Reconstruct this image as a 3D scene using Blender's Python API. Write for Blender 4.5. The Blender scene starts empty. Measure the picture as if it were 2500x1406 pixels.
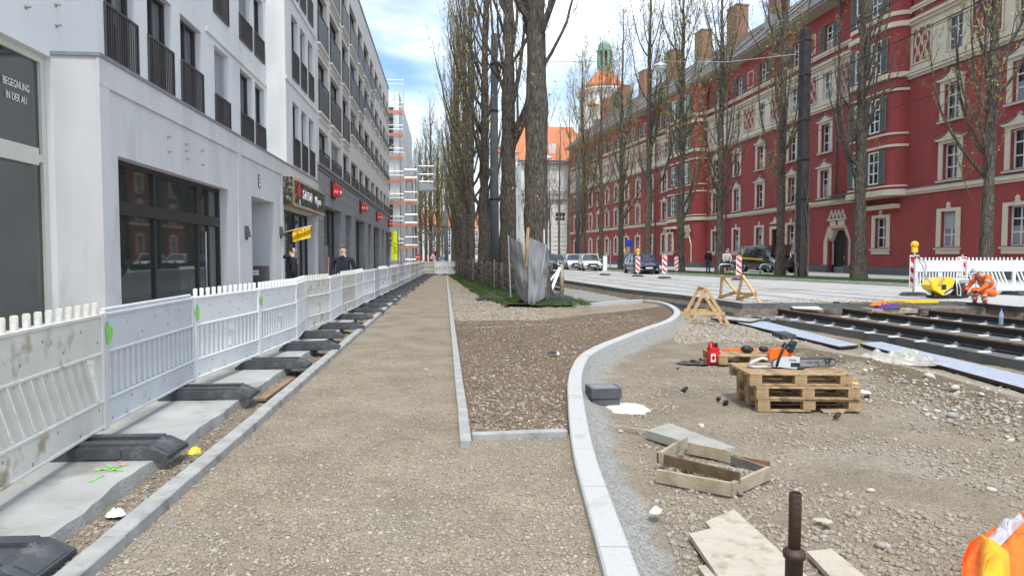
import bpy, math, random
import numpy as np
from mathutils import Vector, Matrix, noise as mnoise
random.seed(7)
S = bpy.context.scene
COL = S.collection
# ------------------------------------------------------------------ camera
W0, H0, F = 2500.0, 1406.0, 1650.0
EYE = 1.62
PITCH, YAW = math.atan(78/F), math.atan(163/F)
cam_d = bpy.data.cameras.new('camera'); cam = bpy.data.objects.new('camera', cam_d); COL.objects.link(cam)
cam.location = (0, 0, EYE)
cam.rotation_euler = (math.radians(90)-PITCH, 0, -YAW)
cam_d.sensor_width = 36; cam_d.lens = 36*F/W0; cam_d.clip_end = 3000; cam_d.clip_start = 0.05
S.camera = cam
# ------------------------------------------------------------------ world
SUN_EL, SUN_AZ = math.radians(60), math.radians(178)   # azimuth from +Y towards +X
wd = bpy.data.worlds.new('World'); S.world = wd; wd.use_nodes = True
nt = wd.node_tree; nt.nodes.clear()
def wn(t, **k):
    n = nt.nodes.new(t)
    for a, b in k.items(): setattr(n, a, b)
    return n
wl = nt.links.new
out = wn('ShaderNodeOutputWorld'); bg = wn('ShaderNodeBackground'); bg.inputs['Strength'].default_value = 0.145
sky = wn('ShaderNodeTexSky'); sky.sky_type = 'NISHITA'; sky.sun_disc = False
sky.sun_elevation = SUN_EL; sky.sun_rotation = SUN_AZ
tc = wn('ShaderNodeTexCoord'); mp = wn('ShaderNodeMapping'); mp.inputs['Scale'].default_value = (1, 1, 3.0)
mp.inputs['Location'].default_value = (0.36, 0.3, 0.42)
n1 = wn('ShaderNodeTexNoise'); n1.inputs['Scale'].default_value = 1.7; n1.inputs['Detail'].default_value = 8; n1.inputs['Roughness'].default_value = 0.52
wl(tc.outputs['Generated'], mp.inputs['Vector']); wl(mp.outputs[0], n1.inputs['Vector'])
cr = wn('ShaderNodeValToRGB'); cr.color_ramp.elements[0].position = 0.38; cr.color_ramp.elements[1].position = 0.56
gapv = wn('ShaderNodeVectorMath', operation='DISTANCE'); gd = Vector((-.055, .972, .215)).normalized(); gapv.inputs[1].default_value = (gd.x, gd.y, gd.z)
wl(tc.outputs['Generated'], gapv.inputs[0])
gm = wn('ShaderNodeMapRange'); gm.inputs[1].default_value = .04; gm.inputs[2].default_value = .24; gm.inputs[3].default_value = .15; gm.inputs[4].default_value = 0
wl(gapv.outputs['Value'], gm.inputs[0]); gs = wn('ShaderNodeMath', operation='SUBTRACT'); wl(n1.outputs['Fac'], gs.inputs[0]); wl(gm.outputs[0], gs.inputs[1])
wl(gs.outputs[0], cr.inputs[0])
n2 = wn('ShaderNodeTexNoise'); n2.inputs['Scale'].default_value = 3.4; n2.inputs['Detail'].default_value = 6
wl(mp.outputs[0], n2.inputs['Vector'])
cr2 = wn('ShaderNodeValToRGB'); cr2.color_ramp.elements[0].position = 0.35; cr2.color_ramp.elements[1].position = 0.7
cr2.color_ramp.elements[0].color = (4.6, 5.3, 6.2, 1); cr2.color_ramp.elements[1].color = (7.6, 8.2, 8.5, 1)
wl(n2.outputs['Fac'], cr2.inputs[0])
skm = wn('ShaderNodeMixRGB', blend_type='MULTIPLY'); skm.inputs[0].default_value = 1; skm.inputs[2].default_value = (.74, .84, .95, 1)
wl(sky.outputs[0], skm.inputs[1])
mx = wn('ShaderNodeMixRGB'); wl(cr.outputs[0], mx.inputs[0]); wl(skm.outputs[0], mx.inputs[1]); wl(cr2.outputs[0], mx.inputs[2])
wl(mx.outputs[0], bg.inputs['Color']); wl(bg.outputs[0], out.inputs['Surface'])
# ------------------------------------------------------------------ sun
sd = bpy.data.lights.new('sun', 'SUN'); sd.energy = 1.9; sd.angle = math.radians(9); sd.color = (1, .96, .9)
sun = bpy.data.objects.new('sun', sd); COL.objects.link(sun)
sdir = Vector((math.sin(SUN_AZ)*math.cos(SUN_EL), math.cos(SUN_AZ)*math.cos(SUN_EL), math.sin(SUN_EL)))
sun.rotation_euler = sdir.to_track_quat('Z', 'Y').to_euler(); sun.location = (20, -20, 40)
S.view_settings.view_transform = 'Standard'; S.view_settings.look = 'None'
S.view_settings.exposure = 0.8; S.view_settings.gamma = 1; S.view_settings.use_curve_mapping = False
S.render.engine = 'CYCLES'
# ------------------------------------------------------------------ photo geometry -> world
CM = cam.rotation_euler.to_matrix()
def ray(px, py): return (CM @ Vector(((px-W0/2)/F, -(py-H0/2)/F, -1))).normalized()
def G(px, py, z=0.0):
    d = ray(px, py); t = (z-EYE)/d.z; return Vector((d.x*t, d.y*t, z))
def AY(px, py, Y):
    d = ray(px, py); t = Y/d.y; return Vector((d.x*t, Y, EYE+d.z*t))
def AX(px, py, X):
    d = ray(px, py); t = X/d.x; return Vector((X, d.y*t, EYE+d.z*t))
# ------------------------------------------------------------------ objects
def tag(o, label=None, cat=None, group=None, kind=None):
    if label: o['label'] = label
    if cat: o['category'] = cat
    if group: o['group'] = group
    if kind: o['kind'] = kind
    return o
def empty(name, loc=(0, 0, 0), rz=0, label=None, cat=None, group=None, kind=None, parent=None):
    o = bpy.data.objects.new(name, None); COL.objects.link(o); o.location = loc; o.rotation_euler = (0, 0, rz)
    o.empty_display_size = .2
    if parent: o.parent = parent
    return tag(o, label, cat, group, kind)
def link(name, me, parent=None, loc=None, rot=None, scale=None):
    o = bpy.data.objects.new(name, me); COL.objects.link(o)
    if parent: o.parent = parent
    if loc is not None: o.location = loc
    if rot is not None: o.rotation_euler = rot
    if scale is not None: o.scale = scale
    return o
def copy_tree(o, parent=None, loc=None, rz=None, label=None):
    c = o.copy(); COL.objects.link(c); c.parent = parent
    if loc is not None: c.location = loc
    if rz is not None: c.rotation_euler = (0, 0, rz)
    if label: c['label'] = label
    for ch in list(o.children): copy_tree(ch, c)
    return c
class MB:
    def __init__(s): s.v = []; s.f = []; s.m = []; s.mi = 0; s.mats = []; s.M = None
    def mat(s, m):
        if m not in s.mats: s.mats.append(m)
        s.mi = s.mats.index(m); return s
    def add(s, vs, fs):
        n = len(s.v)
        if s.M is not None: vs = [s.M @ Vector(p) for p in vs]
        s.v += [tuple(p) for p in vs]; s.f += [tuple(i+n for i in f) for f in fs]; s.m += [s.mi]*len(fs); return s
    def box(s, x0, x1, y0, y1, z0, z1):
        vs = [(x0,y0,z0),(x1,y0,z0),(x1,y1,z0),(x0,y1,z0),(x0,y0,z1),(x1,y0,z1),(x1,y1,z1),(x0,y1,z1)]
        return s.add(vs, [(0,3,2,1),(4,5,6,7),(0,1,5,4),(1,2,6,5),(2,3,7,6),(3,0,4,7)])
    def bev(s, x0, x1, y0, y1, z0, z1, b=.01):
        def ring(z, i): return [(x0+i,y0+i,z),(x1-i,y0+i,z),(x1-i,y1-i,z),(x0+i,y1-i,z)]
        rs = [ring(z0, b), ring(z0+b, 0), ring(z1-b, 0), ring(z1, b)]
        # chamfered vertical corners too
        def ring8(z, i, c):
            return [(x0+i+c,y0+i,z),(x1-i-c,y0+i,z),(x1-i,y0+i+c,z),(x1-i,y1-i-c,z),(x1-i-c,y1-i,z),(x0+i+c,y1-i,z),(x0+i,y1-i-c,z),(x0+i,y0+i+c,z)]
        rs = [ring8(z0, b, b*.4), ring8(z0+b, 0, b), ring8(z1-b, 0, b), ring8(z1, b, b*.4)]
        vs = sum(rs, []); fs = [tuple(range(7, -1, -1)), tuple(range(24, 32))]
        for k in range(3):
            for i in range(8): a = k*8+i; c = k*8+(i+1) % 8; fs.append((a, c, c+8, a+8))
        return s.add(vs, fs)
    def beam(s, p, q, w, h, up=(0, 0, 1), ext=0):
        p, q = Vector(p), Vector(q); d = (q-p).normalized(); p = p-d*ext; q = q+d*ext
        u = Vector(up); r = d.cross(u)
        if r.length < 1e-4: r = d.cross(Vector((1, 0, 0)))
        r.normalize(); u = r.cross(d)
        vs = []
        for c in (p, q):
            for a, b in ((-1,-1),(1,-1),(1,1),(-1,1)): vs.append(c+r*(a*w/2)+u*(b*h/2))
        return s.add(vs, [(0,1,2,3),(7,6,5,4),(0,4,5,1),(1,5,6,2),(2,6,7,3),(3,7,4,0)])
    def tube(s, pts, r, n=8, cap=True):
        pts = [Vector(p) for p in pts]; R = r if isinstance(r, (list, tuple)) else [r]*len(pts)
        vs = []; ref = None
        for i, p in enumerate(pts):
            a = pts[max(i-1, 0)]; b = pts[min(i+1, len(pts)-1)]; d = (b-a)
            if d.length < 1e-9: d = Vector((0, 0, 1))
            d.normalize()
            if ref is None: ref = d.orthogonal().normalized()
            ref = (ref-d*ref.dot(d))
            if ref.length < 1e-6: ref = d.orthogonal()
            ref.normalize(); c = d.cross(ref)
            for k in range(n):
                t = 2*math.pi*k/n; vs.append(p+(ref*math.cos(t)+c*math.sin(t))*R[i])
        fs = []
        for i in range(len(pts)-1):
            for k in range(n): a = i*n+k; b = i*n+(k+1) % n; fs.append((a, b, b+n, a+n))
        if cap: fs += [tuple(range(n-1, -1, -1)), tuple(range((len(pts)-1)*n, len(pts)*n))]
        return s.add(vs, fs)
    def lathe(s, prof, n=16, c=(0, 0, 0)):
        vs = []; c = Vector(c)
        for r, z in prof:
            for k in range(n): t = 2*math.pi*k/n; vs.append(c+Vector((r*math.cos(t), r*math.sin(t), z)))
        fs = []
        for i in range(len(prof)-1):
            for k in range(n): a = i*n+k; b = i*n+(k+1) % n; fs.append((a, b, b+n, a+n))
        fs += [tuple(range(n-1, -1, -1)), tuple(range((len(prof)-1)*n, len(prof)*n))]
        return s.add(vs, fs)
    def prism(s, poly, axis, a, b):
        # poly: 2D points in the plane of the other two axes (order x,y / x,z / y,z), extruded a..b
        def P(u, v, w):
            return {'x': (w, u, v), 'y': (u, w, v), 'z': (u, v, w)}[axis]
        n = len(poly); vs = [P(u, v, a) for u, v in poly]+[P(u, v, b) for u, v in poly]
        fs = [tuple(range(n-1, -1, -1)), tuple(range(n, 2*n))]+[(i, (i+1) % n, (i+1) % n+n, i+n) for i in range(n)]
        return s.add(vs, fs)
    def blob(s, c, r, sc=(1, 1, 1), sub=1, jit=.0, seed=0):
        vs, fs = ICO[sub]; rnd = random.Random(seed); c = Vector(c)
        return s.add([c+Vector((v[0]*sc[0], v[1]*sc[1], v[2]*sc[2]))*r*(1+rnd.uniform(-jit, jit)) for v in vs], fs)
    def mesh(s, name, m=None, smooth=False):
        me = bpy.data.meshes.new(name); me.from_pydata(s.v, [], s.f)
        mats = s.mats if s.mats else ([m] if m else [])
        for k in mats: me.materials.append(k)
        if s.mats: me.polygons.foreach_set('material_index', s.m)
        if smooth: me.polygons.foreach_set('use_smooth', [True]*len(s.f))
        me.update(); return me
    def build(s, name, m=None, parent=None, smooth=False, loc=None, rot=None):
        return link(name, s.mesh(name, m, smooth), parent, loc, rot)
def _ico():
    import bmesh
    d = {}
    for sub in (1, 2, 3):
        bm = bmesh.new(); bmesh.ops.create_icosphere(bm, subdivisions=sub, radius=1)
        d[sub] = ([tuple(v.co) for v in bm.verts], [tuple(v.index for v in f.verts) for f in bm.faces]); bm.free()
    return d
ICO = _ico()
# ------------------------------------------------------------------ materials
def mat(name, col, rough=.8, var=.12, scale=6, bump=.0, bscale=40, metal=0, col2=None, detail=6, spec=None, coat=0, island=0, emit=None, trans=0, alpha=1, wear=None, stretch=None):
    m = bpy.data.materials.new(name); m.use_nodes = True; t = m.node_tree; N = t.nodes; L = t.links
    b = N['Principled BSDF']; b.inputs['Roughness'].default_value = rough; b.inputs['Metallic'].default_value = metal
    if spec is not None: b.inputs['Specular IOR Level'].default_value = spec
    if coat: b.inputs['Coat Weight'].default_value = coat; b.inputs['Coat Roughness'].default_value = .05
    if trans: b.inputs['Transmission Weight'].default_value = trans
    if alpha < 1: b.inputs['Alpha'].default_value = alpha
    c = N.new('ShaderNodeTexCoord'); vec = c.outputs['Object']
    if stretch:
        mpn = N.new('ShaderNodeMapping'); mpn.inputs['Scale'].default_value = stretch; L.new(vec, mpn.inputs[0]); vec = mpn.outputs[0]
    n = N.new('ShaderNodeTexNoise'); n.inputs['Scale'].default_value = scale; n.inputs['Detail'].default_value = detail
    L.new(vec, n.inputs['Vector'])
    r = N.new('ShaderNodeValToRGB'); e = r.color_ramp.elements; e[0].position = .3; e[1].position = .7
    c2 = col2 or tuple(min(1, x*(1+var)) for x in col); c1 = col if col2 else tuple(x*(1-var) for x in col)
    e[0].color = (*c1, 1); e[1].color = (*c2, 1); L.new(n.outputs['Fac'], r.inputs[0])
    cur = r.outputs[0]
    if wear:
        n3 = N.new('ShaderNodeTexNoise'); n3.inputs['Scale'].default_value = wear[1]; n3.inputs['Detail'].default_value = 8; n3.inputs['Roughness'].default_value = .65
        L.new(vec, n3.inputs['Vector'])
        r3 = N.new('ShaderNodeValToRGB'); r3.color_ramp.elements[0].position = wear[2]; r3.color_ramp.elements[1].position = wear[2]+.12
        L.new(n3.outputs['Fac'], r3.inputs[0])
        mm = N.new('ShaderNodeMixRGB'); mm.inputs[2].default_value = (*wear[0], 1); L.new(r3.outputs[0], mm.inputs[0]); L.new(cur, mm.inputs[1]); cur = mm.outputs[0]
    if island:
        g = N.new('ShaderNodeNewGeometry'); mr = N.new('ShaderNodeMapRange'); mr.inputs[3].default_value = 1-island; mr.inputs[4].default_value = 1+island
        L.new(g.outputs['Random Per Island'], mr.inputs[0]); hm = N.new('ShaderNodeMixRGB'); hm.blend_type = 'MULTIPLY'; hm.inputs[0].default_value = 1
        L.new(cur, hm.inputs[1]); L.new(mr.outputs[0], hm.inputs[2]); cur = hm.outputs[0]
    L.new(cur, b.inputs['Base Color'])
    if bump:
        n2 = N.new('ShaderNodeTexNoise'); n2.inputs['Scale'].default_value = bscale; n2.inputs['Detail'].default_value = 8
        L.new(vec, n2.inputs['Vector']); bp = N.new('ShaderNodeBump'); bp.inputs['Strength'].default_value = min(1, bump); bp.inputs['Distance'].default_value = .02
        L.new(n2.outputs['Fac'], bp.inputs['Height']); L.new(bp.outputs[0], b.inputs['Normal'])
    if emit: b.inputs['Emission Color'].default_value = (*emit[:3], 1); b.inputs['Emission Strength'].default_value = emit[3]
    return m
def gravel_mat(name, base, stones, scale, soil=.5, patch=None, mask=None):
    """voronoi pebbles over soil; stones = list of colours; mask = colour reached where the vertex attribute is 1"""
    m = bpy.data.materials.new(name); m.use_nodes = True; t = m.node_tree; N = t.nodes; L = t.links
    b = N['Principled BSDF']; b.inputs['Roughness'].default_value = .9; b.inputs['Specular IOR Level'].default_value = .25
    c = N.new('ShaderNodeTexCoord')
    wob = N.new('ShaderNodeTexNoise'); wob.inputs['Scale'].default_value = scale*.6; L.new(c.outputs['Object'], wob.inputs['Vector'])
    mxv = N.new('ShaderNodeMixRGB'); mxv.inputs[0].default_value = .012; L.new(c.outputs['Object'], mxv.inputs[1]); L.new(wob.outputs['Color'], mxv.inputs[2])
    hs = []; cols = []
    for k, sc in enumerate((scale, scale*2.3)):
        v = N.new('ShaderNodeTexVoronoi'); v.inputs['Scale'].default_value = sc; L.new(mxv.outputs[0], v.inputs['Vector'])
        r = N.new('ShaderNodeValToRGB'); r.color_ramp.interpolation = 'LINEAR'
        while len(r.color_ramp.elements) < len(stones): r.color_ramp.elements.new(.5)
        for i, s_ in enumerate(stones):
            r.color_ramp.elements[i].position = i/(len(stones)-1); r.color_ramp.elements[i].color = (*s_, 1)
        sep = N.new('ShaderNodeSeparateColor'); L.new(v.outputs['Color'], sep.inputs[0]); L.new(sep.outputs[0], r.inputs[0])
        # presence: only some cells are stones
        pr = N.new('ShaderNodeMath'); pr.operation = 'GREATER_THAN'; pr.inputs[1].default_value = soil if k == 0 else soil*.75; L.new(sep.outputs[1], pr.inputs[0])
        ed = N.new('ShaderNodeMapRange'); ed.inputs[1].default_value = .30; ed.inputs[2].default_value = .48; ed.inputs[3].default_value = 1; ed.inputs[4].default_value = 0
        L.new(v.outputs['Distance'], ed.inputs[0])
        mu = N.new('ShaderNodeMath'); mu.operation = 'MULTIPLY'; L.new(pr.outputs[0], mu.inputs[0]); L.new(ed.outputs[0], mu.inputs[1])
        hs.append(mu.outputs[0]); cols.append(r.outputs[0])
    ns = N.new('ShaderNodeTexNoise'); ns.inputs['Scale'].default_value = 1.3; ns.inputs['Detail'].default_value = 10; ns.inputs['Roughness'].default_value = .7
    L.new(c.outputs['Object'], ns.inputs['Vector'])
    rb = N.new('ShaderNodeValToRGB'); rb.color_ramp.elements[0].position = .35; rb.color_ramp.elements[1].position = .66
    rb.color_ramp.elements[0].color = (*[x*.66 for x in base], 1); rb.color_ramp.elements[1].color = (*[x*1.25 for x in base], 1); L.new(ns.outputs['Fac'], rb.inputs[0])
    m1 = N.new('ShaderNodeMixRGB'); L.new(hs[1], m1.inputs[0]); L.new(rb.outputs[0], m1.inputs[1]); L.new(cols[1], m1.inputs[2])
    m2 = N.new('ShaderNodeMixRGB'); L.new(hs[0], m2.inputs[0]); L.new(m1.outputs[0], m2.inputs[1]); L.new(cols[0], m2.inputs[2])
    cur = m2.outputs[0]
    if patch:
        n4 = N.new('ShaderNodeTexNoise'); n4.inputs['Scale'].default_value = patch[1]; n4.inputs['Detail'].default_value = 5; L.new(c.outputs['Object'], n4.inputs['Vector'])
        r4 = N.new('ShaderNodeValToRGB'); r4.color_ramp.elements[0].position = patch[2]; r4.color_ramp.elements[1].position = patch[2]+.15; L.new(n4.outputs['Fac'], r4.inputs[0])
        sc4 = N.new('ShaderNodeMath'); sc4.operation = 'MULTIPLY'; sc4.inputs[1].default_value = patch[3]; L.new(r4.outputs[0], sc4.inputs[0])
        m4 = N.new('ShaderNodeMixRGB'); m4.inputs[2].default_value = (*patch[0], 1); L.new(sc4.outputs[0], m4.inputs[0]); L.new(cur, m4.inputs[1]); cur = m4.outputs[0]
    ad = N.new('ShaderNodeMath'); ad.operation = 'MULTIPLY_ADD'; ad.inputs[1].default_value = .45; L.new(hs[1], ad.inputs[0]); L.new(hs[0], ad.inputs[2])
    hgt = ad.outputs[0]
    if mask:
        at = N.new('ShaderNodeAttribute'); at.attribute_name = 'mask'; sp = N.new('ShaderNodeSeparateColor'); L.new(at.outputs['Color'], sp.inputs[0])
        for ch, mc in enumerate(mask):
            nn = N.new('ShaderNodeTexNoise'); nn.inputs['Scale'].default_value = 9; nn.inputs['Detail'].default_value = 8; L.new(c.outputs['Object'], nn.inputs['Vector'])
            rr = N.new('ShaderNodeValToRGB'); rr.color_ramp.elements[0].color = (*[x*.75 for x in mc], 1); rr.color_ramp.elements[1].color = (*[min(1, x*1.2) for x in mc], 1); L.new(nn.outputs['Fac'], rr.inputs[0])
            # ragged edge
            a1 = N.new('ShaderNodeMath'); a1.operation = 'ADD'; L.new(sp.outputs[ch], a1.inputs[0]); lo = N.new('ShaderNodeTexNoise'); lo.inputs['Scale'].default_value = 3.2; lo.inputs['Detail'].default_value = 5; L.new(c.outputs['Object'], lo.inputs['Vector']); hf_ = N.new('ShaderNodeMath'); hf_.operation = 'MULTIPLY'; hf_.inputs[1].default_value = .75; L.new(lo.outputs['Fac'], hf_.inputs[0]); L.new(hf_.outputs[0], a1.inputs[1])
            a2 = N.new('ShaderNodeMapRange'); a2.inputs[1].default_value = .68; a2.inputs[2].default_value = .98; L.new(a1.outputs[0], a2.inputs[0])
            a3 = N.new('ShaderNodeMath'); a3.operation = 'MULTIPLY'; L.new(a2.outputs[0], a3.inputs[0]); a3.inputs[1].default_value = .92
            mk = N.new('ShaderNodeMixRGB'); L.new(a3.outputs[0], mk.inputs[0]); L.new(cur, mk.inputs[1]); L.new(rr.outputs[0], mk.inputs[2]); cur = mk.outputs[0]
    L.new(cur, b.inputs['Base Color'])
    bp = N.new('ShaderNodeBump'); bp.inputs['Strength'].default_value = 1; bp.inputs['Distance'].default_value = .6/scale; L.new(hgt, bp.inputs['Height'])
    bp2 = N.new('ShaderNodeBump'); bp2.inputs['Strength'].default_value = .5; bp2.inputs['Distance'].default_value = .03; L.new(ns.outputs['Fac'], bp2.inputs['Height']); L.new(bp.outputs[0], bp2.inputs['Normal'])
    L.new(bp2.outputs[0], b.inputs['Normal'])
    return m
STN = [(.23,.18,.125), (.34,.28,.205), (.29,.245,.19), (.41,.35,.27), (.31,.265,.21), (.56,.51,.42)]
M = {}
M['path'] = gravel_mat('path_gravel', (.32,.255,.18), STN, 50, .40, patch=((.36,.32,.26), .9, .5, .5))
M['bed'] = gravel_mat('bed_soil', (.145,.098,.06), [(.2,.15,.1), (.32,.255,.18), (.24,.18,.13), (.55,.5,.42)], 24, .55, patch=((.3,.25,.18), 1.1, .62, .5))
M['dig'] = gravel_mat('dug_gravel', (.285,.23,.165), STN, 44, .4, patch=((.36,.34,.3), .8, .55, .6), mask=[(.34,.335,.31), (.17,.13,.085), (.40,.35,.27)])
M['concrete'] = mat('concrete', (.36,.36,.345), .9, .18, 4, .4, 60, wear=((.22,.21,.19), 3, .6))
M['slab'] = mat('trackbed_concrete', (.13,.13,.125), .9, .2, 3, .4, 50, wear=((.24,.235,.22), 5, .62))
M['granite'] = mat('granite_kerb', (.47,.465,.45), .75, .10, 90, .3, 120, wear=((.36,.35,.31), 3, .56), island=.08)
M['edging'] = mat('edging_concrete', (.35,.345,.33), .85, .15, 8, .3, 80, wear=((.20,.18,.15), 2.5, .53), island=.10)
M['asphalt'] = mat('old_road', (.42,.41,.385), .9, .10, 1.2, .3, 60, wear=((.30,.30,.29), .5, .52))
M['paving'] = mat('pavement', (.36,.355,.34), .9, .1, 2, .2, 60)
M['soilwall'] = mat('soil_cut', (.16,.13,.10), 1, .35, 7, .8, 18, wear=((.34,.31,.26), 9, .58))
M['grass'] = mat('grass_blade', (.06,.115,.024), .7, .4, 3, 0, island=.35)
M['turf'] = mat('turf', (.07,.12,.03), .95, .35, 8, .8, 40)
M['white_pl'] = mat('barrier_white_plastic', (.74,.745,.73), .45, .05, 3, .1, 30, wear=((.56,.54,.48), 4, .62), spec=.4)
M['dirty_pl'] = mat('barrier_dirty_plastic', (.66,.64,.58), .55, .08, 3, .2, 30, wear=((.36,.30,.21), 3.2, .55), spec=.3)
M['grey_pl'] = mat('barrier_grey_plastic', (.56,.575,.585), .5, .06, 3, .1, 30, wear=((.42,.43,.44), 4, .6), spec=.4)
M['rubber'] = mat('recycled_rubber', (.055,.06,.065), .7, .35, 5, .3, 60, wear=((.16,.155,.145), 6, .58))
M['wood'] = mat('fresh_timber', (.55,.36,.17), .7, .2, 6, .15, 60, stretch=(1,1,1), wear=((.42,.25,.11), 5, .64))
M['pallet'] = mat('pallet_timber', (.38,.255,.135), .9, .3, 7, .4, 60, wear=((.15,.105,.065), 5, .50), island=.25)
M['oldwood'] = mat('weathered_wood', (.17,.145,.125), .9, .3, 5, .4, 50, wear=((.28,.25,.22), 8, .6), island=.3)
M['boardwood'] = mat('formwork_wood', (.36,.30,.21), .9, .25, 6, .3, 50, wear=((.22,.17,.11), 4, .55), island=.15)
M['plank'] = mat('pale_plank', (.48,.43,.35), .85, .07, 5, .5, 50, stretch=(2,2,2), wear=((.34,.28,.21), 3, .52), island=.1)
M['steel'] = mat('galvanised', (.45,.47,.49), .4, .12, 8, metal=.8)
M['alu'] = mat('aluminium', (.62,.63,.64), .35, .1, 8, metal=.7)
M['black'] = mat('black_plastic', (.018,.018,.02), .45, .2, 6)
M['rail'] = mat('rail_bitumen', (.012,.0125,.014), .55, .3, 4, .2, 40)
M['rust'] = mat('rusty_rail_head', (.14,.085,.05), .7, .35, 8, .3, 60, wear=((.30,.24,.18), 6, .6))
M['rustpipe'] = mat('rusty_steel', (.06,.035,.025), .6, .35, 6, .3, 50, wear=((.12,.06,.035), 7, .58), metal=.3)
M['orange'] = mat('hi_vis_orange', (.95,.16,.01), .7, .08, 5, .1, 20, emit=None)
M['orange2'] = mat('orange_yellow_lining', (.98,.38,.01), .7, .05, 5, .1, 20, emit=None)
M['reflect'] = mat('reflective_tape', (.45,.42,.45), .35, .1, 30, .3, 40)
M['red'] = mat('signal_red', (.62,.02,.02), .4, .06, 5)
M['redpl'] = mat('red_plastic', (.62,.015,.015), .35, .05, 5)
M['white'] = mat('white_paint', (.78,.78,.77), .5, .04, 5)
M['yellow'] = mat('yellow_paint', (.85,.58,.02), .4, .06, 5)
M['amber'] = mat('amber_lens', (.9,.42,.01), .2, .08, 20, spec=.6)
M['glass'] = mat('window_glass', (.022,.026,.03), .04, .3, 1.5, spec=.9)
M['glass2'] = mat('shop_glass', (.022,.034,.030), .03, .3, 1.0, spec=1.0)
def setn(m, k, v): m.node_tree.nodes['Principled BSDF'].inputs[k].default_value = v
setn(M['glass2'], 'IOR', 1.55); setn(M['glass'], 'IOR', 1.7)
# ================================================================== SETTING: ground, path, kerbs, road
KC = [(.70,1.6),(.78,2.4),(.867,3.206),(.913,3.616),(.994,4.364),(1.077,5.09),(1.201,5.945),(1.399,7.136),(1.614,8.32),(1.885,9.474),(2.277,10.709),(2.944,11.999),(3.66,13.2),(4.401,14.399),(5.404,16.009),(6.262,17.81),(6.904,19.786),(7.336,22.086),(7.15,23.6)]
def smooth_poly(P, step):
    out_ = []; n = len(P)
    for i in range(n-1):
        p0 = Vector(P[max(i-1,0)]); p1 = Vector(P[i]); p2 = Vector(P[i+1]); p3 = Vector(P[min(i+2,n-1)])
        for k in range(20):
            t = k/20; out_.append(.5*((2*p1)+(-p0+p2)*t+(2*p0-5*p1+4*p2-p3)*t*t+(-p0+3*p1-3*p2+p3)*t**3))
    out_.append(Vector(P[-1])); res = [out_[0]]; acc = 0
    for a, b in zip(out_, out_[1:]):
        acc += (b-a).length
        if acc >= step: res.append(b); acc = 0
    return res
KCF = smooth_poly([p for p in KC], .06)
kx = np.array([p.x for p in KCF]); ky = np.array([p.y for p in KCF])
def sd_kerb(X, Y):
    """signed distance to kerb centre line, + on the dug side (right/outside)"""
    sh = X.shape; x = X.ravel(); y = Y.ravel(); out_ = np.empty(x.shape)
    for s in range(0, len(x), 4000):
        xx = x[s:s+4000, None]-kx[None]; yy = y[s:s+4000, None]-ky[None]; d2 = xx*xx+yy*yy; j = d2.argmin(1)
        j2 = np.minimum(j, len(kx)-2); tx = kx[j2+1]-kx[j2]; ty = ky[j2+1]-ky[j2]
        rx = x[s:s+4000]-kx[j]; ry = y[s:s+4000]-ky[j]; cr_ = tx*ry-ty*rx
        dd_ = np.sqrt(d2[np.arange(len(j)), j]); pr_ = np.minimum(np.abs(cr_)/np.sqrt(tx*tx+ty*ty), dd_); out_[s:s+4000] = np.where((j > 0) & (j < len(kx)-2), pr_, dd_)*np.where(cr_ < 0, 1, -1)
    return out_.reshape(sh)
rng = np.random.default_rng(3)
def vnoise(X, Y, sc, seed=0, octv=4):
    r = np.random.default_rng(seed); T = r.random((64, 64)); tot = 0; a = 1; nrm = 0
    for o in range(octv):
        u = X*sc+17.3*o; v = Y*sc+5.1*o; iu = np.floor(u).astype(int); iv = np.floor(v).astype(int); fu = u-iu; fv = v-iv
        fu = fu*fu*(3-2*fu); fv = fv*fv*(3-2*fv); g = lambda a_, b_: T[a_ % 64, b_ % 64]
        tot = tot+a*((g(iu,iv)*(1-fu)+g(iu+1,iv)*fu)*(1-fv)+(g(iu,iv+1)*(1-fu)+g(iu+1,iv+1)*fu)*fv); nrm += a; a *= .5; sc *= 2.1
    return tot/nrm-.5
# road edge towards the dig (near edge) : X limit as a function of Y
RE_Y = [16.2, 16.8, 17.4, 18.5, 22.5, 26.65, 36.5, 60]; RE_X = [40, 8.7, 8.35, 8.2, 8.0, 7.15, 6.5, 5.6]
def dig_h(X, Y):
    sdk = sd_kerb(X, Y)
    z = -.20+.05*vnoise(X, Y, .9, 1)+.03*vnoise(X, Y, 5, 2)+.012*vnoise(X, Y, 20, 3)
    # cement haunch along kerb
    w = np.clip(1-(sdk-.05)/.42, 0, 1); z = z+w*w*(.17+.05*vnoise(X, Y, 3, 9)); haun = np.clip(1-(sdk-.05)/.6, 0, 1)
    # soil bank along the boards
    bank = np.exp(-((X-(6.6+.25*np.sin(Y*.8)))/.55)**2)*np.clip((14.5-Y)/3, 0, 1); z = z+bank*(.10+.14*vnoise(X, Y, 2.2, 4))
    # ground near boards
    z = z-.02*np.clip((X-7)/1, 0, 1)
    # ramp behind
    far = np.clip((Y-24)/6, 0, 1); z = z+far*.12
    gravel = np.clip(1-np.abs(X-7.5)/.6, 0, 1)
    return z, haun, bank, gravel, sdk
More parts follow.
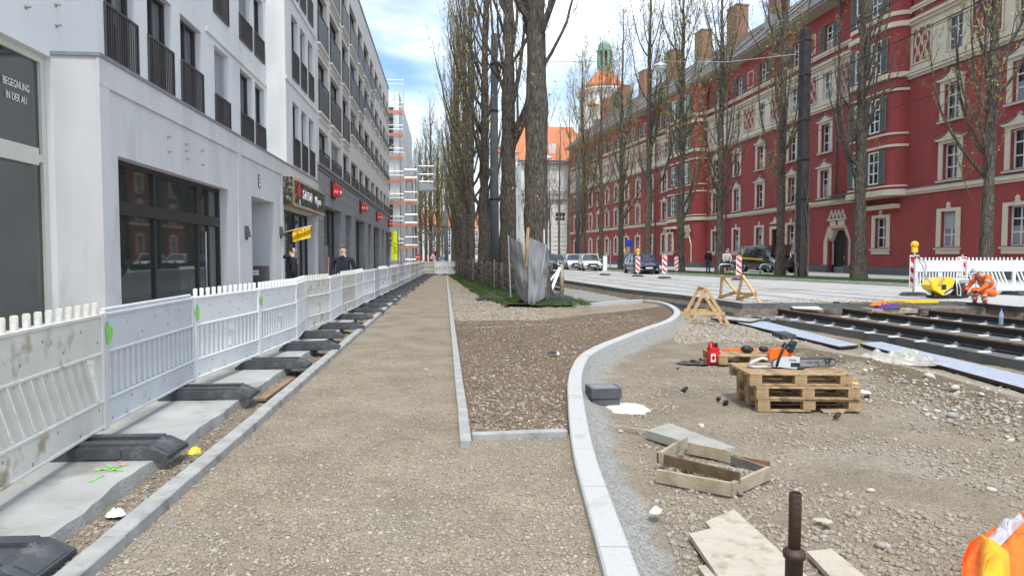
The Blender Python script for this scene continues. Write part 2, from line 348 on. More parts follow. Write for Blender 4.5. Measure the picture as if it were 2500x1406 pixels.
def grid_mesh(name, xs, ys, keep, hf, material, maskf=None):
    X, Y = np.meshgrid(xs, ys, indexing='ij'); Z = hf(X, Y); nx, ny = X.shape
    co = np.stack([X, Y, Z], -1).reshape(-1, 3)
    xc = (X[:-1,:-1]+X[1:,1:])/2; yc = (Y[:-1,:-1]+Y[1:,1:])/2; k = keep(xc, yc)
    idx = np.arange(nx*ny).reshape(nx, ny)
    q = np.stack([idx[:-1,:-1], idx[1:,:-1], idx[1:,1:], idx[:-1,1:]], -1)[k]
    used = np.unique(q); rm = -np.ones(nx*ny, int); rm[used] = np.arange(len(used)); q = rm[q]; co = co[used]
    me = np_mesh(name, co, q, material, True)
    if maskf is not None:
        c = maskf(co[:,0], co[:,1]); at = me.attributes.new('mask', 'FLOAT_COLOR', 'POINT'); at.data.foreach_set('color', c.astype(np.float32).ravel())
    return me
def np_mesh(name, co, faces, material, smooth=False):
    me = bpy.data.meshes.new(name); nf, k = faces.shape
    me.vertices.add(len(co)); me.vertices.foreach_set('co', co.astype(np.float32).ravel())
    me.loops.add(nf*k); me.loops.foreach_set('vertex_index', faces.astype(np.int32).ravel())
    me.polygons.add(nf); me.polygons.foreach_set('loop_start', np.arange(0, nf*k, k, dtype=np.int32))
    if smooth: me.polygons.foreach_set('use_smooth', np.ones(nf, bool))
    me.materials.append(material); me.update(calc_edges=True); me.validate(); return me
def struct(name, me, loc=None, label=None):
    o = link(name, me, loc=loc); o['kind'] = 'structure'
    if label: o['label'] = label
    return o
# ground far and wide
b = MB(); b.add([(-400,-60,-.6),(400,-60,-.6),(400,900,-.6),(-400,900,-.6)], [(0,1,2,3)])
struct('ground', b.mesh('ground', mat('far_ground', (.22,.2,.17), 1, .2, .3)))
ys = [1.0]
while ys[-1] < 62: ys.append(ys[-1]+max(.035, ys[-1]*.011))
ys = np.array(ys)
LX, RX = -1.86, .17            # left and right edging lines
path_h = lambda X, Y: -.012+.02*vnoise(X, Y, 1.2, 11)+.012*vnoise(X, Y, 8, 12)
def keep_path(x, y): return ((x < RX) | ((y < 6.02) & (sd_kerb(x, y) < 0)))
o = struct('gravel_path', grid_mesh('gravel_path', np.arange(-1.9, 1.3, .045), ys[ys < 57], keep_path, path_h, M['path']), label='long straight strip of compacted gravel between two kerbs')
def bed_h(X, Y):
    m = np.exp(-((Y-13.2-.35*X)/1.3)**2)*np.clip((X-.2)/.5, 0, 1)*np.clip((-sd_kerb(X, Y)-.08)/.6, 0, 1)
    return -.035+.19*m+.05*vnoise(X, Y, 1.6, 21)+.03*vnoise(X, Y, 7, 22)
o = struct('planting_bed', grid_mesh('planting_bed', np.arange(.15, 7.3, .05), ys[(ys > 5.9) & (ys < 25)], lambda x, y: (x > RX) & (y > 6.02) & (sd_kerb(x, y) < 0) & (y < 17.3+.9*np.maximum(0,x-2.4)), bed_h, M['bed']))
# strip of stony rubble between the right edging and the grass, behind the bed
def rub_h(X, Y): return -.07+.06*vnoise(X, Y, 1.5, 31)+.07*vnoise(X, Y, 6, 32)
M['rubble'] = gravel_mat('rubble_ground', (.33,.26,.18), [(.3,.25,.18), (.42,.37,.28), (.36,.33,.28), (.6,.55,.46)], 17, .35)
struct('rubble_strip', grid_mesh('rubble_strip', np.arange(.15, 8.0, .07), ys[(ys > 16) & (ys < 58)], lambda x, y: (x > RX) & (y > 17.3+.9*np.maximum(0,x-2.4)) & ((x < 3.4) | ((sd_kerb(x, y) < 0) & (y < 24.2))), rub_h, M['rubble']))
def dmask(x, y):
    z, haun, bank, gr, sdk = dig_h(x, y); c = np.zeros((len(x), 4)); c[:,0] = haun; c[:,1] = np.clip(bank*1.2, 0, 1)*.85; c[:,2] = gr*.75; c[:,3] = 1
    c[:,2] = np.maximum(c[:,2], np.clip(vnoise(x, y, .7, 55)*2.0, 0, .5))
    return c
def keep_dig(x, y):
    lim = np.interp(y, RE_Y, RE_X); s = sd_kerb(x, y)
    return ((s > 0) & (x < lim+.05) & (y < 25)) | ((y >= 24.0) & (x > 3.3) & (x < lim+.05) & (y < 58)) | ((y < 18.2) & (s > 0) & (x < 24))
xs = np.concatenate([np.arange(.6, 9.3, .055), np.arange(9.3, 24, .5)])
struct('dug_roadbed', grid_mesh('dug_roadbed', xs, ys, keep_dig, lambda X, Y: dig_h(X, Y)[0], M['dig'], dmask))
# ---- left side: soil trench between edging and the concrete walk
tr_h = lambda X, Y: -.07+.10*np.clip((-2.02-X)/.25, 0, 1)*.2+.07*vnoise(X, Y, 3.5, 41)+.05*vnoise(X, Y, 12, 42)
M['trench'] = gravel_mat('trench_soil', (.23,.185,.125), STN, 28, .5)
struct('trench_strip', grid_mesh('trench_strip', np.arange(-2.6, -1.85, .04), ys[ys < 60], lambda x, y: x > -9, tr_h, M['trench']))
# concrete walk with broken edge
b = MB(); n = 420; yy = [1+i*.15 for i in range(n)]; rnd = random.Random(5)
e = [-2.24+.05*mnoise.noise(Vector((0, y*1.3, 0)))+rnd.uniform(-.012, .012) for y in yy]
for i in range(n-1):
    y0, y1 = yy[i], yy[i+1]
    b.add([(-5.9,y0,.05),(e[i],y0,.05),(e[i+1],y1,.05),(-5.9,y1,.05)], [(0,1,2,3)])
    lo0 = -.06+.03*mnoise.noise(Vector((3, y0*3, 0))); lo1 = -.06+.03*mnoise.noise(Vector((3, y1*3, 0)))
    b.add([(e[i],y0,.05),(e[i]+.02,y0,lo0-.1),(e[i+1]+.02,y1,lo1-.1),(e[i+1],y1,.05)], [(0,1,2,3)])
b.add([(-5.9,64,.05),(-2.3,64,.05),(-1.5,200,.05),(-5.9,200,.05)], [(0,1,2,3)])
M['walk'] = mat('old_concrete_walk', (.38,.375,.355), .9, .15, 2.5, .5, 40, wear=((.24,.225,.2), 1.6, .55))
struct('concrete_walk', b.mesh('concrete_walk', M['walk']))
# spray paint marks on walk
def spray(pts, w, colm, name, z=.054, grp='paint marks'):
    bb = MB()
    for a, c in pts:
        a = Vector((*a, z)); c = Vector((*c, z)); d = (c-a).normalized(); s_ = Vector((-d.y, d.x, 0))*w
        k = [a+(c-a)*t/6 for t in range(7)]
        L_ = [p+s_*random.uniform(.3, .6) for p in k]; R_ = [p-s_*random.uniform(.3, .6) for p in k]
        bb.add(L_+R_[::-1], [tuple(range(14))[::-1]])
    return bb
M['spray'] = mat('green_spray', (.22,.62,.10), .8, .1, 20, wear=((.38,.4,.33), 30, .55)); M['sprayp'] = mat('pink_spray', (.85,.35,.30), .8, .1, 20, wear=((.4,.38,.35), 30, .5)); M['sprayo'] = mat('orange_spray', (.9,.3,.1), .8, .1, 20)
def gp(x, y, z=.054): p = G(x, y, z); return (p.x, p.y)
bb = spray([(gp(228,1150), gp(315,1133)), (gp(218,1176), gp(252,1158)), (gp(262,1133), gp(285,1150)),(gp(232,1145),gp(300,1148))], .022, None, '')
tag(bb.build('paint_mark', M['spray']), 'neon green survey strokes sprayed on the concrete beside the nearest barrier foot', 'paint mark')
bb = spray([(gp(285,1128), gp(305,1120)), (gp(290,1140), gp(310,1128))], .02, None, '')
tag(bb.build('paint_mark', M['sprayp']), 'faint pink dab sprayed on the concrete above the green strokes', 'paint mark')
# ---- edging kerbs
def kerb_run(name, label, p0, p1, w, ztop, zbot, L_=1.0, m='edging', kind='structure'):
    p0, p1 = Vector(p0), Vector(p1); d = p1-p0; n = max(1, round(d.length/L_)); u = d/n
    root = empty(name, (p0.x, p0.y, 0), math.atan2(d.y, d.x)-math.pi/2, label=label, kind=kind)
    l = u.length; me = MB().bev(-w/2, w/2, .003, l-.003, zbot, ztop, .008).mesh('kerb_stone', M[m])
    for i in range(n):
        link('kerb_stone', me, root, loc=(random.uniform(-.003,.003), i*l, random.uniform(-.004,.004)), rot=(random.uniform(-.002,.002), 0, random.uniform(-.003,.003)))
    return root
kerb_run('kerb', 'low grey concrete edging on the left of the gravel path', (-1.86, .9), (-1.74, 55), .13, .065, -.2)
kerb_run('kerb', 'low grey concrete edging on the right of the gravel path', (.17, 5.72), (.12, 56), .10, .05, -.2)
kerb_run('kerb', 'short concrete edging across the near end of the brown planting bed', (.225, 5.98), (1.10, 6.02), .09, .045, -.2, 1.0)
# granite kerb, stone by stone, following the curve
root = empty('granite_kerb', (0, 0, 0), label='pale granite kerb sweeping in a curve round the brown bed', kind='structure')
pts = smooth_poly([Vector(p) for p in KC], .3) ; off = 0
def stone(pl, w, zt, zb, parent):
    bb = MB(); L_ = []; R_ = []
    for i, p in enumerate(pl):
        a = pl[max(i-1,0)]; c = pl[min(i+1,len(pl)-1)]; d = (c-a).normalized(); s_ = Vector((d.y, -d.x)); L_.append(p-s_*w/2); R_.append(p+s_*w/2)
    n = len(pl); c = .012
    vs = []
    for i in range(n):
        s_ = (R_[i]-L_[i]).normalized()
        for q, z in ((L_[i], zb), (L_[i], zt-c), (L_[i]+s_*c, zt), (R_[i]-s_*c, zt), (R_[i], zt-c), (R_[i]+s_*.012, zb)): vs.append((q.x, q.y, z))
    fs = []
    for i in range(n-1):
        for k in range(5): a = i*6+k; fs.append((a, a+6, a+7, a+1))
    fs += [tuple(range(6)), tuple(range((n-1)*6, n*6))[::-1]]
    bb.add(vs, fs); return bb.build('kerb_stone', M['granite'], parent)
j = 0; fine = smooth_poly([Vector(p) for p in KC], .1)
while j < len(fine)-1:
    e_ = min(j+8, len(fine)-1); seg = fine[j:e_+1]
    d = (seg[1]-seg[0]).normalized()*.004; seg = [seg[0]+d]+seg[1:-1]+[seg[-1]-d]
    stone(seg, .175, .05+random.uniform(-.003,.003), -.3, root); j = e_
kerb_run('granite_kerb', 'straight granite kerb closing the far side of the brown bed', (7.1, 23.9), (4.25, 21.9), .15, .05, -.2, .9, 'granite')
kerb_run('granite_kerb', 'granite kerb stub running on from the far side of the bed', (4.3, 22.0), (4.4, 24.3), .15, .05, -.2, .9, 'granite')
# ---- road
road_near = [(40,16.2),(15.1,16.2),(14.9,18.0),(9.0,18.1),(8.3,18.2),(8.0,22.5),(7.15,26.65),(6.5,36.5),(5.6,60),(4.0,110),(3,300)]
kerb_line = [(22.6,14),(21.4,20),(19.5,27.85),(17.3,38.5),(14.3,57.8),(11.6,85),(10.4,110),(8,300)]
RZ = .30
b = MB(); poly = [(60,18.6)]+road_near+kerb_line[::-1]+[(24.5,10),(60,10)]
# triangulate by strips: for each Y sample
Ys = sorted(set([14,18.2,20,22.5,26.65,27.85,36.5,38.5,57.8,40,50,58.9,60,70,85,95,110,150,300]))
rl = lambda y: np.interp(y, [18.2,22.5,26.65,36.5,60,110,300], [8.3,8.0,7.15,6.5,5.6,4.0,3])
kl = lambda y: np.interp(y, [p[1] for p in kerb_line], [p[0] for p in kerb_line])
Ys = [y for y in Ys if y >= 18.2]
for y0, y1 in zip(Ys, Ys[1:]):
    b.add([(rl(y0),y0,RZ),(kl(y0),y0,RZ),(kl(y1),y1,RZ),(rl(y1),y1,RZ)], [(0,1,2,3)])
b.add([(14.9,16.2,RZ),(40,16.2,RZ),(40,18.2,RZ),(14.9,18.2,RZ)], [(0,1,2,3)])
b.add([(kl(18.2),18.2,RZ-.004),(40,18.2,RZ-.004),(40,60,RZ-.004),(kl(60),60,RZ-.004)], [(0,1,2,3)])
struct('road', b.mesh('road', M['asphalt']))
# cut face of the road towards the dig
b = MB(); rn = road_near[1:9]; ff = []
for a, c in zip(rn, rn[1:]):
    k = max(2, int((Vector(c)-Vector(a)).length/.25))
    ff += [Vector(a).lerp(Vector(c), i/k) for i in range(k)]
for a, c in zip(ff, ff[1:]):
    d = Vector((a.y-c.y, c.x-a.x)); 
    b.add([(a.x,a.y,RZ),(c.x,c.y,RZ),(c.x-.0,c.y,RZ-.14),(a.x,a.y,RZ-.14)], [(0,1,2,3)])
struct('road_edge', b.mesh('road_edge', M['slab']))
b = MB()
for i, (a, c) in enumerate(zip(ff, ff[1:])):
    n0 = .12+.12*mnoise.noise(Vector((a.x*2, a.y*2, 0))); n1 = .12+.12*mnoise.noise(Vector((c.x*2, c.y*2, 0)))
    b.add([(a.x,a.y,RZ-.14),(c.x,c.y,RZ-.14),(c.x-.25-n1,c.y-.08,-.35),(a.x-.25-n0,a.y-.08,-.35)], [(0,1,2,3)])
    b.add([(a.x-.02,a.y,RZ-.14),(c.x-.02,c.y,RZ-.14),(c.x+.25,c.y+.4,RZ-.16),(a.x+.25,a.y+.4,RZ-.16)], [(0,1,2,3)])
struct('trench_wall', b.mesh('trench_wall', M['soilwall']))
# old tram rails, painted line, joints in road
b = MB()
for off_ in (1.2, 2.64, 4.6, 6.04):
    for y0, y1 in zip(Ys, Ys[1:]):
        if y1 > 150: break
        x0, x1 = rl(y0)+off_*(1-.25*max(0, min(1, (y0-40)/60))), rl(y1)+off_*(1-.25*max(0, min(1, (y1-40)/60)))
        b.add([(x0-.05,y0,RZ+.005),(x0+.05,y0,RZ+.005),(x1+.05,y1,RZ+.005),(x1-.05,y1,RZ+.005)], [(0,1,2,3)])
struct('road_rails', b.mesh('road_rails', mat('worn_groove_rail', (.13,.12,.115), .5, .2, 4, metal=.4)))
b = MB()
for y0, y1 in zip(Ys, Ys[1:]):
    if y1 > 150: break
    b.add([(kl(y0)-3.3,y0,RZ+.004),(kl(y0)-3.18,y0,RZ+.004),(kl(y1)-3.18,y1,RZ+.004),(kl(y1)-3.3,y1,RZ+.004)], [(0,1,2,3)])
struct('road_marking', b.mesh('road_marking', mat('road_paint', (.66,.66,.64), .7, .1, 3, wear=((.42,.42,.4), 4, .55))))
M['pavejoint'] = mat('tar_joint', (.16,.155,.15), .9, .2, 5)
b = MB()
for k in range(14):
    y = 20+k*2.7; x0 = rl(y)+.1; x1 = kl(y)-3.5
    b.add([(x0,y,RZ+.003),(x1,y+.6,RZ+.003),(x1,y+.635,RZ+.003),(x0,y+.035,RZ+.003)], [(0,1,2,3)])
struct('road_joints', b.mesh('road_joints', M['pavejoint']))
# kerb, verge, pavement on the far side
b = MB(); b2 = MB(); b3 = MB(); yk = [14,20,25,27.85,33,38.5,46,52,57.8,66,75,85,97,110,150,300]
fac = lambda y: np.interp(y, [10, 64.8, 116.5, 300], [28.95, 27.76, 21.7, 2])
for y0, y1 in zip(yk, yk[1:]):
    k0, k1 = kl(y0), kl(y1)
    b2.add([(k0+.15,y0,.425),(k0+3.7,y0,.425),(k1+3.7,y1,.425),(k1+.15,y1,.425)], [(0,1,2,3)])
    b3.add([(k0+3.7,y0,.42),(fac(y0)+.6,y0,.42),(fac(y1)+.6,y1,.42),(k1+3.7,y1,.42)], [(0,1,2,3)])
struct('grass_verge', b2.mesh('grass_verge', M['turf'])); struct('pavement', b3.mesh('pavement', M['paving']))
root = empty('kerb', (0,0,0), label='worn grey kerb along the far side of the road', kind='structure')
y = 16
me = MB().bev(0, .15, .005, 1.195, 0, .15, .012).mesh('kerb_stone', M['concrete'])
while y < 75:
    x = float(kl(y)); x2 = float(kl(y+1.2)); link('kerb_stone', me, root, loc=(x, y, .285+random.uniform(-.006,.006)), rot=(0, 0, -math.atan2(x2-x, 1.2))); y += 1.2
# plane hole cover: slab of road material under cars bay
# ---- pebbles
def pebbles(name, pos, size, flat, material, sub=1, label=None):
    vs, fs = ICO[sub]; V = np.array(vs); Fc = np.array(fs); n = len(pos)
    r = np.random.default_rng(len(pos)); th = r.random(n)*6.28; sx = size*(.8+.6*r.random(n)); sy = size*(.6+.4*r.random(n)); sz = size*flat*(.7+.5*r.random(n))
    P = V[None]*np.stack([sx, sy, sz], -1)[:,None]; P *= (1+.22*(r.random((n, len(V), 1))-.5))
    c, s_ = np.cos(th)[:,None], np.sin(th)[:,None]; til = (r.random(n)-.5)[:,None]*.3
    x = P[...,0]*c-P[...,1]*s_; y_ = P[...,0]*s_+P[...,1]*c; z = P[...,2]+til*P[...,0]
    Q = np.stack([x, y_, z], -1)+pos[:,None]
    Fa = (Fc[None]+(np.arange(n)*len(V))[:,None,None]).reshape(-1, 3)
    o = link(name, np_mesh(name, Q.reshape(-1, 3), Fa, material, False)); o['kind'] = 'stuff'
    if label: o['label'] = label
    return o
def stone_mat(name, cols, dust=(.29,.24,.175)):
    m = bpy.data.materials.new(name); m.use_nodes = True; t = m.node_tree; N = t.nodes; L = t.links; bs = N['Principled BSDF']; bs.inputs['Roughness'].default_value = .85
    g = N.new('ShaderNodeNewGeometry'); r = N.new('ShaderNodeValToRGB')
    while len(r.color_ramp.elements) < len(cols): r.color_ramp.elements.new(.5)
    for i, c in enumerate(cols): r.color_ramp.elements[i].position = i/(len(cols)-1); r.color_ramp.elements[i].color = (*c, 1)
    L.new(g.outputs['Random Per Island'], r.inputs[0])
    c = N.new('ShaderNodeTexCoord'); n = N.new('ShaderNodeTexNoise'); n.inputs['Scale'].default_value = 12; n.inputs['Detail'].default_value = 6; L.new(c.outputs['Object'], n.inputs['Vector'])
    mm = N.new('ShaderNodeMixRGB'); mr = N.new('ShaderNodeMapRange'); mr.inputs[1].default_value = .34; mr.inputs[2].default_value = .62; mr.inputs[4].default_value = .85
    L.new(n.outputs['Fac'], mr.inputs[0]); L.new(mr.outputs[0], mm.inputs[0]); L.new(r.outputs[0], mm.inputs[1]); mm.inputs[2].default_value = (*dust, 1); L.new(mm.outputs[0], bs.inputs['Base Color'])
    n5 = N.new('ShaderNodeTexNoise'); n5.inputs['Scale'].default_value = 60; L.new(c.outputs['Object'], n5.inputs['Vector']); bp = N.new('ShaderNodeBump'); bp.inputs['Strength'].default_value = .4; bp.inputs['Distance'].default_value = .01; L.new(n5.outputs['Fac'], bp.inputs['Height']); L.new(bp.outputs[0], bs.inputs['Normal'])
    return m
M['peb'] = stone_mat('pebbles', [(.2,.165,.13), (.31,.27,.22), (.40,.355,.29), (.27,.25,.23), (.36,.30,.23), (.50,.46,.39), (.23,.20,.165), (.40,.37,.33)])
M['pebb'] = stone_mat('bed_pebbles', [(.18,.13,.09), (.34,.28,.21), (.22,.16,.11), (.48,.43,.36), (.2,.15,.11), (.6,.56,.48)], dust=(.17,.12,.08))
def scatter(n, x0, x1, ylo, yhi, cond, hf, seed, bias=1.5):
    r = np.random.default_rng(seed); u = r.random(n*3); y = 1/(1/ylo-u*(1/ylo-1/yhi)) if bias > 1 else ylo+u*(yhi-ylo); x = x0+r.random(n*3)*(x1-x0)
    k = cond(x, y); x, y = x[k][:n], y[k][:n]; return np.stack([x, y, hf(x, y)], -1), r
ph = lambda x, y: path_h(x, y)
p, r = scatter(24000, -1.8, 1.2, 2.6, 13, lambda x, y: keep_path(x, y) & (x > -1.79) & (np.abs(x-RX) > .07) | ((y < 5.6) & (sd_kerb(x, y) < -.1) & (x > -1.79)), ph, 1)
k = (sd_kerb(p[:,0], p[:,1]) < -.12) ; p = p[k]; s_ = .004+.010*r.random(len(p))**3*1.5; p[:,2] += s_*.15; pebbles('gravel', p, s_, .55, M['peb'])
p, r = scatter(11000, .25, 5.5, 6.1, 19, lambda x, y: (sd_kerb(x, y) < -.13) & (y < 17+.9*np.maximum(0,x-2.4)), bed_h, 2)
s_ = .007+.022*r.random(len(p))**2.4; p[:,2] += s_*.15; pebbles('gravel', p, s_, .6, M['pebb'])
dh = lambda x, y: dig_h(x, y)[0]
p, r = scatter(22000, .9, 8.2, 3.0, 17, lambda x, y: (sd_kerb(x, y) > .35+.3*rng.random(len(x))) & (x < .95*y) & (x < 8.6) & (vnoise(x, y, 1.1, 77)+.12*vnoise(x,y,6,5)+.12 > rng.random(len(x))*.3-.1), dh, 3)
s_ = .0045+.022*r.random(len(p))**5; p[:,2] += s_*.2; pebbles('gravel', p, s_, .75, M['peb'])
p, r = scatter(2200, 4.6, 6.9, 6.0, 14.5, lambda x, y: (x < .93*y) & (np.abs(x-(5.95+.2*np.sin(y))) < .75*rng.random(len(x))), dh, 4)
s_ = .010+.026*r.random(len(p))**2.4; p[:,2] += s_*.25; pebbles('gravel', p, s_, .7, M['peb'])
p, r = scatter(5000, .3, 3.0, 16.5, 50, lambda x, y: (x < 2.9) & (y > 17.3), rub_h, 5)
s_ = .02+.05*r.random(len(p))**2.5; pebbles('gravel', p, s_, .5, M['peb'])
p, r = scatter(5000, -2.32, -1.93, 2.6, 22, lambda x, y: x > -2.6, tr_h, 6)
s_ = .006+.016*r.random(len(p))**2.5; p[:,2] += s_*.15; k = p[:,0] > -2.21; pebbles('gravel', p[k], s_[k], .6, M['peb'])
p, r = scatter(2500, 4.8, 7.6, 13.5, 24, lambda x, y: (sd_kerb(x, y) > .3) & (x < np.interp(y, RE_Y, RE_X)-.4), dh, 8)
s_ = .02+.05*r.random(len(p))**2.5; pebbles('gravel', p, s_, .55, M['peb'])
# single round stones one can pick out
SM = [MB().blob((0,0,0), 1, (1, .75, .55), 2, .03, k).mesh('stone', M['peb'], True) for k in range(6)]
for k in range(6):
    for vtx in SM[k].vertices: 
        nn_ = mnoise.noise(vtx.co*1.3+Vector((k*7, 0, 0))); vtx.co *= 1+.22*nn_
M['stone_l'] = mat('pale_stone', (.5,.47,.4), .85, .15, 8, .2, 40, wear=((.3,.27,.22), 5, .6)); M['stone_g'] = mat('grey_stone', (.33,.31,.28), .85, .15, 8, .2, 40)
SM2 = []
for mm in ('stone_l', 'stone_g'):
    for k in range(6): me = SM[k].copy(); me.materials.clear(); me.materials.append(M[mm]); SM2.append(me)
big = [(1365+905,792,0),]
named = [((2269,917), .085, 0, 'largest pale round stone, on top of the soil bank beyond the pallets'), ((2112,903), .05, 1, 'pale stone standing at the left end of the soil bank'),
 ((2332,945), .07, 0, 'long pale stone half buried in the soil bank'), ((2325,1012), .07, 7, 'big brownish grey stone low on the soil bank'), ((2125,1196), .035, 0, 'cream stone alone in the roadbed right of the formwork'),
 ((2420,1194), .04, 2, 'yellowish stone near the right edge of the roadbed'), ((1712,1038), .045, 1, 'round pale stone behind the grey concrete plank'), ((1515,1052), .03, 0, 'pale stone left of the concrete plank'), ((2150,1330), .045, 8, 'grey stone in front of the hi-vis jacket')]
for (px, py), s_, k, lab in named:
    q = G(px, py, -.17); z = float(dig_h(np.array([q.x]), np.array([q.y]))[0][0])
    q = G(px, py, z+s_*.4); o = link('stone', SM2[k], loc=(q.x, q.y, z+s_*.35), rot=(random.uniform(-.2,.2), random.uniform(-.2,.2), random.uniform(0,6)), scale=(s_, s_, s_)); tag(o, lab, 'stone', 'single stones in the roadbed')
rr = random.Random(12); cnt = 0
for i in range(600):
    px, py = rr.uniform(2050, 2500), rr.uniform(880, 1080); 
    if not (py > 905+ (px-2080)*.22-28 and py < 945+(px-2080)*.3+20): continue
    q = G(px, py, -.18); z = float(dig_h(np.array([q.x]), np.array([q.y]))[0][0]); s_ = rr.uniform(.02, .042)
    o = link('stone', SM2[rr.randrange(12)], loc=(q.x, q.y, z+s_*.35), rot=(rr.uniform(-.3,.3), rr.uniform(-.3,.3), rr.uniform(0,6)), scale=(s_,)*3)
    tag(o, 'rounded river stone among others at the foot of the brown soil bank', 'stone', 'river stones at the foot of the bank'); cnt += 1
    if cnt > 80: break
# ---- grass: verge, tree strip
def grass(name, pts, h, w, material, seed=0, lean=.5):
    r = np.random.default_rng(seed); n = len(pts); th = r.random(n)*6.28; hh = h*(.5+.8*r.random(n)); l = (r.random(n)-.5)*2*lean*hh; ph_ = r.random(n)*6.28
    dx, dy = np.cos(th)*w, np.sin(th)*w
    a = pts+np.stack([dx, dy, 0*dx], -1); b_ = pts-np.stack([dx, dy, 0*dx], -1); c = pts+np.stack([np.cos(ph_)*l, np.sin(ph_)*l, hh], -1)
    V = np.stack([a, b_, c], 1).reshape(-1, 3); o = link(name, np_mesh(name, V, np.arange(3*n).reshape(-1, 3), material)); o['kind'] = 'stuff'; return o
r = np.random.default_rng(9); n = 42000; y = 19+44*r.random(n)**1.3; x = kl(y)+.15+r.random(n)*3.5*(1-.35*vnoise(y*0, y, .5, 8)); grass('grass', np.stack([x, y, 0*x+.42], -1), .07, .012, M['grass'], 1)
n = 24000; y = 22.5+34*r.random(n)**1.6; fx = np.interp(y, [22.5, 56], [2.75, .95]); u = r.random(n); x = fx-.12-u*(1.0+.25*vnoise(y*0, y, 1.0, 4))*np.interp(y, [22.5, 27, 56], [.6, 1.0, .5]); nz = vnoise(x, y, 1.5, 5)
hgt = .16*(1.25-u)*(1+1.2*nz)+.02
k = nz > -.12; x, y, hgt = x[k], y[k], hgt[k]
o = grass('grass', np.stack([x, y, rub_h(x, y)+.03], -1), hgt, .012, M['grass'], 2, .6)
n = 9000; y = 21.5+34*r.random(n)**1.4; x = np.interp(y, [22.5, 56], [2.75, .95])+r.random(n)*2.0; o = grass('grass', np.stack([x, y, 0*x+.02], -1), .16, .012, M['grass'], 3)
b = MB(); b.add([(2.6,22,.01),(5.0,22.5,.01),(4.6,30,.015),(3.9,58,.015),(.9,57,.01)], [(0,1,2,3,4)]); struct('tree_strip', b.mesh('tree_strip', M['turf']))
b = MB()
for i in range(60):
    y0 = 22+i*.58; f = lambda y: np.interp(y, [22, 56], [2.0, .62])+.1*mnoise.noise(Vector((0, y, 5)))
    b.add([(f(y0)-.1,y0,-.08),(f(y0)+.08,y0,.05),(f(y0+.58)+.08,y0+.58,.05),(f(y0+.58)-.1,y0+.58,-.08)], [(0,3,2,1)]); b.add([(f(y0)+.08,y0,.05),(f(y0)+1,y0,.03),(f(y0+.58)+1,y0+.58,.03),(f(y0+.58)+.08,y0+.58,.05)], [(0,1,2,3)])
struct('turf_edge', b.mesh('turf_edge', mat('dark_topsoil', (.06,.042,.03), 1, .4, 9, .8, 20, wear=((.05,.09,.025), 3, .55))))
# white mortar patch by the drain
def patch(name, c, rx, ry, z, m, label, cat, n=24, seed=1, th=.03):
    rr_ = random.Random(seed); vs = [(c[0]+rx*math.cos(t)*(1+rr_.uniform(-.12,.12)), c[1]+ry*math.sin(t)*(1+rr_.uniform(-.12,.12)), z) for t in [2*math.pi*i/n for i in range(n)]]
    vs2 = [(c[0]+(x-c[0])*.8, c[1]+(y-c[1])*.8, z+th) for x, y, _ in vs]
    bb = MB(); bb.add(vs+vs2+[(c[0], c[1], z+th*1.1)], [(i, (i+1) % n, (i+1) % n+n, i+n) for i in range(n)]+[(i+n, (i+1) % n+n, 2*n) for i in range(n)])
    return tag(bb.build(name, m, smooth=True), label, cat)
q = G(1540, 992, -.17); patch('mortar_patch', (q.x-.05, q.y), .26, .3, -.2, mat('white_mortar', (.62,.62,.6), .9, .1, 10, .4, 40), 'white blob of dried mortar on the gravel beside the drain box', 'mortar')
# ================================================================== LEFT BUILDINGS
M['plaster_l'] = mat('lilac_plaster', (.63,.615,.61), .9, .05, 1.6, .25, 160, wear=((.555,.54,.53), 1.1, .50), stretch=(1,1,.3))
M['plaster_w'] = mat('white_plaster', (.725,.725,.715), .9, .04, 1.6, .2, 160, wear=((.66,.66,.65), 1.1, .54), stretch=(1,1,.3))
M['plaster_c'] = mat('cream_plaster', (.73,.70,.655), .9, .03, 1.5, .2, 120)
M['cladding'] = mat('grey_cladding', (.27,.27,.28), .55, .10, 3, .1, 60, wear=((.33,.33,.33), 2, .55))
M['cladjoint'] = mat('cladding_joint', (.13,.13,.135), .9)
M['dframe'] = mat('dark_window_frame', (.032,.028,.028), .45, .15, 5)
M['bframe'] = mat('brown_window_frame', (.060,.052,.050), .5, .15, 5)
M['cframe'] = mat('cream_window_frame', (.58,.57,.49), .5, .05, 5)
M['curtain'] = mat('curtain', (.35,.35,.35), .9, .1, 3)
M['frost'] = mat('frosted_glass', (.17,.21,.20), .25, .08, 2, spec=.6)
M['blind'] = mat('roller_blind', (.52,.53,.54), .6, .05, 5)
M['zinc'] = mat('zinc_flashing', (.27,.28,.30), .5, .12, 8, metal=.3)
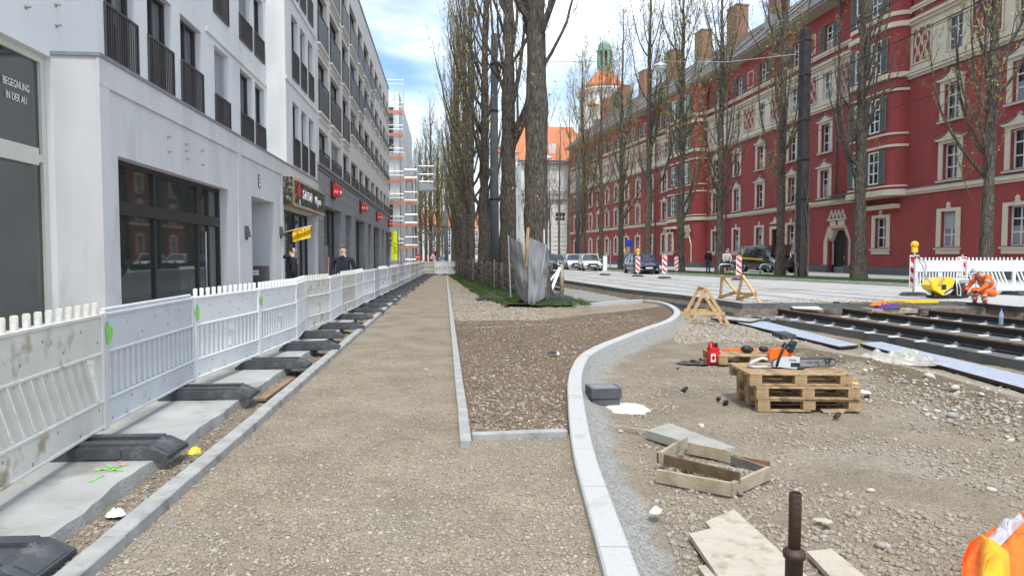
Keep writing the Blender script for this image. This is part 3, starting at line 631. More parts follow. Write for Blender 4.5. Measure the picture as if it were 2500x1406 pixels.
class Fac:
    """facade frame: local x along the wall, -y outwards, z up"""
    def __init__(s, root): s.root = root
    def wall(s, name, m, u0, u1, v0, v1, holes=(), y=0, depth=.3, reveal=None, parent=None):
        us = sorted({u0, u1, *[h[0] for h in holes], *[h[1] for h in holes]}); vs = sorted({v0, v1, *[h[2] for h in holes], *[h[3] for h in holes]})
        us = [u for u in us if u0 <= u <= u1]; vs = [v for v in vs if v0 <= v <= v1]
        b = MB(); b.mat(m)
        for a, c in zip(us, us[1:]):
            for d, e in zip(vs, vs[1:]):
                mu, mv = (a+c)/2, (d+e)/2
                if any(h[0] < mu < h[1] and h[2] < mv < h[3] for h in holes): continue
                b.add([(a,y,d),(c,y,d),(c,y,e),(a,y,e)], [(0,1,2,3)])
        b.mat(reveal or m)
        for a, c, d, e in holes:
            Y = y+depth
            b.add([(a,y,d),(a,Y,d),(a,Y,e),(a,y,e)], [(0,1,2,3)]); b.add([(c,y,d),(c,Y,d),(c,Y,e),(c,y,e)], [(3,2,1,0)])
            b.add([(a,y,e),(a,Y,e),(c,Y,e),(c,y,e)], [(0,1,2,3)]); b.add([(a,y,d),(a,Y,d),(c,Y,d),(c,y,d)], [(3,2,1,0)])
        return b.build(name, m, parent or s.root)
def frame_mesh(w, h, fm, mull=(), trans=(), t=.06, d=.06, y=0):
    """window casing: outer frame, mullions at u fractions, transoms at v fractions (optionally limited)"""
    b = MB(); b.box(0, t, y, y+d, 0, h).box(w-t, w, y, y+d, 0, h).box(t, w-t, y, y+d, 0, t).box(t, w-t, y, y+d, h-t, h)
    for m_ in mull: b.box(m_*w-t/2, m_*w+t/2, y+.004, y+d, t, h-t)
    for q in trans:
        f, a, c = q if isinstance(q, tuple) else (q, 0, 1)
        b.box(max(t, a*w), min(w-t, c*w), y+.008, y+d, f*h-t/2, f*h+t/2)
    return b.mesh('window_frame', fm)
def pane_mesh(w, h, m, y=.045):
    b = MB(); b.add([(.03,y,.03),(w-.03,y,.03),(w-.03,y,h-.03),(.03,y,h-.03)], [(0,1,2,3)]); return b.mesh('pane', m)
_wc = {}
def cached(key, fn):
    if key not in _wc: _wc[key] = fn()
    return _wc[key]
def bars_mesh(w, h, m, pitch=.09, r=.012, y=0, solid=False, gap=0):
    b = MB(); b.box(-.03, w+.03, y-.03, y+.01, h-.05, h).box(-.03, w+.03, y-.03, y+.01, 0, .04)
    b.box(-.03, 0, y-.03, y+.01, .04, h-.05).box(w, w+.03, y-.03, y+.01, .04, h-.05)
    if solid:
        b.box(0, w, y-.015, y-.005, .04, h-.05-gap)
        if gap:
            n = max(2, int(w/.3))
            for i in range(1, n): b.box(i*w/n-.05, i*w/n+.05, y-.014, y-.006, h-.05-gap, h-.05)
    else:
        n = int(w/pitch)
        for i in range(1, n): x = i*w/n; b.box(x-r, x+r, y-.02, y, .04, h-.05)
    return b.mesh('railing', m)
def blind_mesh(w, h, m, y=.0):
    b = MB(); n = int(h/.06)
    for i in range(n): z = i*h/n; b.add([(.05,y,z),(w-.05,y,z),(w-.05,y+.02,z+h/n*.9),(.05,y+.02,z+h/n*.9)], [(0,1,2,3)])
    return b.mesh('roller_blind', m)
def text_mesh(name, body, size, m, parent=None, depth=.004, align='LEFT', sx=1.0, shear=0):
    c = bpy.data.curves.new(name, 'FONT'); c.body = body; c.size = size; c.extrude = depth; c.align_x = align; c.space_character = sx; c.shear = shear; c.resolution_u = 2
    o = bpy.data.objects.new(name, c); COL.objects.link(o); bpy.context.view_layer.update()
    me = bpy.data.meshes.new_from_object(o.evaluated_get(bpy.context.evaluated_depsgraph_get())); me.materials.clear(); me.materials.append(m)
    bpy.data.objects.remove(o); return link(name, me, parent)
# ---------------------------------------------------------------- building 1 (near, lilac ground floor)
XA = -5.7
rA = empty('apartment_building', (XA, 0, 0), math.pi/2, 'near white apartment block with lilac shopfront floor and dark french windows', 'building')
rA.scale = (1.0255,1,1); rA.location.y = .455; fa = Fac(rA); DL = .7           # upper and near walls sit DL behind the shopfront plane
fa.wall('shopfront_wall', M['plaster_l'], 11.17, 30.1, -.1, 4.9, [(11.8,17.7,.02,3.37),(19.8,22.4,.02,3.4),(23.75,29.2,.02,3.35)], 0, .35)
b = MB(); b.mat(M['plaster_l']).add([(11.17,0,-.1),(11.17,DL,-.1),(11.17,DL,4.9),(11.17,0,4.9)], [(0,1,2,3)]); b.build('pier', None, rA)
b = MB().box(11.14, 30.1, -.07, DL, 4.9, 4.96); b.build('ledge_flashing', M['zinc'], rA)
b = MB().box(11.16, 30.1, -.045, -.002, 4.45, 4.9); b.build('fascia_band', M['plaster_l'], rA)
for a, c in ((11.16,11.5),(18.45,18.75),(23.3,23.6),(29.5,29.8)): MB().box(a, c, -.04, -.002, -.1, 4.45).build('pilaster', M['plaster_l'], rA)
# shop window 1
def shop(parent, u0, u1, v0, v1, y, fm, gm, mull, trans, name='shop_window', t=.07):
    w, h = u1-u0, v1-v0
    o = link(name, frame_mesh(w, h, fm, mull, trans, t, .09), parent, loc=(u0, y, v0)); link('pane', pane_mesh(w, h, gm, .05), o); return o
sw = shop(rA, 11.8, 17.7, .02, 3.37, .22, M['dframe'], M['glass2'], (.335,.74,.86), (.76,), t=.10)
link('transom_box', MB().box(.1, 5.8, -.02, .05, 2.36, 2.60).mesh('transom_box', M['dframe']), sw); 
b = MB(); b.tube([(4.62,-.07,.5),(4.62,-.07,2.2)], .02, 6); link('door_handle', b.mesh('door_handle', M['steel'], True), sw)
link('curtain', MB().box(5.15, 5.75, .12, .16, .1, 3.1).mesh('curtain', M['curtain']), sw)
# interior backs (dark rooms)
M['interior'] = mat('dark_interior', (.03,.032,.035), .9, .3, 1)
# portal
MB().box(19.8, 22.4, 1.55, 1.6, .02, 3.4).build('porch_back', M['plaster_l'], rA)
b = MB(); b.add([(19.8,.35,.02),(19.8,1.55,.02),(19.8,1.55,3.4),(19.8,.35,3.4)], [(0,1,2,3)]); b.add([(22.4,.35,.02),(22.4,1.55,.02),(22.4,1.55,3.4),(22.4,.35,3.4)], [(0,1,2,3)]); b.add([(19.8,.35,3.4),(22.4,.35,3.4),(22.4,1.55,3.4),(19.8,1.55,3.4)], [(0,1,2,3)]); b.build('porch_wall', M['plaster_l'], rA)
t_ = tag(MB().bev(0, .3, 0, .9, 0, 1.28, .01).build('cabinet', mat('meter_cabinet', (.10,.10,.11), .6), None, loc=(XA-1.0, 21.6, .05)), 'dark grey meter cabinet standing inside the lilac porch', 'cabinet')
t_.rotation_euler = (0,0,0); t_.location = (XA-.95, 21.45, .05)
me = MB().bev(0, .95, 0, .3, 0, 1.25, .01).mesh('cabinet', mat('meter_cabinet2', (.10,.10,.11), .6)); t_.data = me; t_.location = (XA-1.0, 22.6, .05)
pl_ = MB(); pl_.mat(M['red']).box(0, .62, -.012, 0, 0, .22); pl_.mat(M['white']).box(.03, .59, -.016, -.010, .03, .19); sp = pl_.build('sign_plate', None, t_, loc=(.1, -.004, .92))
o = text_mesh('lettering', 'EINFAHRT FREIHALTEN', .045, M['black'], sp, .001); o.location = (.05, -.019, .09); o.rotation_euler = (math.pi/2, 0, 0)
# wall lamps
for px, lab in ((600, 'angular dark wall lamp left of the porch'), (684, 'angular dark wall lamp right of the porch')):
    p = AX(px, 565, XA); b = MB(); b.prism([(0,-.16),(.13,-.16),(.05,.16),(0,.16)], 'y', -.11, .11); b.box(0, .05, -.04, .04, -.24, -.16)
    tag(b.build('wall_lamp', mat('lamp_grey', (.09,.09,.11), .5), None, loc=p), lab, 'wall lamp', 'angular lamps beside the porch')
p = AX(632, 443, XA); b = MB(); b.mat(M['dframe']).box(0, .02, -.09, .09, -.2, .2); b.mat(M['white']).box(.02,.023,-.06,.06,-.17,-.06).box(.02,.023,-.06,.06,-.03,.05).box(.02,.023,-.06,.06,.08,.16)
o = tag(b.build('house_plate', None, None, loc=p), 'small dark address plate high above the porch', 'plate')
# anchors left from signs
bm_ = MB(); bm_.M = Matrix.Rotation(math.pi/2, 4, 'Y'); bm_.lathe([(.035,0),(.035,.015),(.012,.018),(.012,.05),(.02,.052),(.02,.065)], 8)
am = bm_.mesh('anchor', M['concrete'], True)
for px, py, w in ((409,335,'upper left'),(411,370,'lower left'),(453,352,'top middle'),(453,368,'centre middle'),(455,387,'bottom middle'),(492,368,'upper right'),(493,402,'lower right')):
    tag(link('wall_anchor', am, None, loc=AX(px, py, XA)), w+' anchor stud of the seven above the lilac shopfront window', 'anchor', 'sign anchors on the lilac shopfront')
for px, py, w in ((62,17,'leftmost'),(135,12,'upper right'),(137,62,'lower right')):
    tag(link('wall_anchor', am, None, loc=AX(px, py, XA-DL), scale=(1.15,)*3), w+' anchor stud of the three above the corner shop window', 'anchor', 'sign anchors above the corner window')
# big shop sign
p0 = 23.55; p1 = 29.9
sg = empty('shop_sign', (XA, p0*1.0255+.455, 3.42), math.pi/2, 'boxed bark-patterned shop sign with white script letters and red emblem', 'sign')
w_, h_, d_ = p1-p0, .98, .36
M['goldwood'] = mat('golden_wood', (.42,.29,.12), .7, .2, 4, .1, 40)
M['bark_sign'] = mat('bark_print', (.03,.026,.02), .8, .3, 9, .6, 25, wear=((.30,.26,.18), 7, .50)); M['bark_edge'] = mat('pale_bark', (.42,.39,.32), .9, .2, 5, .3, 30, wear=((.12,.11,.08), 9, .55))
b = MB().bev(0, w_, -d_, -.02, 0, h_, .01); b.build('sign_box', M['goldwood'], sg)
MB().box(.35, w_-.03, -d_-.012, -d_, .07, h_-.08).build('sign_face', M['bark_sign'], sg)
MB().box(.3, w_, -d_-.03, -d_+.01, h_-.078, h_+.01).build('sign_trim', M['bark_edge'], sg); MB().box(.3, w_, -d_-.03, -d_+.01, -.01, .068).build('sign_trim', M['bark_edge'], sg)
MB().box(-.02, .0, -d_, 0, 0, h_+.01).build('end_board', M['bark_sign'], sg) 
o = text_mesh('lettering', 'Suki Suki', .50, M['white'], sg, .012, sx=.95, shear=.25); o.rotation_euler = (math.pi/2, 0, 0); o.location = (1.55, -d_-.03, .34); o.scale = (1.05, 1, 1.15)
o = text_mesh('lettering', 'Nippon', .46, M['white'], sg, .012, sx=.95, shear=.25); o.rotation_euler = (math.pi/2, 0, 0); o.location = (3.95, -d_-.03, .34); o.scale = (1.0, 1, 1.1)
b = MB(); b.prism([(0,0),(.30,.05),(.42,.28),(.33,.55),(.12,.62),(-.05,.4),(-.1,.15)], 'y', -d_-.03, -d_-.014); b.build('emblem', M['red'], sg, loc=(.85, 0, .3), rot=None)
b = MB(); b.prism([(0,0),(.15,-.02),(.1,.2),(.02,.18)], 'y', -d_-.03, -d_-.014); b.build('emblem_tail', M['white'], sg, loc=(1.05, 0, .1))
sw = shop(rA, 23.75, 29.2, .02, 3.35, .30, M['dframe'], M['glass2'], (.12,.56,.80), (.72,), t=.09)
# yellow flag on white pole out of the shopfront
fl = empty('flag', AX(686, 569, XA), 0, 'yellow shop flag with red lettering hanging from a slanting white pole', 'flag')
o0 = AX(686, 569, XA); tip = AY(760, 551, o0.y-.3); b = MB(); b.tube([(0,0,0), tuple(tip-o0)], .014, 6); b.build('flag_pole', M['white'], fl, True)
a0 = AY(714, 561, o0.y-.12)-o0; a1 = tip-o0-Vector((.03,0,.0)); dn = Vector((0,0,-1)); hF = (584-556)/F*o0.y
b = MB(); nx, nz = 16, 8; vs = []
for i in range(nx+1):
    for j in range(nz+1):
        t, s_ = i/nx, j/nz; P = a0.lerp(a1, t)+dn*(hF*1.02*s_)+Vector((0, .05*math.sin(s_*9+t*2)+.02*math.sin(t*11), 0)); vs.append(P)
b.add(vs, [(i*(nz+1)+j, (i+1)*(nz+1)+j, (i+1)*(nz+1)+j+1, i*(nz+1)+j+1) for i in range(nx) for j in range(nz)])
b.build('flag_cloth', mat('flag_yellow', (.80,.52,.015), .7, .12, 4, .2, 8), fl, True)
o = text_mesh('lettering', 'DHL', .26, mat('flag_red', (.45,.05,.01), .7), fl, .001, shear=.25); o.rotation_euler = (math.pi/2, -.24, 0); dd = (a1-a0); o.location = a0+dd*.22+Vector((0,-.10,-hF*.62)); o.scale = (1.3, 1, .8)
# near block with the corner window
fa.wall('corner_wall', M['plaster_w'], -1.0, 11.17, -.1, 19, [(2.5,11.165,.02,4.86)], DL, .3)
sw = shop(rA, 2.5, 11.16, .02, 4.86, DL+.10, M['cframe'], M['glass2'], (.3,.62), (.655,), t=.12)
link('transom_box', MB().box(.12, 8.38, -.03, .05, 3.05, 3.32).mesh('transom_box', M['cframe']), sw)
link('curtain', MB().box(7.85, 8.3, .1, .13, .1, 4.6).mesh('curtain', M['curtain']), sw)
for body, u, v in (('BEGEGNUNG', 10.80, 4.15), ('IN DER AU', 10.73, 3.95)):
    o = text_mesh('lettering', body, .165, M['white'], sw, .001, align='RIGHT'); o.scale = (.64,1,1); o.rotation_euler = (math.pi/2, 0, 0); o.location = (u-2.5, .035, v+.02)
# upper storeys
def french(parent, u0, u1, v0, v1, y, rail_h, fm, blind=0, solid=False, gap=0, mull=(.5,), depth=.16):
    w, h = round(u1-u0, 2), round(v1-v0, 2)
    o = link('window', cached(('f', w, h, fm.name, mull), lambda: frame_mesh(w, h, fm, mull, (), .07, .07)), parent, loc=(u0, y+depth, v0))
    link('pane', cached(('p', w, h), lambda: pane_mesh(w, h, M['glass'], .05)), o)
    link('railing', cached(('r', w, rail_h, solid, fm.name, gap), lambda: bars_mesh(w, rail_h, M['dframe'] if solid else fm, solid=solid, gap=gap)), o, loc=(0, -depth-.015, -.03))
    if blind: link('roller_blind', cached(('b', w, round(h*blind, 2)), lambda: blind_mesh(w, round(h*blind, 2), M['blind'])), o, loc=(0, -.03, h*(1-blind)))
    return o
colsL = [(12.93,14.23),(14.77,16.07),(16.58,17.99),(18.96,20.2),(21.3,22.6),(22.95,24.1)]
colsR = [(25.35,26.45),(26.9,27.9),(28.4,29.4)]
holes = []; rows = [5.4+3.05*k for k in range(5)]
for k, z in enumerate(rows[:4]):
    for i, (a, c) in enumerate(colsL): holes.append((a, c, z, z+2.12))
fa.wall('upper_wall', M['plaster_w'], 11.17, 24.3, 4.96, 19, holes, DL, .2)
for k, z in enumerate(rows[:4]):
    for i, (a, c) in enumerate(colsL): french(rA, a, c, z, z+2.12, DL, 1.05 if i < 3 else .8, M['bframe'], blind=.62 if (i, k) in ((3,0),(4,1),(2,2)) else 0)
    if k: MB().box(18.3, 24.3, DL-.05, DL-.002, z-.78, z-.66).build('string_course', M['plaster_w'], rA)
holes = [(a, c, z-.25, z+2.1) for z in [5.35,8.6,11.8,15.0] for a, c in colsR]
fa.wall('upper_wall', M['plaster_w'], 24.3, 30.1, 4.96, 19, holes, 0, .2)
b = MB(); b.add([(24.3,0,4.96),(24.3,DL,4.96),(24.3,DL,19),(24.3,0,19)], [(0,1,2,3)]); b.build('return_wall', M['plaster_w'], rA)
for a, c, d, e in holes: french(rA, a, c, d, e, 0, 1.05, M['bframe'])
for z in (8.0, 11.2, 14.4): MB().box(24.27, 30.1, -.05, -.002, z, z+.12).build('string_course', M['plaster_w'], rA)
MB().box(-1, 30.1, 1.3, 14, 0, 18.9).build('core', M['interior'], rA); MB().box(-1, 30.1, 1.0, 14, 18.9, 19.1).build('roof_slab', M['plaster_w'], rA); MB().box(11.5, 19.4, .6, .62, 0, 4.8).box(23.4, 30.0, .6, .62, 0, 4.8).build('interior', M['interior'], rA)
# ---------------------------------------------------------------- building 2 (grey stone base, cream above)
XB = -5.72
rB = empty('apartment_building', (XB, 0, 0), math.pi/2, 'long cream apartment block with dark balcony panels over a grey stone shop floor', 'building')
rB.scale = (1.0255,1,1); rB.location.y = .455; fb = Fac(rB)
op = [(31.4,36.9,.4,4.05),(38.4,40.9,.02,4.05),(42.6,47.5,.4,4.0),(49.5,51.7,.02,4.0),(53.4,58.2,.4,4.0),(60.3,62.3,.02,4.0),(64.3,68.4,.02,4.0)]
fb.wall('stone_base', M['cladjoint'], 30.1, 69, -.1, 5.72, op, 0, .5, M['cladding'])
bu = sorted({30.1, 69, *[o_[0] for o_ in op], *[o_[1] for o_ in op]}); us = []
for a, c in zip(bu, bu[1:]):
    n = max(1, round((c-a)/1.35)); us += [a+(c-a)*i/n for i in range(n)]
us.append(69)
vs_ = [-.05, .4, 1.1, 1.8, 2.5, 3.25, 4.02, 4.6, 5.15, 5.7]; rnd = random.Random(3)
for i, (a, c) in enumerate(zip(us, us[1:])):
    for j, (d, e) in enumerate(zip(vs_, vs_[1:])):
        mu, mv = (a+c)/2, (d+e)/2
        if any(h[0]-.01 < mu < h[1]+.01 and h[2]-.01 < mv < h[3] for h in op): continue
        key = ('clad', round(c-a, 3), round(e-d, 3)); me = cached(key, lambda: MB().box(.006, (c-a)-.006, -.03, -.001, .006, (e-d)-.006).mesh('stone_panel', M['cladding']))
        link('stone_panel', me, rB, loc=(a, rnd.uniform(-.003, .003), d))
for a, c, d, e in op:
    w = c-a
    if w > 4.0 and a < 60:
        o = link('shop_window', frame_mesh(w, e-d, M['dframe'], (.45,.72), (.5,), .07, .08), rB, loc=(a, .40, d)); 
        link('pane', pane_mesh(w, e-d, M['glass2'], .05), o); link('frosted_film', MB().box(.07, w*.72, .035, .045, .07, (e-d)*.5-.04).mesh('frosted_film', M['frost']), o)
    else:
        o = link('shop_door', frame_mesh(w, e-d, M['dframe'], (.5,), (.78,), .09, .08), rB, loc=(a, .42, d)); link('pane', pane_mesh(w, e-d, M['glass'] if a > 60 else M['interior'], .05), o)
MB().box(30.1, 69.1, -.12, .02, 5.72, 5.86).build('cornice', M['zinc'], rB); MB().box(30.1, 69.05, -.05, -.032, 5.5, 5.55).build('cornice_groove', M['dframe'], rB)
colsB = [(30.7,33.2),(33.95,37.0),(37.9,40.3),(41.1,44.3),(45,47.4),(48.1,51.4),(52.2,54.6),(55.5,58.4),(59.4,61.5),(62.6,65.3),(66.2,68.2)]
holes = []; spec = []
tops = [7.5, 10.75, 13.85, 17.0]
for k, tp in enumerate(tops):
    for i, (a, c) in enumerate(colsB):
        tall = k > 0 and i < 3+2*(k-1)
        sill = 5.86 if k == 0 else (tp-2.45 if tall else tp-1.62)
        holes.append((a, c, sill, tp)); spec.append((k, i, tall))
fb.wall('upper_wall', M['plaster_c'], 30.1, 69, 5.86, 18.7, holes, 0, .26)
for (a, c, d, e), (k, i, tall) in zip(holes, spec):
    w = round(c-a, 2); h = round(e-d, 2); half = .46 if w < 2.7 else .5
    o = link('window', cached(('w', w, h), lambda: frame_mesh(w, h, M['dframe'], (half,), (), .08, .07)), rB, loc=(a, .2, d)); link('pane', cached(('p', w, h), lambda: pane_mesh(w, h, M['glass'], .05)), o)
    rh = 1.45 if tall else .72; link('railing', cached(('rb', w, rh), lambda: bars_mesh(w, rh, M['dframe'], solid=True, gap=.13)), o, loc=(0, -.225, -.06))
    if k: link('sill', cached(('s', w), lambda: MB().box(-.1, w+.1, -.13, -.002, -.16, -.08).box(-.06, w+.06, -.07, -.002, -.42, -.38).mesh('sill', M['plaster_c'])), o, loc=(0, -.2, 0))
    if (k, i) in ((0,1),(1,3),(2,3),(2,5),(3,2)): link('roller_blind', cached(('b', w, round(h*.85, 2)), lambda: blind_mesh(w, round(h*.85, 2), M['blind'])), o, loc=(0, -.03, h*.15))
MB().box(30.1, 69.1, -.06, .3, 18.7, 18.85).build('parapet_cap', M['zinc'], rB)
b = MB(); b.add([(69,0,-.1),(69,12,-.1),(69,12,18.7),(69,0,18.7)], [(0,1,2,3)]); b.build('end_wall', M['plaster_c'], rB)
MB().box(30.1, 68.9, .6, 12, 0, 18.6).build('core', M['interior'], rB)
# red cube signs
for k, (px, lab) in enumerate(((807, 'nearest red cube sign projecting from the grey stone wall'), (877, 'second red cube sign along the grey stone wall'), (917, 'third red cube sign along the grey stone wall'), (946, 'farthest red cube sign on the grey wall beside the scaffold'))):
    u = 9405/(1087-px)*1.0255+.455; s_ = (.85, .8, .8, .8)[k]
    r_ = empty('cube_sign', (XB+.03, u, 4.62), math.pi/2, lab, 'sign', 'red cube signs on the grey wall')
    MB().bev(-.18, .9, -.08, 0, -.12, s_*.9, .01).build('back_plate', M['black'], r_); MB().bev(0, s_, -.42, -.08, 0, s_*.66, .02).build('cube', M['redpl'], r_)
    o = text_mesh('lettering', 'NORMA', .20, M['white'], r_, .004); o.rotation_euler = (math.pi/2, 0, 0); o.location = (.03, -.426, .14); o.scale = (.95, 1, 1.7)
    o = text_mesh('lettering', 'N', .24, M['white'], r_, .003); o.rotation_euler = (math.pi/2, 0, -math.pi/2); o.location = (-.004, -.15, .15)
# red/white poster stand leaning at the corner
b = MB(); b.mat(M['red']).box(0, .35, -.03, 0, 0, 1.55); b.mat(M['white']).box(.2, .32, -.034, -.03, .1, 1.5)
tag(b.build('poster_board', None, None, loc=(XA+.35, 31.1, .05), rot=(.05, 0, math.pi/2)), 'narrow red and white advertising board beside the lilac shopfront corner', 'board')
# ---------------------------------------------------------------- building 3 behind scaffold
rC = empty('white_house', (-12, 79, 0), 0, 'white house under renovation behind the scaffold', 'building'); wallC = M['plaster_w']
fc = Fac(rC)
hl = [(x, x+1.3, z, z+2.0) for z in (3.6, 7.4, 11.0) for x in (1.2, 4.4)]+[(3.9, 6.0, 14.0, 19.6)]
fc.wall('end_wall', wallC, 0, 6.85, -.1, 20.3, [(5.1,6.1,2.4,4.4),(5.0,6.1,5.3,8.0),(5.1,5.8,9.0,10.7),(4.6,6.2,13.3,18.6)], 0, .25)
for a, c, d, e in [(5.1,6.1,2.4,4.4),(5.0,6.1,5.3,8.0),(5.1,5.8,9.0,10.7),(4.6,6.2,13.3,18.6)]:
    o = link('window', frame_mesh(c-a, e-d, M['white'] if d < 13 else M['steel'], (.5,), (.33,.66), .06, .06), rC, loc=(a, .16, d)); link('pane', pane_mesh(c-a, e-d, M['glass'], .05), o)
b = MB(); b.box(0, 6.85, .05, 28, -.1, 20.3); b.mesh
b = MB(); b.add([(6.86,0,-.1),(6.86,30,-.1),(6.86,30,20.3),(6.86,0,20.3)], [(0,1,2,3)]); b.add([(0,0,20.3),(6.86,0,20.3),(6.86,30,20.3),(0,30,20.3)], [(0,1,2,3)]); b.build('side_wall', wallC, rC)
MB().box(0, 6.9, .5, .6, 0, 20).build('interior', M['interior'], rC)
sc = empty('scaffold', (-7.7, 77.2, 0), 0, 'galvanised scaffold with orange toe boards in front of the white house', 'scaffold')
pole = MB().tube([(0,0,0),(0,0,1)], .045, 6).mesh('pole', M['alu'], True); M['toe'] = mat('orange_toe_board', (.60,.19,.09), .7, .15, 4)
dk = MB().box(0, 3.1, 0, 1.0, 0, .05).mesh('deck', M['alu']); tb = MB().box(0, 3.1, -.03, 0, .0, .28).mesh('toe_board', M['toe']); gr_ = MB().tube([(0,0,.75),(3.1,0,.75)], .02, 5).tube([(0,0,1.2),(3.1,0,1.2)], .02, 5).mesh('guard_rail', M['steel'])
br = MB().tube([(0,0,0),(3.1,0,2.5)], .03, 5).mesh('brace', M['alu'])
for x, y in ((0,0),(0,1),(1.05,0),(2.1,0),(3.1,0),(3.1,1)): link('pole', pole, sc, loc=(x, y, 0), scale=(1, 1, 21.5))
for k, z in enumerate((2.35,4.85,7.4,9.9,12.45,15.0,17.5)):
    link('deck', dk, sc, loc=(0, .0, z)); link('toe_board', tb, sc, loc=(0, -.02, z+.05)); link('guard_rail', gr_, sc, loc=(0, -.02, z))
    if k % 2 == 0: link('brace', br, sc, loc=(0, -.03, z))
link('guard_rail', gr_, sc, loc=(0, 0, 20.0))
st = empty('scaffold_tower', (-4.45, 76.6, 0), 0, 'narrow scaffold stair tower beside the white house scaffold', 'scaffold')
for x, y in ((0,0),(1.0,0),(1.35,0),(0,2.4),(1.35,2.4)): link('pole', pole, st, loc=(x, y, 0), scale=(1.2, 1.2, 13.2))
td = MB().box(0, 1.35, 0, 2.4, 0, .05).mesh('deck', M['alu']); tt = MB().box(0, 1.35, -.04, 0, 0, .28).mesh('toe_board', M['toe'])
tr = MB()
for i in range(9): tr.box(.1, .7, .2+i*.23, .42+i*.23, i*.27, i*.27+.04)
tr.tube([(.08,.1,0),(.08,2.3,2.45)], .035, 5).tube([(.72,.1,0),(.72,2.3,2.45)], .035, 5); trm = tr.mesh('stair', M['alu'])
rg = MB()
for i in range(7): rg.tube([(.15+i*.17,0,.3),(.15+i*.17,0,1.15)], .018, 4)
rg.tube([(0,0,1.2),(1.35,0,1.2)], .03, 5).tube([(0,0,.3),(1.35,0,.3)], .03, 5); rgm = rg.mesh('guard_rail', M['alu'])
for k in range(5):
    z = .05+2.5*k; link('deck', td, st, loc=(0, 0, z)); link('toe_board', tt, st, loc=(0, 0, z)); link('stair', trm, st, loc=(0, 0, z)); link('guard_rail', rgm, st, loc=(0, -.03, z))
b = MB(); b.box(1.6, 3.2, -.3, 1.2, 8.9, 9.0)
for x in (1.6, 3.2):
    for y in (-.3, 1.2): b.tube([(x,y,8.9),(x,y,11.6)], .04, 5)
for z in (9.9, 10.7, 11.6): b.tube([(1.6,-.3,z),(3.2,-.3,z)], .03, 5)
b.box(1.6, 3.2, -.33, -.3, 9.0, 9.7); b.build('lift_cage', M['steel'], st)
b = MB(); b.box(1.35, 4.2, -.1, 2.0, 4.2, 4.32).tube([(1.3,0,2.9),(4.0,0,4.2)], .05, 6).tube([(3.0,0,4.25),(5.6,0,4.9)], .05, 6); b.build('canopy_deck', M['oldwood'], st)
# yellow banner and grey hoarding posts near the scaffold foot
b = MB(); b.box(0, .62, 0, .04, 0, 2.95); 
bn = empty('banner', AY(963, 648, 70), 0, 'tall neon yellow vertical banner at the foot of the scaffold', 'banner'); b.build('banner_cloth', mat('neon_yellow', (.82,.88,.03), .6, .05, 4), bn, loc=(-.3, 0, .55))
MB().tube([(.36,.03,-1.2),(.36,.03,3.6)], .05, 6).build('pole', M['black'], bn); o = text_mesh('lettering', 'CAFE', .5, M['black'], bn, .002); o.rotation_euler = (math.pi/2, math.pi/2, 0); o.location = (-.12, -.004, 2.3); o.scale = (1, 1, .8)
# ================================================================== RED BUILDING
M['redwall'] = mat('red_render', (.335,.062,.058), .92, .06, 1.2, .35, 90, wear=((.28,.055,.052), .9, .48), stretch=(1,1,.35))
M['cream'] = mat('cream_stucco', (.66,.575,.455), .85, .05, 2, .15, 60)
M['plinth'] = mat('grey_plinth', (.13,.13,.135), .9, .08, 2, .15, 40)
M['wframe'] = mat('white_window_frame', (.74,.75,.76), .5, .03, 4)
M['shutter'] = mat('grey_green_shutter', (.13,.17,.16), .7, .1, 4)
M['slate'] = mat('dark_roof_tile', (.105,.09,.09), .75, .25, 3, .3, 30, wear=((.17,.15,.15), 2, .55))
M['brick'] = None
def brickmat():
    m = bpy.data.materials.new('chimney_brick'); m.use_nodes = True; t = m.node_tree; N = t.nodes; L = t.links
    c = N.new('ShaderNodeTexCoord'); bk = N.new('ShaderNodeTexBrick'); bk.inputs['Scale'].default_value = 4; bk.inputs['Color1'].default_value = (.30,.13,.075,1); bk.inputs['Color2'].default_value = (.22,.10,.065,1); bk.inputs['Mortar'].default_value = (.30,.25,.2,1); bk.inputs['Mortar Size'].default_value = .015
    sx = N.new('ShaderNodeSeparateXYZ'); L.new(c.outputs['Object'], sx.inputs[0]); ad = N.new('ShaderNodeMath'); L.new(sx.outputs[0], ad.inputs[0]); L.new(sx.outputs[1], ad.inputs[1]); cx = N.new('ShaderNodeCombineXYZ'); L.new(ad.outputs[0], cx.inputs[0]); L.new(sx.outputs[2], cx.inputs[1]); L.new(cx.outputs[0], bk.inputs[0]); L.new(bk.outputs[0], N['Principled BSDF'].inputs['Base Color']); N['Principled BSDF'].inputs['Roughness'].default_value = .9
    return m
M['brick'] = brickmat()
M['doorwood'] = mat('dark_gate', (.022,.018,.018), .5, .2, 4)
PZ = .42
rR = fr = None
W, H1 = 1.15, 2.0     # window opening
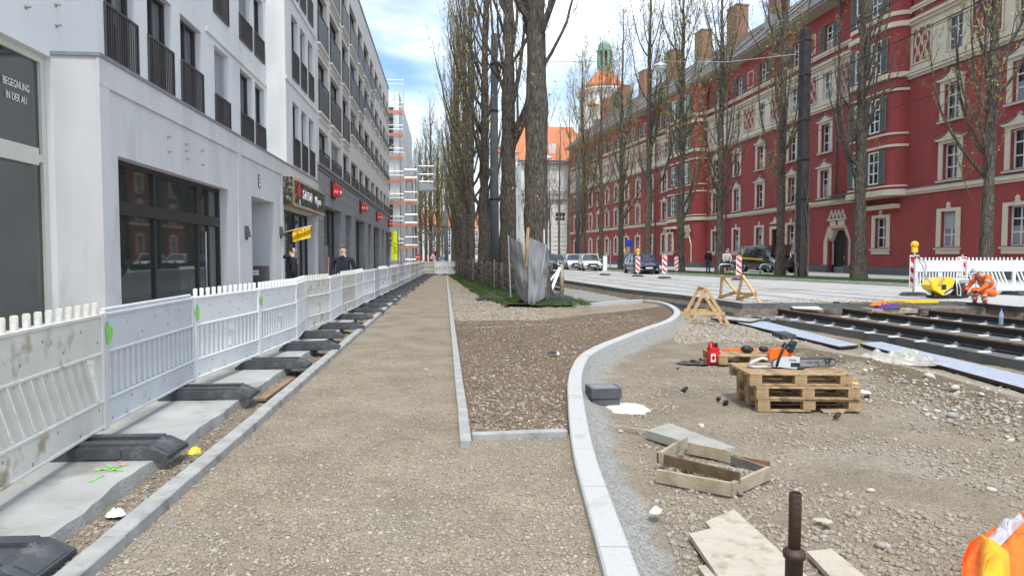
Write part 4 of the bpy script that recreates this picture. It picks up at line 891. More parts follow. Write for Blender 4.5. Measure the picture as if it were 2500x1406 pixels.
def surround_mesh(w, h, style):
    """cream surround; style 0 ground floor, 1 with hood and peak, 2 frieze jambs"""
    b = MB(); t = .30; y0, y1 = -.07, -.002
    b.box(-t, 0, y0, y1, -.02, h+t*.6).box(w, w+t, y0, y1, -.02, h+t*.6).box(0, w, y0, y1, h, h+t*.6)
    if style == 0:
        b.box(-t, w+t, y0, y1, -.42, -.16); c = w/2; hh = h+t*.6
        b.prism([(c-.16,hh),(c+.16,hh),(c+.09,hh+.12),(c+.13,hh+.22),(c,hh+.36),(c-.13,hh+.22),(c-.09,hh+.12)], 'y', y0-.02, y1)
    if style == 1:
        c = w/2; hh = h+t*.6
        b.prism([(-t-.22,hh+.12),(w+t+.22,hh+.12),(w+t,hh),(-t,hh)], 'y', -.20, y1)
        b.prism([(-t-.02,hh+.12),(w+t+.02,hh+.12),(c+.30,hh+.32),(c+.12,hh+.40),(c+.06,hh+.62),(c-.06,hh+.62),(c-.12,hh+.40),(c-.30,hh+.32)], 'y', -.12, y1)
    return b.mesh('surround', M['cream'])
def hood_roof(w, h):
    c = w/2; hh = h+.18; b = MB()
    for s_ in (-1, 1): b.beam((c+s_*(w/2+.52), -.1, hh+.145), (c+s_*.28, -.1, hh+.35), .22, .03); b.beam((c+s_*.12,-.08,hh+.42),(c, -.08, hh+.64), .14, .03)
    return b.mesh('hood_flashing', M['zinc'])
def red_window(u, v, w=W, h=H1, style=1, sill=True, blind=0, shutters=0, parent=None, y=0.0, surround=True):
    p = parent or rR
    o = link('window', cached(('rw', w, h), lambda: frame_mesh(w, h, M['wframe'], (.5,), (.34,.68), .07, .07)), p, loc=(u-w/2, y+.20, v))
    link('pane', cached(('rp', w, h), lambda: pane_mesh(w, h, M['glass'], .05)), o)
    if surround: link('surround', cached(('rs', w, h, style), lambda: surround_mesh(w, h, style)), o, loc=(0, -.20, 0))
    if style == 1 and surround: link('hood_flashing', cached(('rh', w, h), lambda: hood_roof(w, h)), o, loc=(0, -.20, 0))
    if sill: link('sill', cached(('rl', w), lambda: MB().box(-.38, w+.38, -.16, .2, -.16, -.07).mesh('sill', M['cream'])), o, loc=(0, -.20, 0)); link('sill_flashing', cached(('rlf', w), lambda: MB().box(-.40, w+.40, -.18, .2, -.068, -.04).mesh('sill_flashing', M['zinc'])), o, loc=(0, -.2, 0))
    if blind: link('roller_blind', cached(('rbl', w, round(h*blind, 2)), lambda: blind_mesh(w, round(h*blind, 2), M['blind'])), o, loc=(0, -.04, h*(1-blind)))
    cu = random.Random(int(u*10+v*7)).random()
    if cu < .65 and w > .8: link('curtain', cached(('rcu', w, h), lambda: MB().add([(.08,.052,.1),(w-.08,.052,.1),(w-.08,.052,h*.5),(.08,.052,h*.5)], [(0,1,2,3)]).mesh('curtain', mat('net_curtain', (.30,.31,.31), .9, .2, 14))), o, loc=(0, -.003, 0))
    for s_ in (([-1, 1] if shutters == 2 else [shutters]) if shutters else []):
        link('shutter', shutter_mesh(.52, h), o, loc=(-.54 if s_ < 0 else w+.02, -.25, 0))
    return o
def shutter_mesh(w, h):
    def f():
        b = MB(); t = .05; b.box(0, t, 0, .045, 0, h).box(w-t, w, 0, .045, 0, h).box(t, w-t, 0, .045, 0, t).box(t, w-t, 0, .045, h-t, h).box(t, w-t, 0, .045, h*.5-t/2, h*.5+t/2); n = int(h/.085)
        for i in range(n): z = t+i*(h-2*t)/n; b.add([(t,.0,z),(w-t,.0,z),(w-t,.035,z+.06),(t,.035,z+.06)], [(0,1,2,3)])
        b.add([(t,.04,t),(w-t,.04,t),(w-t,.04,h-t),(t,.04,h-t)], [(0,1,2,3)])
        return b.mesh('shutter', M['shutter'])
    return cached(('sh', w, h), f)
zs = {0: 2.15, 1: 5.98, 2: 9.35}      # sills of the three lower rows
uY = lambda s_: -s_
def lattice_mesh(w, h):
    b = MB(); b.mat(M['cream']); t = .09; y0, y1 = -.07, -.025
    b.box(0, t, y0, y1, 0, h).box(w-t, w, y0, y1, 0, h).box(t, w-t, y0, y1, 0, t).box(t, w-t, y0, y1, h-t, h)
    n = 5; cw = (w-2*t)/n; hz = (h-2*t); sw_ = .10
    for i in range(1, n):          # zig-zag ribs forming hexagons
        x = t+i*cw; s_ = 1 if i % 2 else -1; a = cw*.28*s_
        pts_ = [(x-a, t), (x-a, t+hz*.16), (x+a, t+hz*.30), (x+a, t+hz*.42), (x-a, t+hz*.56), (x-a, t+hz*.70), (x+a, t+hz*.84), (x+a, t+hz)]
        for p, q in zip(pts_, pts_[1:]): b.beam((p[0],-.048,p[1]), (q[0],-.048,q[1]), .045, sw_, up=(0,1,0), ext=.02)
    for i in range(n):
        x = t+(i+.5)*cw
        for f in (.08, .5, .92) if i % 2 == 0 else (.22, .78):
            z = t+hz*f; b.box(x-.02, x+.02, y0+.01, y1, z-.11, z+.11).box(x-.07, x+.07, y0+.014, y1, z-.02, z+.02)
    return b.mesh('relief_lattice', None)
def panel(u0, u1, z0=13.15, z1=15.3, y=0, parent=None):
    w = u1-u0; h = z1-z0
    p = link('relief_panel', cached(('rpl', round(w, 1)), lambda: MB().box(0, w, -.02, -.002, 0, h).mesh('relief_panel', M['redwall'])), parent or rR, loc=(u0, y, z0))
    link('relief_lattice', cached(('rlt', round(w, 1)), lambda: lattice_mesh(w, h)), p)
# gate portal with zig-zag crown (near) and the second one (far)
def portal(u, name='gate_portal', y=0, gw=1.1, top=4.0):
    b = MB(); g = gw; o_ = g+.42; base = PZ+.55
    outer = [(-o_,base),(-o_,2.75),(-g+.1,3.78),(g-.1,3.78),(o_,2.75),(o_,base)]; inner = [(-g,base),(-g,2.7),(-g*.55,3.48),(g*.55,3.48),(g,2.7),(g,base)]
    for i in range(5):
        a, c = outer[i], outer[i+1]; d, e = inner[i], inner[i+1]
        vs = [(a[0],-.14,a[1]),(c[0],-.14,c[1]),(e[0],.1,e[1]),(d[0],.1,d[1]),(a[0],0,a[1]),(c[0],0,c[1]),(d[0],.5,d[1]),(e[0],.5,e[1])]
        b.add(vs, [(0,1,2,3),(0,1,5,4),(3,2,7,6)])
    b.box(-.85, .85, -.10, .0, 3.782, 4.2).box(-1.1, 1.1, -.2, .0, 4.202, 4.30)
    p = b.build(name, M['cream'], rR, loc=(u, y, 0))
    c_ = MB()
    for i in range(4):
        x = -.75+i*.5; c_.beam((x-.25,-.08,4.32), (x,-.08,4.93), .09, .10, up=(0,1,0)); c_.beam((x+.25,-.08,4.32), (x,-.08,4.93), .09, .10, up=(0,1,0))
    c_.box(-1.12, -1.0, -.12, -.04, 4.302, 4.55).box(1.0, 1.12, -.12, -.04, 4.302, 4.55); link('crown_ornament', c_.mesh('crown_ornament', M['cream']), p, loc=(-.0, 0, 0), scale=(.9, 1, 1))
    link('house_number', MB().box(-.1, .1, -.13, -.10, 3.85, 4.14).mesh('house_number', mat('enamel_blue', (.02,.05,.30), .3)), p)
    MB().bev(-o_-.25, -g-.0, -.25, .3, PZ-.1, base, .02).build('plinth_block', M['plinth'], p); MB().bev(g, o_+.25, -.25, .3, PZ-.1, base, .02).build('plinth_block', M['plinth'], p)
    d = MB(); d.box(-g, g, .42, .46, PZ, 2.60).box(-g, g, .36, .44, 2.60, 2.70); d.prism([(-g,2.70),(g,2.70),(g*.55,3.48),(-g*.55,3.48)], 'y', .43, .46)
    for s_ in (-1, 1): d.box(min(s_*.06, s_*(g-.08)), max(s_*.06, s_*(g-.08)), .40, .425, PZ+.6, 2.5)
    g_ = link('gate', d.mesh('gate', M['doorwood']), p); link('handle', MB().box(.28, .34, .34, .4, 1.35, 1.6).box(.2, .34, .34, .36, 1.5, 1.54).mesh('handle', M['alu']), g_); MB().box(-g, g, .39, .415, PZ, PZ+.42).build('kick_plate', M['zinc'], g_)
    return p
# bays
def bay(Ya, Yb, depth, name, gate=False):
    """rounded bay: wall strips, five storeys"""
    ua, ub = -Yb, -Ya; r = empty('bay', (ua, 0, 0), 0, parent=rR); L_ = ub-ua
    # plan: chamfered with rounding
    pl = [(0,0)]
    for k in range(7): t = k/6*math.pi/2; pl.append((.9*(1-math.cos(t)), -depth*math.sin(t)))
    for k in range(7): t = math.pi/2-k/6*math.pi/2; pl.append((L_-.9*(1-math.cos(t)), -depth*math.sin(t)))
    return r, pl, L_
def strip(pl, z0, z1, off=0):
    b = MB(); n = len(pl); c = Vector((sum(p[0] for p in pl)/n, .5))
    P = []
    for i, p in enumerate(pl):
        a = Vector(pl[max(i-1,0)]); d = Vector(pl[min(i+1,n-1)]); t = (d-a).normalized(); nrm = Vector((t.y, -t.x)); P.append(Vector(p)+nrm*off)
    for i in range(n-1):
        a, d = P[i], P[i+1]; b.add([(a.x,a.y,z0),(d.x,d.y,z0),(d.x,d.y,z1),(a.x,a.y,z1)], [(0,1,2,3)])
    if off:
        for z, rv in ((z0, 1), (z1, 0)):
            for i in range(n-1):
                a, d = P[i], P[i+1]; e, f = pl[i], pl[i+1]; b.add([(a.x,a.y,z),(d.x,d.y,z),(f[0],f[1],z),(e[0],e[1],z)], [(0,1,2,3)])
    return b
def make_bay(Ya, Yb, depth=.9, ground=False):
    r, pl, L_ = bay(Ya, Yb, depth, 'bay')
    body = MB(); 
    bands = [(5.76, 19.3)] if not ground else [(-.1, 19.3)]
    for z0, z1 in bands:
        s_ = strip(pl, z0, z1); s_.build('bay_wall', M['redwall'], r)
    if not ground:
        und = strip(pl, 5.76, 5.77); b = MB(); b.add([(p[0], p[1], 5.76) for p in pl]+[(L_, .2, 5.76), (0, .2, 5.76)], [tuple(range(len(pl)+2))]); b.build('bay_underside', M['cream'], r)
    else:
        strip(pl, -.1, .9, .06).build('bay_plinth', M['plinth'], r)
    b = MB(); b.add([(p[0]*1.0, p[1], 19.3) for p in pl]+[(L_, .2, 19.3), (0, .2, 19.3)], [tuple(range(len(pl)+2))]); b.build('bay_top', M['cream'], r)
    for z0, z1, o_ in ((5.38,5.74,.16),(12.55,12.85,.18),(15.6,15.9,.2),(16.3,16.55,.1),(8.35,8.5,.1),(11.75,11.9,.1),(5.9,6.0,.08),(9.1,9.22,.08)):
        strip(pl, z0, z1, o_).build('bay_course', M['cream'], r)
    n = 2; span = L_-2*.9
    for zz, h in ((6.15,2.05),(9.4,2.1),(13.0,2.1),(16.7,2.1)):
        for k in range(n):
            u = .9+span*(k+.5)/n if n > 1 else L_/2
            o = link('window', cached(('bw', h), lambda: frame_mesh(1.0, h, M['wframe'], (.5,) , (.34,.68), .08, .07)), r, loc=(u-.5, -depth-.06, zz)); link('pane', cached(('bp', h), lambda: pane_mesh(1.0, h, M['glass'], .04)), o)
            link('shutter', shutter_mesh(.55, h), o, loc=(1.02, -.03, 0)); link('shutter', shutter_mesh(.55, h), o, loc=(-.57, -.03, 0))
    return r

def red_block(P, Q, s0, s1, cols, label, gate=None, doors=(), chimneys=(), pipes=(), panels=(), skyl=(), bays_=(), extra=()):
    global rR, fr
    P, Q = Vector(P), Vector(Q); d = (Q-P).normalized()
    rR = empty('apartment_building', (P.x, P.y, 0), math.atan2(-d.y, -d.x), label, 'building'); fr = Fac(rR)
    u_lo, u_hi = -s1, -s0; holes = []; wins = []
    for sc_ in cols:
        u = -sc_
        if gate is None or abs(sc_-gate) > 2.4: holes.append((u-W/2, u+W/2, zs[0], zs[0]+H1)); wins.append((u, zs[0], 0))
        for k in (1, 2): holes.append((u-W/2, u+W/2, zs[k], zs[k]+H1)); wins.append((u, zs[k], 1))
    if gate is not None: ug = -gate; holes.append((ug-1.1, ug+1.1, PZ-.3, 3.5))
    for e_s in extra: holes.append((-e_s-W/2, -e_s+W/2, 2.15, 4.10))
    for dzs in doors: holes.append((-dzs-.55, -dzs+.55, PZ-.3, 3.9))
    fr.wall('wall', M['redwall'], u_lo, u_hi, .9, 12.6, holes, 0, .28)
    rdn = random.Random(4)
    for u, v, st_ in wins: red_window(u, v, style=st_, sill=True, blind=rdn.choice([0,0,0,0,.3,.5]))
    cuts = sorted([(-dzs-.6, -dzs+.6) for dzs in doors]+([(ug-1.9, ug+1.9)] if gate is not None else [])); b = MB(); x = u_lo
    for a, c in cuts+[(u_hi, u_hi)]:
        if a > x: b.box(x, a, -.08, -.002, -.1, .9)
        x = c
    b.build('plinth', M['plinth'], rR)
    MB().box(u_lo, u_hi, -.10, -.002, 5.33, 5.47).box(u_lo, u_hi, -.20, -.002, 5.47, 5.67).build('string_course', M['cream'], rR); MB().box(u_lo, u_hi, -.22, .0, 5.672, 5.71).build('string_flashing', M['zinc'], rR)
    MB().box(u_lo, u_hi, -.12, -.002, 12.35, 12.5).box(u_lo, u_hi, -.24, -.002, 12.5, 12.72).build('frieze_cornice', M['cream'], rR)
    MB().box(u_lo, u_hi, -.14, .1, 15.55, 15.72).box(u_lo, u_hi, -.28, .1, 15.72, 15.88).build('frieze_cornice', M['cream'], rR)
    MB().box(u_lo, u_hi, -.30, .1, 15.882, 15.91).build('cornice_flashing', M['zinc'], rR)
    hf = [(-c-W/2, -c+W/2, 13.2, 15.15) for c in cols]
    fr.wall('frieze_wall', M['cream'], u_lo, u_hi, 12.6, 15.55, hf, 0, .28)
    for c in cols: red_window(-c, 13.2, W, 1.95, 2, sill=False, surround=False)
    cc = sorted(cols)
    for a, c in zip(cc, cc[1:]):
        if c-a > 6: continue
        u0, u1 = -c+W/2+.42, -a-W/2-.42; mid = (u0+u1)/2; wd_ = min(2.1, u1-u0); panel(mid-wd_/2, mid+wd_/2)
    for sp_ in panels: panel(-sp_-.8, -sp_+.8)
    ha = [(-c-W/2, -c+W/2, 16.85, 18.65) for c in cols]
    fr.wall('attic_wall', M['redwall'], u_lo, u_hi, 15.88, 19.75, ha, .1, .2)
    MB().box(u_lo, u_hi, -.02, .098, 16.4, 16.55).box(u_lo, u_hi, -.08, .098, 16.55, 16.7).build('sill_course', M['cream'], rR)
    for c in cols: red_window(-c, 16.85, W, 1.8, 2, sill=False, surround=False, shutters=2, y=.1)
    for a, c in zip(cc, cc[1:]):
        if c-a > 6: continue
        me = cached('medal', lambda: MB().box(-.55, .55, .05, .098, 0, .08).box(-.55, .55, .05, .098, 1.42, 1.5).box(-.55, -.47, .05, .098, .08, 1.42).box(.47, .55, .05, .098, .08, 1.42).mesh('panel_border', M['cream'])); link('panel_border', me, rR, loc=(-(a+c)/2, 0, 17.0))
    b = MB(); b.add([(u_lo,-.95,19.9),(u_hi,-.95,19.9),(u_hi,.1,19.65),(u_lo,.1,19.65)], [(0,1,2,3)]); b.box(u_lo, u_hi, -.98, -.92, 19.82, 20.0); b.build('soffit', M['soffit'], rR)
    MB().tube([(u_lo,-1.05,20.02),(u_hi,-1.05,20.02)], .09, 8).build('gutter', M['zinc'], rR)
    rz, ry, re = 25.9, 5.9, 20.05; roof = MB()
    roof.add([(u_lo,-1.1,re),(u_hi,-1.1,re),(u_hi,ry,rz),(u_lo,ry,rz)], [(0,1,2,3)]); roof.add([(u_lo,ry,rz),(u_hi,ry,rz),(u_hi,13,re),(u_lo,13,re)], [(0,1,2,3)]); roof.build('roof', M['slate'], rR)
    b = MB()
    for i in range(1, 26):
        t = i/26; y = -1.1+(ry+1.1)*t; z = re+(rz-re)*t; b.add([(u_lo,y-.02,z+.005),(u_hi,y-.02,z+.005),(u_hi,y+.02,z+.055),(u_lo,y+.02,z+.055)], [(0,1,2,3)])
    b.build('tile_courses', M['slate'], rR)
    for sc_, w, d_, top in chimneys:
        c_ = MB().box(-w/2, w/2, 0, d_, 21.5, top).build('chimney', M['brick'], rR, loc=(-sc_, 4.0, 0)); link('chimney_cap', MB().box(-w/2-.08, w/2+.08, -.08, d_+.08, top, top+.12).mesh('chimney_cap', M['zinc']), c_)
        b = MB(); b.add([(0,-1.15,re+.12),(.28,-1.15,re+.12),(.28,ry+.1,rz+.25),(0,ry+.1,rz+.25)], [(0,1,2,3)]); b.add([(0,-1.15,re+.12),(0,ry+.1,rz+.25),(0,ry+.1,rz-.3),(0,-1.15,re-.2)], [(0,1,2,3)]); b.build('verge_flashing', M['plaster_l'], rR, loc=(-sc_-w/2-.5, 0, 0))
    for k in skyl: MB().box(-.6, .6, -.1, .9, 0, 1.1).build('skylight', M['zinc'], rR, loc=(-k, 1.6, 22.3))
    b = MB(); b.add([(u_lo,0,-.1),(u_lo,12,-.1),(u_lo,12,re),(u_lo,ry,rz),(u_lo,0,re)], [(0,1,2,3,4)]); b.build('end_wall', M['redwall'], rR)
    MB().box(u_lo+.1, u_hi-.05, .5, 11.9, 0, 19.8).build('core', M['interior'], rR)
    for k, zlo in pipes: MB().tube([(0,-.28,zlo),(0,-.28,19.6),(0,-1.0,19.95)], .085, 8).build('downpipe', M['pipe'], rR, True, loc=(-k, 0, 0))
    for dzs in doors:
        dd_ = link('side_door', MB().box(-.6, .6, .2, .25, PZ-.1, 3.9).mesh('side_door', M['doorwood']), rR, loc=(-dzs, 0, 0)); link('surround', MB().box(-.85, -.55, -.08, -.002, PZ-.1, 4.15).box(.55, .85, -.08, -.002, PZ-.1, 4.15).box(-.55, .55, -.08, -.002, 3.9, 4.15).mesh('surround', M['cream']), dd_)
        b = MB(); b.prism([(-.9,4.35),(.9,4.35),(.5,4.55),(.3,4.5),(0,4.95),(-.3,4.5),(-.5,4.55)], 'y', -.1, -.002); link('crest', b.mesh('crest', M['cream']), dd_)
    if gate is not None: portal(ug)
    for (a, c, dep, gr) in bays_: make_bay(a, c, dep, gr)
M['soffit'] = mat('eaves_soffit', (.42,.37,.29), .9, .05, 2); M['pipe'] = mat('downpipe_grey', (.16,.14,.16), .5)
red_block((28.55,29.0), (27.76,64.8), -6, 35.8, [2.26, 6.81, 19.04, 23.64, 29.0, 33.6], 'near dark red apartment block with the big cream framed gate and steep roof', gate=17.3, doors=(26.2,),
    chimneys=((13.5,1.9,1.6,30.5),(24.3,2.2,1.2,29.5),(28.5,1.3,1.2,28.6),(35.0,1.7,1.3,28.6)), pipes=((17.2,5.8),(36.0-.6,.5)), panels=(9.3,16.6), skyl=(31,), bays_=((10.3,15.3,1.0,False),), extra=(12.6,))
ub_ = -12.6; red_window(ub_, 2.15, 1.15, 1.95, 0, True); MB().box(ub_-1.75, ub_+1.75, -.5, -.002, 4.62, 4.88).build('canopy', M['cream'], rR)
MB().box(-17.3-.4, -17.3+2.4, -.75, -.22, 5.86, 5.92).box(-17.3+.1, -17.3+2.0, -.6, -.22, 5.72, 5.86).build('ledge_box', M['oldwood'], rR)
red_block((27.76,64.8), (21.7,116.5), 0, 52, [2.1, 14.2, 18.2, 22.2, 26.1, 30.0, 33.7, 37.3, 41.1, 45.0, 49.0], 'far dark red apartment block with the cream framed arched door, bending away down the street',
    chimneys=((6.5,2.0,1.4,28.4),(14,1.9,1.3,28.2),(22,1.8,1.3,28.2),(31,2.0,1.3,28),(39,1.9,1.3,27.8),(47,1.9,1.4,27.6)), pipes=((16.2,.5),(28.1,.5),(43,.5)), panels=(12.3,), skyl=(9,), bays_=((4.0,11.6,1.2,True),))
portal(-6.1, y=-1.24, gw=.9)
red_window(-9.6, 2.15, 1.0, 1.95, 0, True, y=-1.42); MB().box(-9.6-1.3, -9.6+1.3, -1.65, -1.202, 4.62, 4.88).build('canopy', M['cream'], rR)
# ================================================================== WHITE BUILDING, CHURCH TOWER, FAR HOUSES
M['orangeroof'] = mat('orange_roof_tile', (.50,.17,.075), .85, .15, 1.5, .2, 12); M['offwhite'] = mat('offwhite_render', (.66,.65,.61), .9, .04, .6)
M['greycourse'] = mat('grey_stone_course', (.42,.42,.41), .9, .06, 1)
P0 = AY(1272, 640, 118); P1 = AY(1400, 640, 118)
wb = empty('white_building', (P0.x, 118, 0), 0, 'large white corner building with orange tiled roof and arched ground floor windows', 'building')
fw = Fac(wb); wdt = P1.x-P0.x+8; Zt = lambda py, Y=118: EYE+(625-py)/F*Y
he = Zt(400)
hl = [(5.7,7.9,Zt(632),Zt(570)),(6.1,7.9,Zt(552),Zt(518)),(1.2,3.0,Zt(630),Zt(575))]
for a in (1.0, 3.2): hl.append((a, a+1.2, Zt(470), Zt(420)))
fw.wall('front_wall', M['offwhite'], 0, wdt, 0, he, hl, 0, .4)
for a, c, d, e in hl:
    o = link('window', frame_mesh(c-a, e-d, M['wframe'], (.33,.66), (.33,.66), .1, .1), wb, loc=(a, .3, d)); link('pane', pane_mesh(c-a, e-d, M['glass'], .06), o)
b = MB(); a, c, d, e = hl[0]; r_ = (c-a)/2
MB().box(0, wdt, -.5, -.002, Zt(487), Zt(480)).build('balcony_slab', M['greycourse'], wb)
b = MB(); 
for i in range(36): b.box(.2+i*.42, .32+i*.42, -.4, -.3, Zt(480), Zt(468))
b.box(0, wdt, -.45, -.25, Zt(468), Zt(466)); b.build('balustrade', M['greycourse'], wb)
for k in range(9): MB().box(-.03, wdt, -.05, -.002, 1.2+k*.75, 1.2+k*.75+.66).build('stone_course', M['offwhite'], wb)
MB().box(-.4, wdt, -.7, -.0, he, he+.5).build('eaves_cornice', M['zinc'], wb)
# side wall running back to the left
Ps = AY(1222, 640, 150); sw_len = math.hypot(Ps.x-P0.x, 32)
sd_ = empty('side_wing', (Ps.x-P0.x, 32, 0), math.atan2(-32, P0.x-Ps.x), parent=wb); fs_ = Fac(sd_)
hs = [(sw_len*(i+.25)/7, sw_len*(i+.25)/7+1.5, z, z+h) for i in range(1, 7) for z, h in ((2.2,2.6),(6.2,2.6),(10.0,2.6),(13.4,1.8))]
fs_.wall('side_wall', M['offwhite'], 0, sw_len, 0, he, hs, 0, .3)
for a, c, d, e in hs:
    o = link('window', cached(('sdw', e-d), lambda: frame_mesh(1.5, e-d, M['wframe'], (.5,), (.6,), .1, .1)), sd_, loc=(a, .2, d)); link('pane', cached(('sdp', e-d), lambda: pane_mesh(1.5, e-d, M['glass'], .06)), o)
b = MB(); A = Vector((-.6,-.9,he+.5)); zr = Zt(318, 124)
rf = [(-.6,-.9,he+.5),(wdt,-.9,he+.5),(wdt,9,zr),(2.6,9,zr),(Ps.x-P0.x-.3,33,he+.5),(Ps.x-P0.x+4.5,33,zr)]
b.add(rf, [(0,1,2,3),(0,3,5,4)]); b.build('roof', M['orangeroof'], wb)
for x in (5.2,): MB().box(x, x+1.2, 1.5, 3.0, zr-8.5, zr-3.2).build('dormer', M['offwhite'], wb)
# higher orange gable behind
hb = empty('white_building', (AY(1215, 640, 160).x, 160, 0), 0, 'tall white building with high orange roof rising behind the corner building', 'building')
w_ = (1420-1215)/F*160; ze = Zt(375, 160); zr2 = Zt(290, 160)
MB().box(0, w_, 0, 20, 0, ze).build('wall', M['offwhite'], hb); b = MB(); b.add([(-.5,-.5,ze),(w_+.5,-.5,ze),(w_,10,zr2),(5,10,zr2),(-.5,20,ze),(w_+.5,20,ze)], [(0,1,2,3),(0,3,4),(1,5,2),(4,5,2,3)]); b.build('roof', M['orangeroof'], hb)
for k in range(6): o = link('window', cached('hbw', lambda: frame_mesh(1.6, 2.6, M['wframe'], (.5,), (.6,), .1, .1)), hb, loc=(1.5+k*3.1, -.08, ze-4)); link('pane', cached('hbp', lambda: pane_mesh(1.6, 2.6, M['glass'], .06)), o)
# church tower
YC = 185.0; Cx = AY(1473, 600, YC).x; zc = lambda py: EYE+(625-py)/F*YC
ct = empty('church_tower', (Cx, YC, 0), 0, 'white church tower with orange bell roof and green copper lantern', 'church tower')
rr_ = 66/F*YC
b = MB(); b.lathe([(rr_*.93,0),(rr_*.93,zc(236)),(rr_*.97,zc(234))], 24); b.build('drum', mat('church_white', (.68,.66,.60), .9, .05, .4), ct, False)
b = MB(); b.lathe([(rr_,zc(236)),(rr_*1.06,zc(228)),(rr_*1.06,zc(224)),(rr_,zc(223))], 24); b.build('cornice', M['offwhite'], ct)
b = MB(); b.lathe([(rr_*1.04,zc(222)),(rr_*.78,zc(210)),(rr_*.55,zc(196)),(rr_*.40,zc(182)),(rr_*.33,zc(176))], 16); b.build('bell_roof', M['orangeroof'], ct, True)
M['copper'] = mat('verdigris', (.17,.34,.26), .7, .2, .8); lr = 17/F*YC
ln = MB(); ln.lathe([(lr*1.1,zc(177)),(lr*1.0,zc(168)),(lr*1.0,zc(164))], 8); 
for k in range(8):
    a = math.pi/8+k*math.pi/4; ln.tube([(lr*.9*math.cos(a),lr*.9*math.sin(a),zc(166)),(lr*.9*math.cos(a),lr*.9*math.sin(a),zc(128))], lr*.22, 4)
ln.lathe([(lr*1.0,zc(130)),(lr*1.2,zc(127)),(lr*1.2,zc(124)),(lr*1.0,zc(122)),(lr*.95,zc(112)),(lr*.7,zc(106)),(lr*.3,zc(103)),(lr*.06,zc(100)),(lr*.05,zc(86))], 8); ln.build('lantern', M['copper'], ct)
b = MB(); b.lathe([(lr*.6,zc(168)),(lr*.6,zc(128))], 8); b.build('lantern_core', M['interior'], ct)
M['gold'] = mat('gold_leaf', (.6,.42,.08), .35, .2, 3, metal=.6)
b = MB(); cz = zc(260); b.M = Matrix.Translation((0,0,cz)) @ Matrix.Rotation(math.radians(18), 4, 'Z') @ Matrix.Translation((0,-rr_*.96,0)) @ Matrix.Rotation(math.pi/2, 4, 'X')
b.mat(M['interior']).lathe([(2.6,0),(2.6,.15)], 24)
for k in range(12): a = k*math.pi/6; b.mat(M['gold']).beam((2.0*math.cos(a),2.0*math.sin(a),.2),(2.5*math.cos(a),2.5*math.sin(a),.2), .25, .08)
b.beam((0,0,.22),(1.2,.9,.22), .22, .08).beam((0,0,.22),(-.4,1.9,.22), .16, .08); b.build('clock_face', None, ct)
for a in (-70, -30, 55): 
    b = MB(); b.M = Matrix.Rotation(math.radians(a), 4, 'Z') @ Matrix.Translation((0,-rr_*.92,0)); b.box(-.7, .7, -.15, .1, zc(330), zc(300)); b.build('window', M['glass'], ct)
b = MB(); b.M = Matrix.Rotation(math.radians(-38), 4, 'Z') @ Matrix.Translation((0,-rr_*.95,0)); b.prism([(-1.6,zc(268)),(1.6,zc(268)),(0,zc(260))], 'y', -1.2, .4); b.build('porch_roof', M['orangeroof'], ct)
nb = empty('church_nave', (Cx+2, YC-6, 0), 0, 'white church nave partly hidden between tower and red block', 'church'); MB().box(-11.5, 20, -2, 20, 0, zc(380)).build('wall', M['offwhite'], nb); b = MB(); b.add([(-12,-2.5,zc(380)),(20,-2.5,zc(380)),(20,9,zc(310)),(-8,9,zc(310)),(-12,20,zc(380))], [(0,1,2,3),(0,3,4)]); b.build('roof', M['orangeroof'], nb)
# far houses down the street
def far_house(px0, px1, pyr, pye, Y, label, m=None, nw=6, rows_=4):
    x0, x1 = AY(px0, 600, Y).x, AY(px1, 600, Y).x; ze = EYE+(625-pye)/F*Y; zr = EYE+(625-pyr)/F*Y
    r = empty('far_house', (x0, Y, 0), 0, label, 'house'); w = x1-x0
    MB().box(0, w, 0, 14, 0, ze).build('wall', m or M['offwhite'], r); b = MB(); b.add([(-.5,-.5,ze),(w+.5,-.5,ze),(w+.5,7,zr),(-.5,7,zr),(-.5,14,ze),(w+.5,14,ze)], [(0,1,2,3),(3,2,5,4),(0,3,4),(1,5,2)]); b.build('roof', M['orangeroof'], r)
    k = cached('fhw', lambda: frame_mesh(1.3, 2.0, M['wframe'], (.5,), (.6,), .1, .1)); kp = cached('fhp', lambda: pane_mesh(1.3, 2.0, M['glass'], .06))
    for i in range(nw):
        for j in range(rows_): o = link('window', k, r, loc=((i+.3)*w/nw, -.08, 2+j*(ze-3)/rows_)); link('pane', kp, o)
    return r
far_house(1048, 1098, 514, 552, 190, 'far pale house with orange roof closing the street beyond the path', nw=4)
far_house(975, 1046, 520, 555, 230, 'far white house half hidden by poplars left of the orange roofed one', nw=5)
far_house(1099, 1170, 520, 555, 240, 'far white house behind the trunks to the right of the street end', nw=5)
far_house(1172, 1222, 500, 545, 200, 'far cream house between the trunks and the tall grey mast', mat('far_cream', (.6,.5,.36), .9), nw=4)
far_house(560, 960, 560, 590, 330, 'distant row of houses closing the horizon on the left', nw=12, rows_=2)
far_house(1240, 1600, 560, 590, 330, 'distant row of houses closing the horizon behind the church', nw=12, rows_=2)
far_house(1600, 2700, 560, 590, 330, 'distant row of houses behind the red block', nw=12, rows_=2)
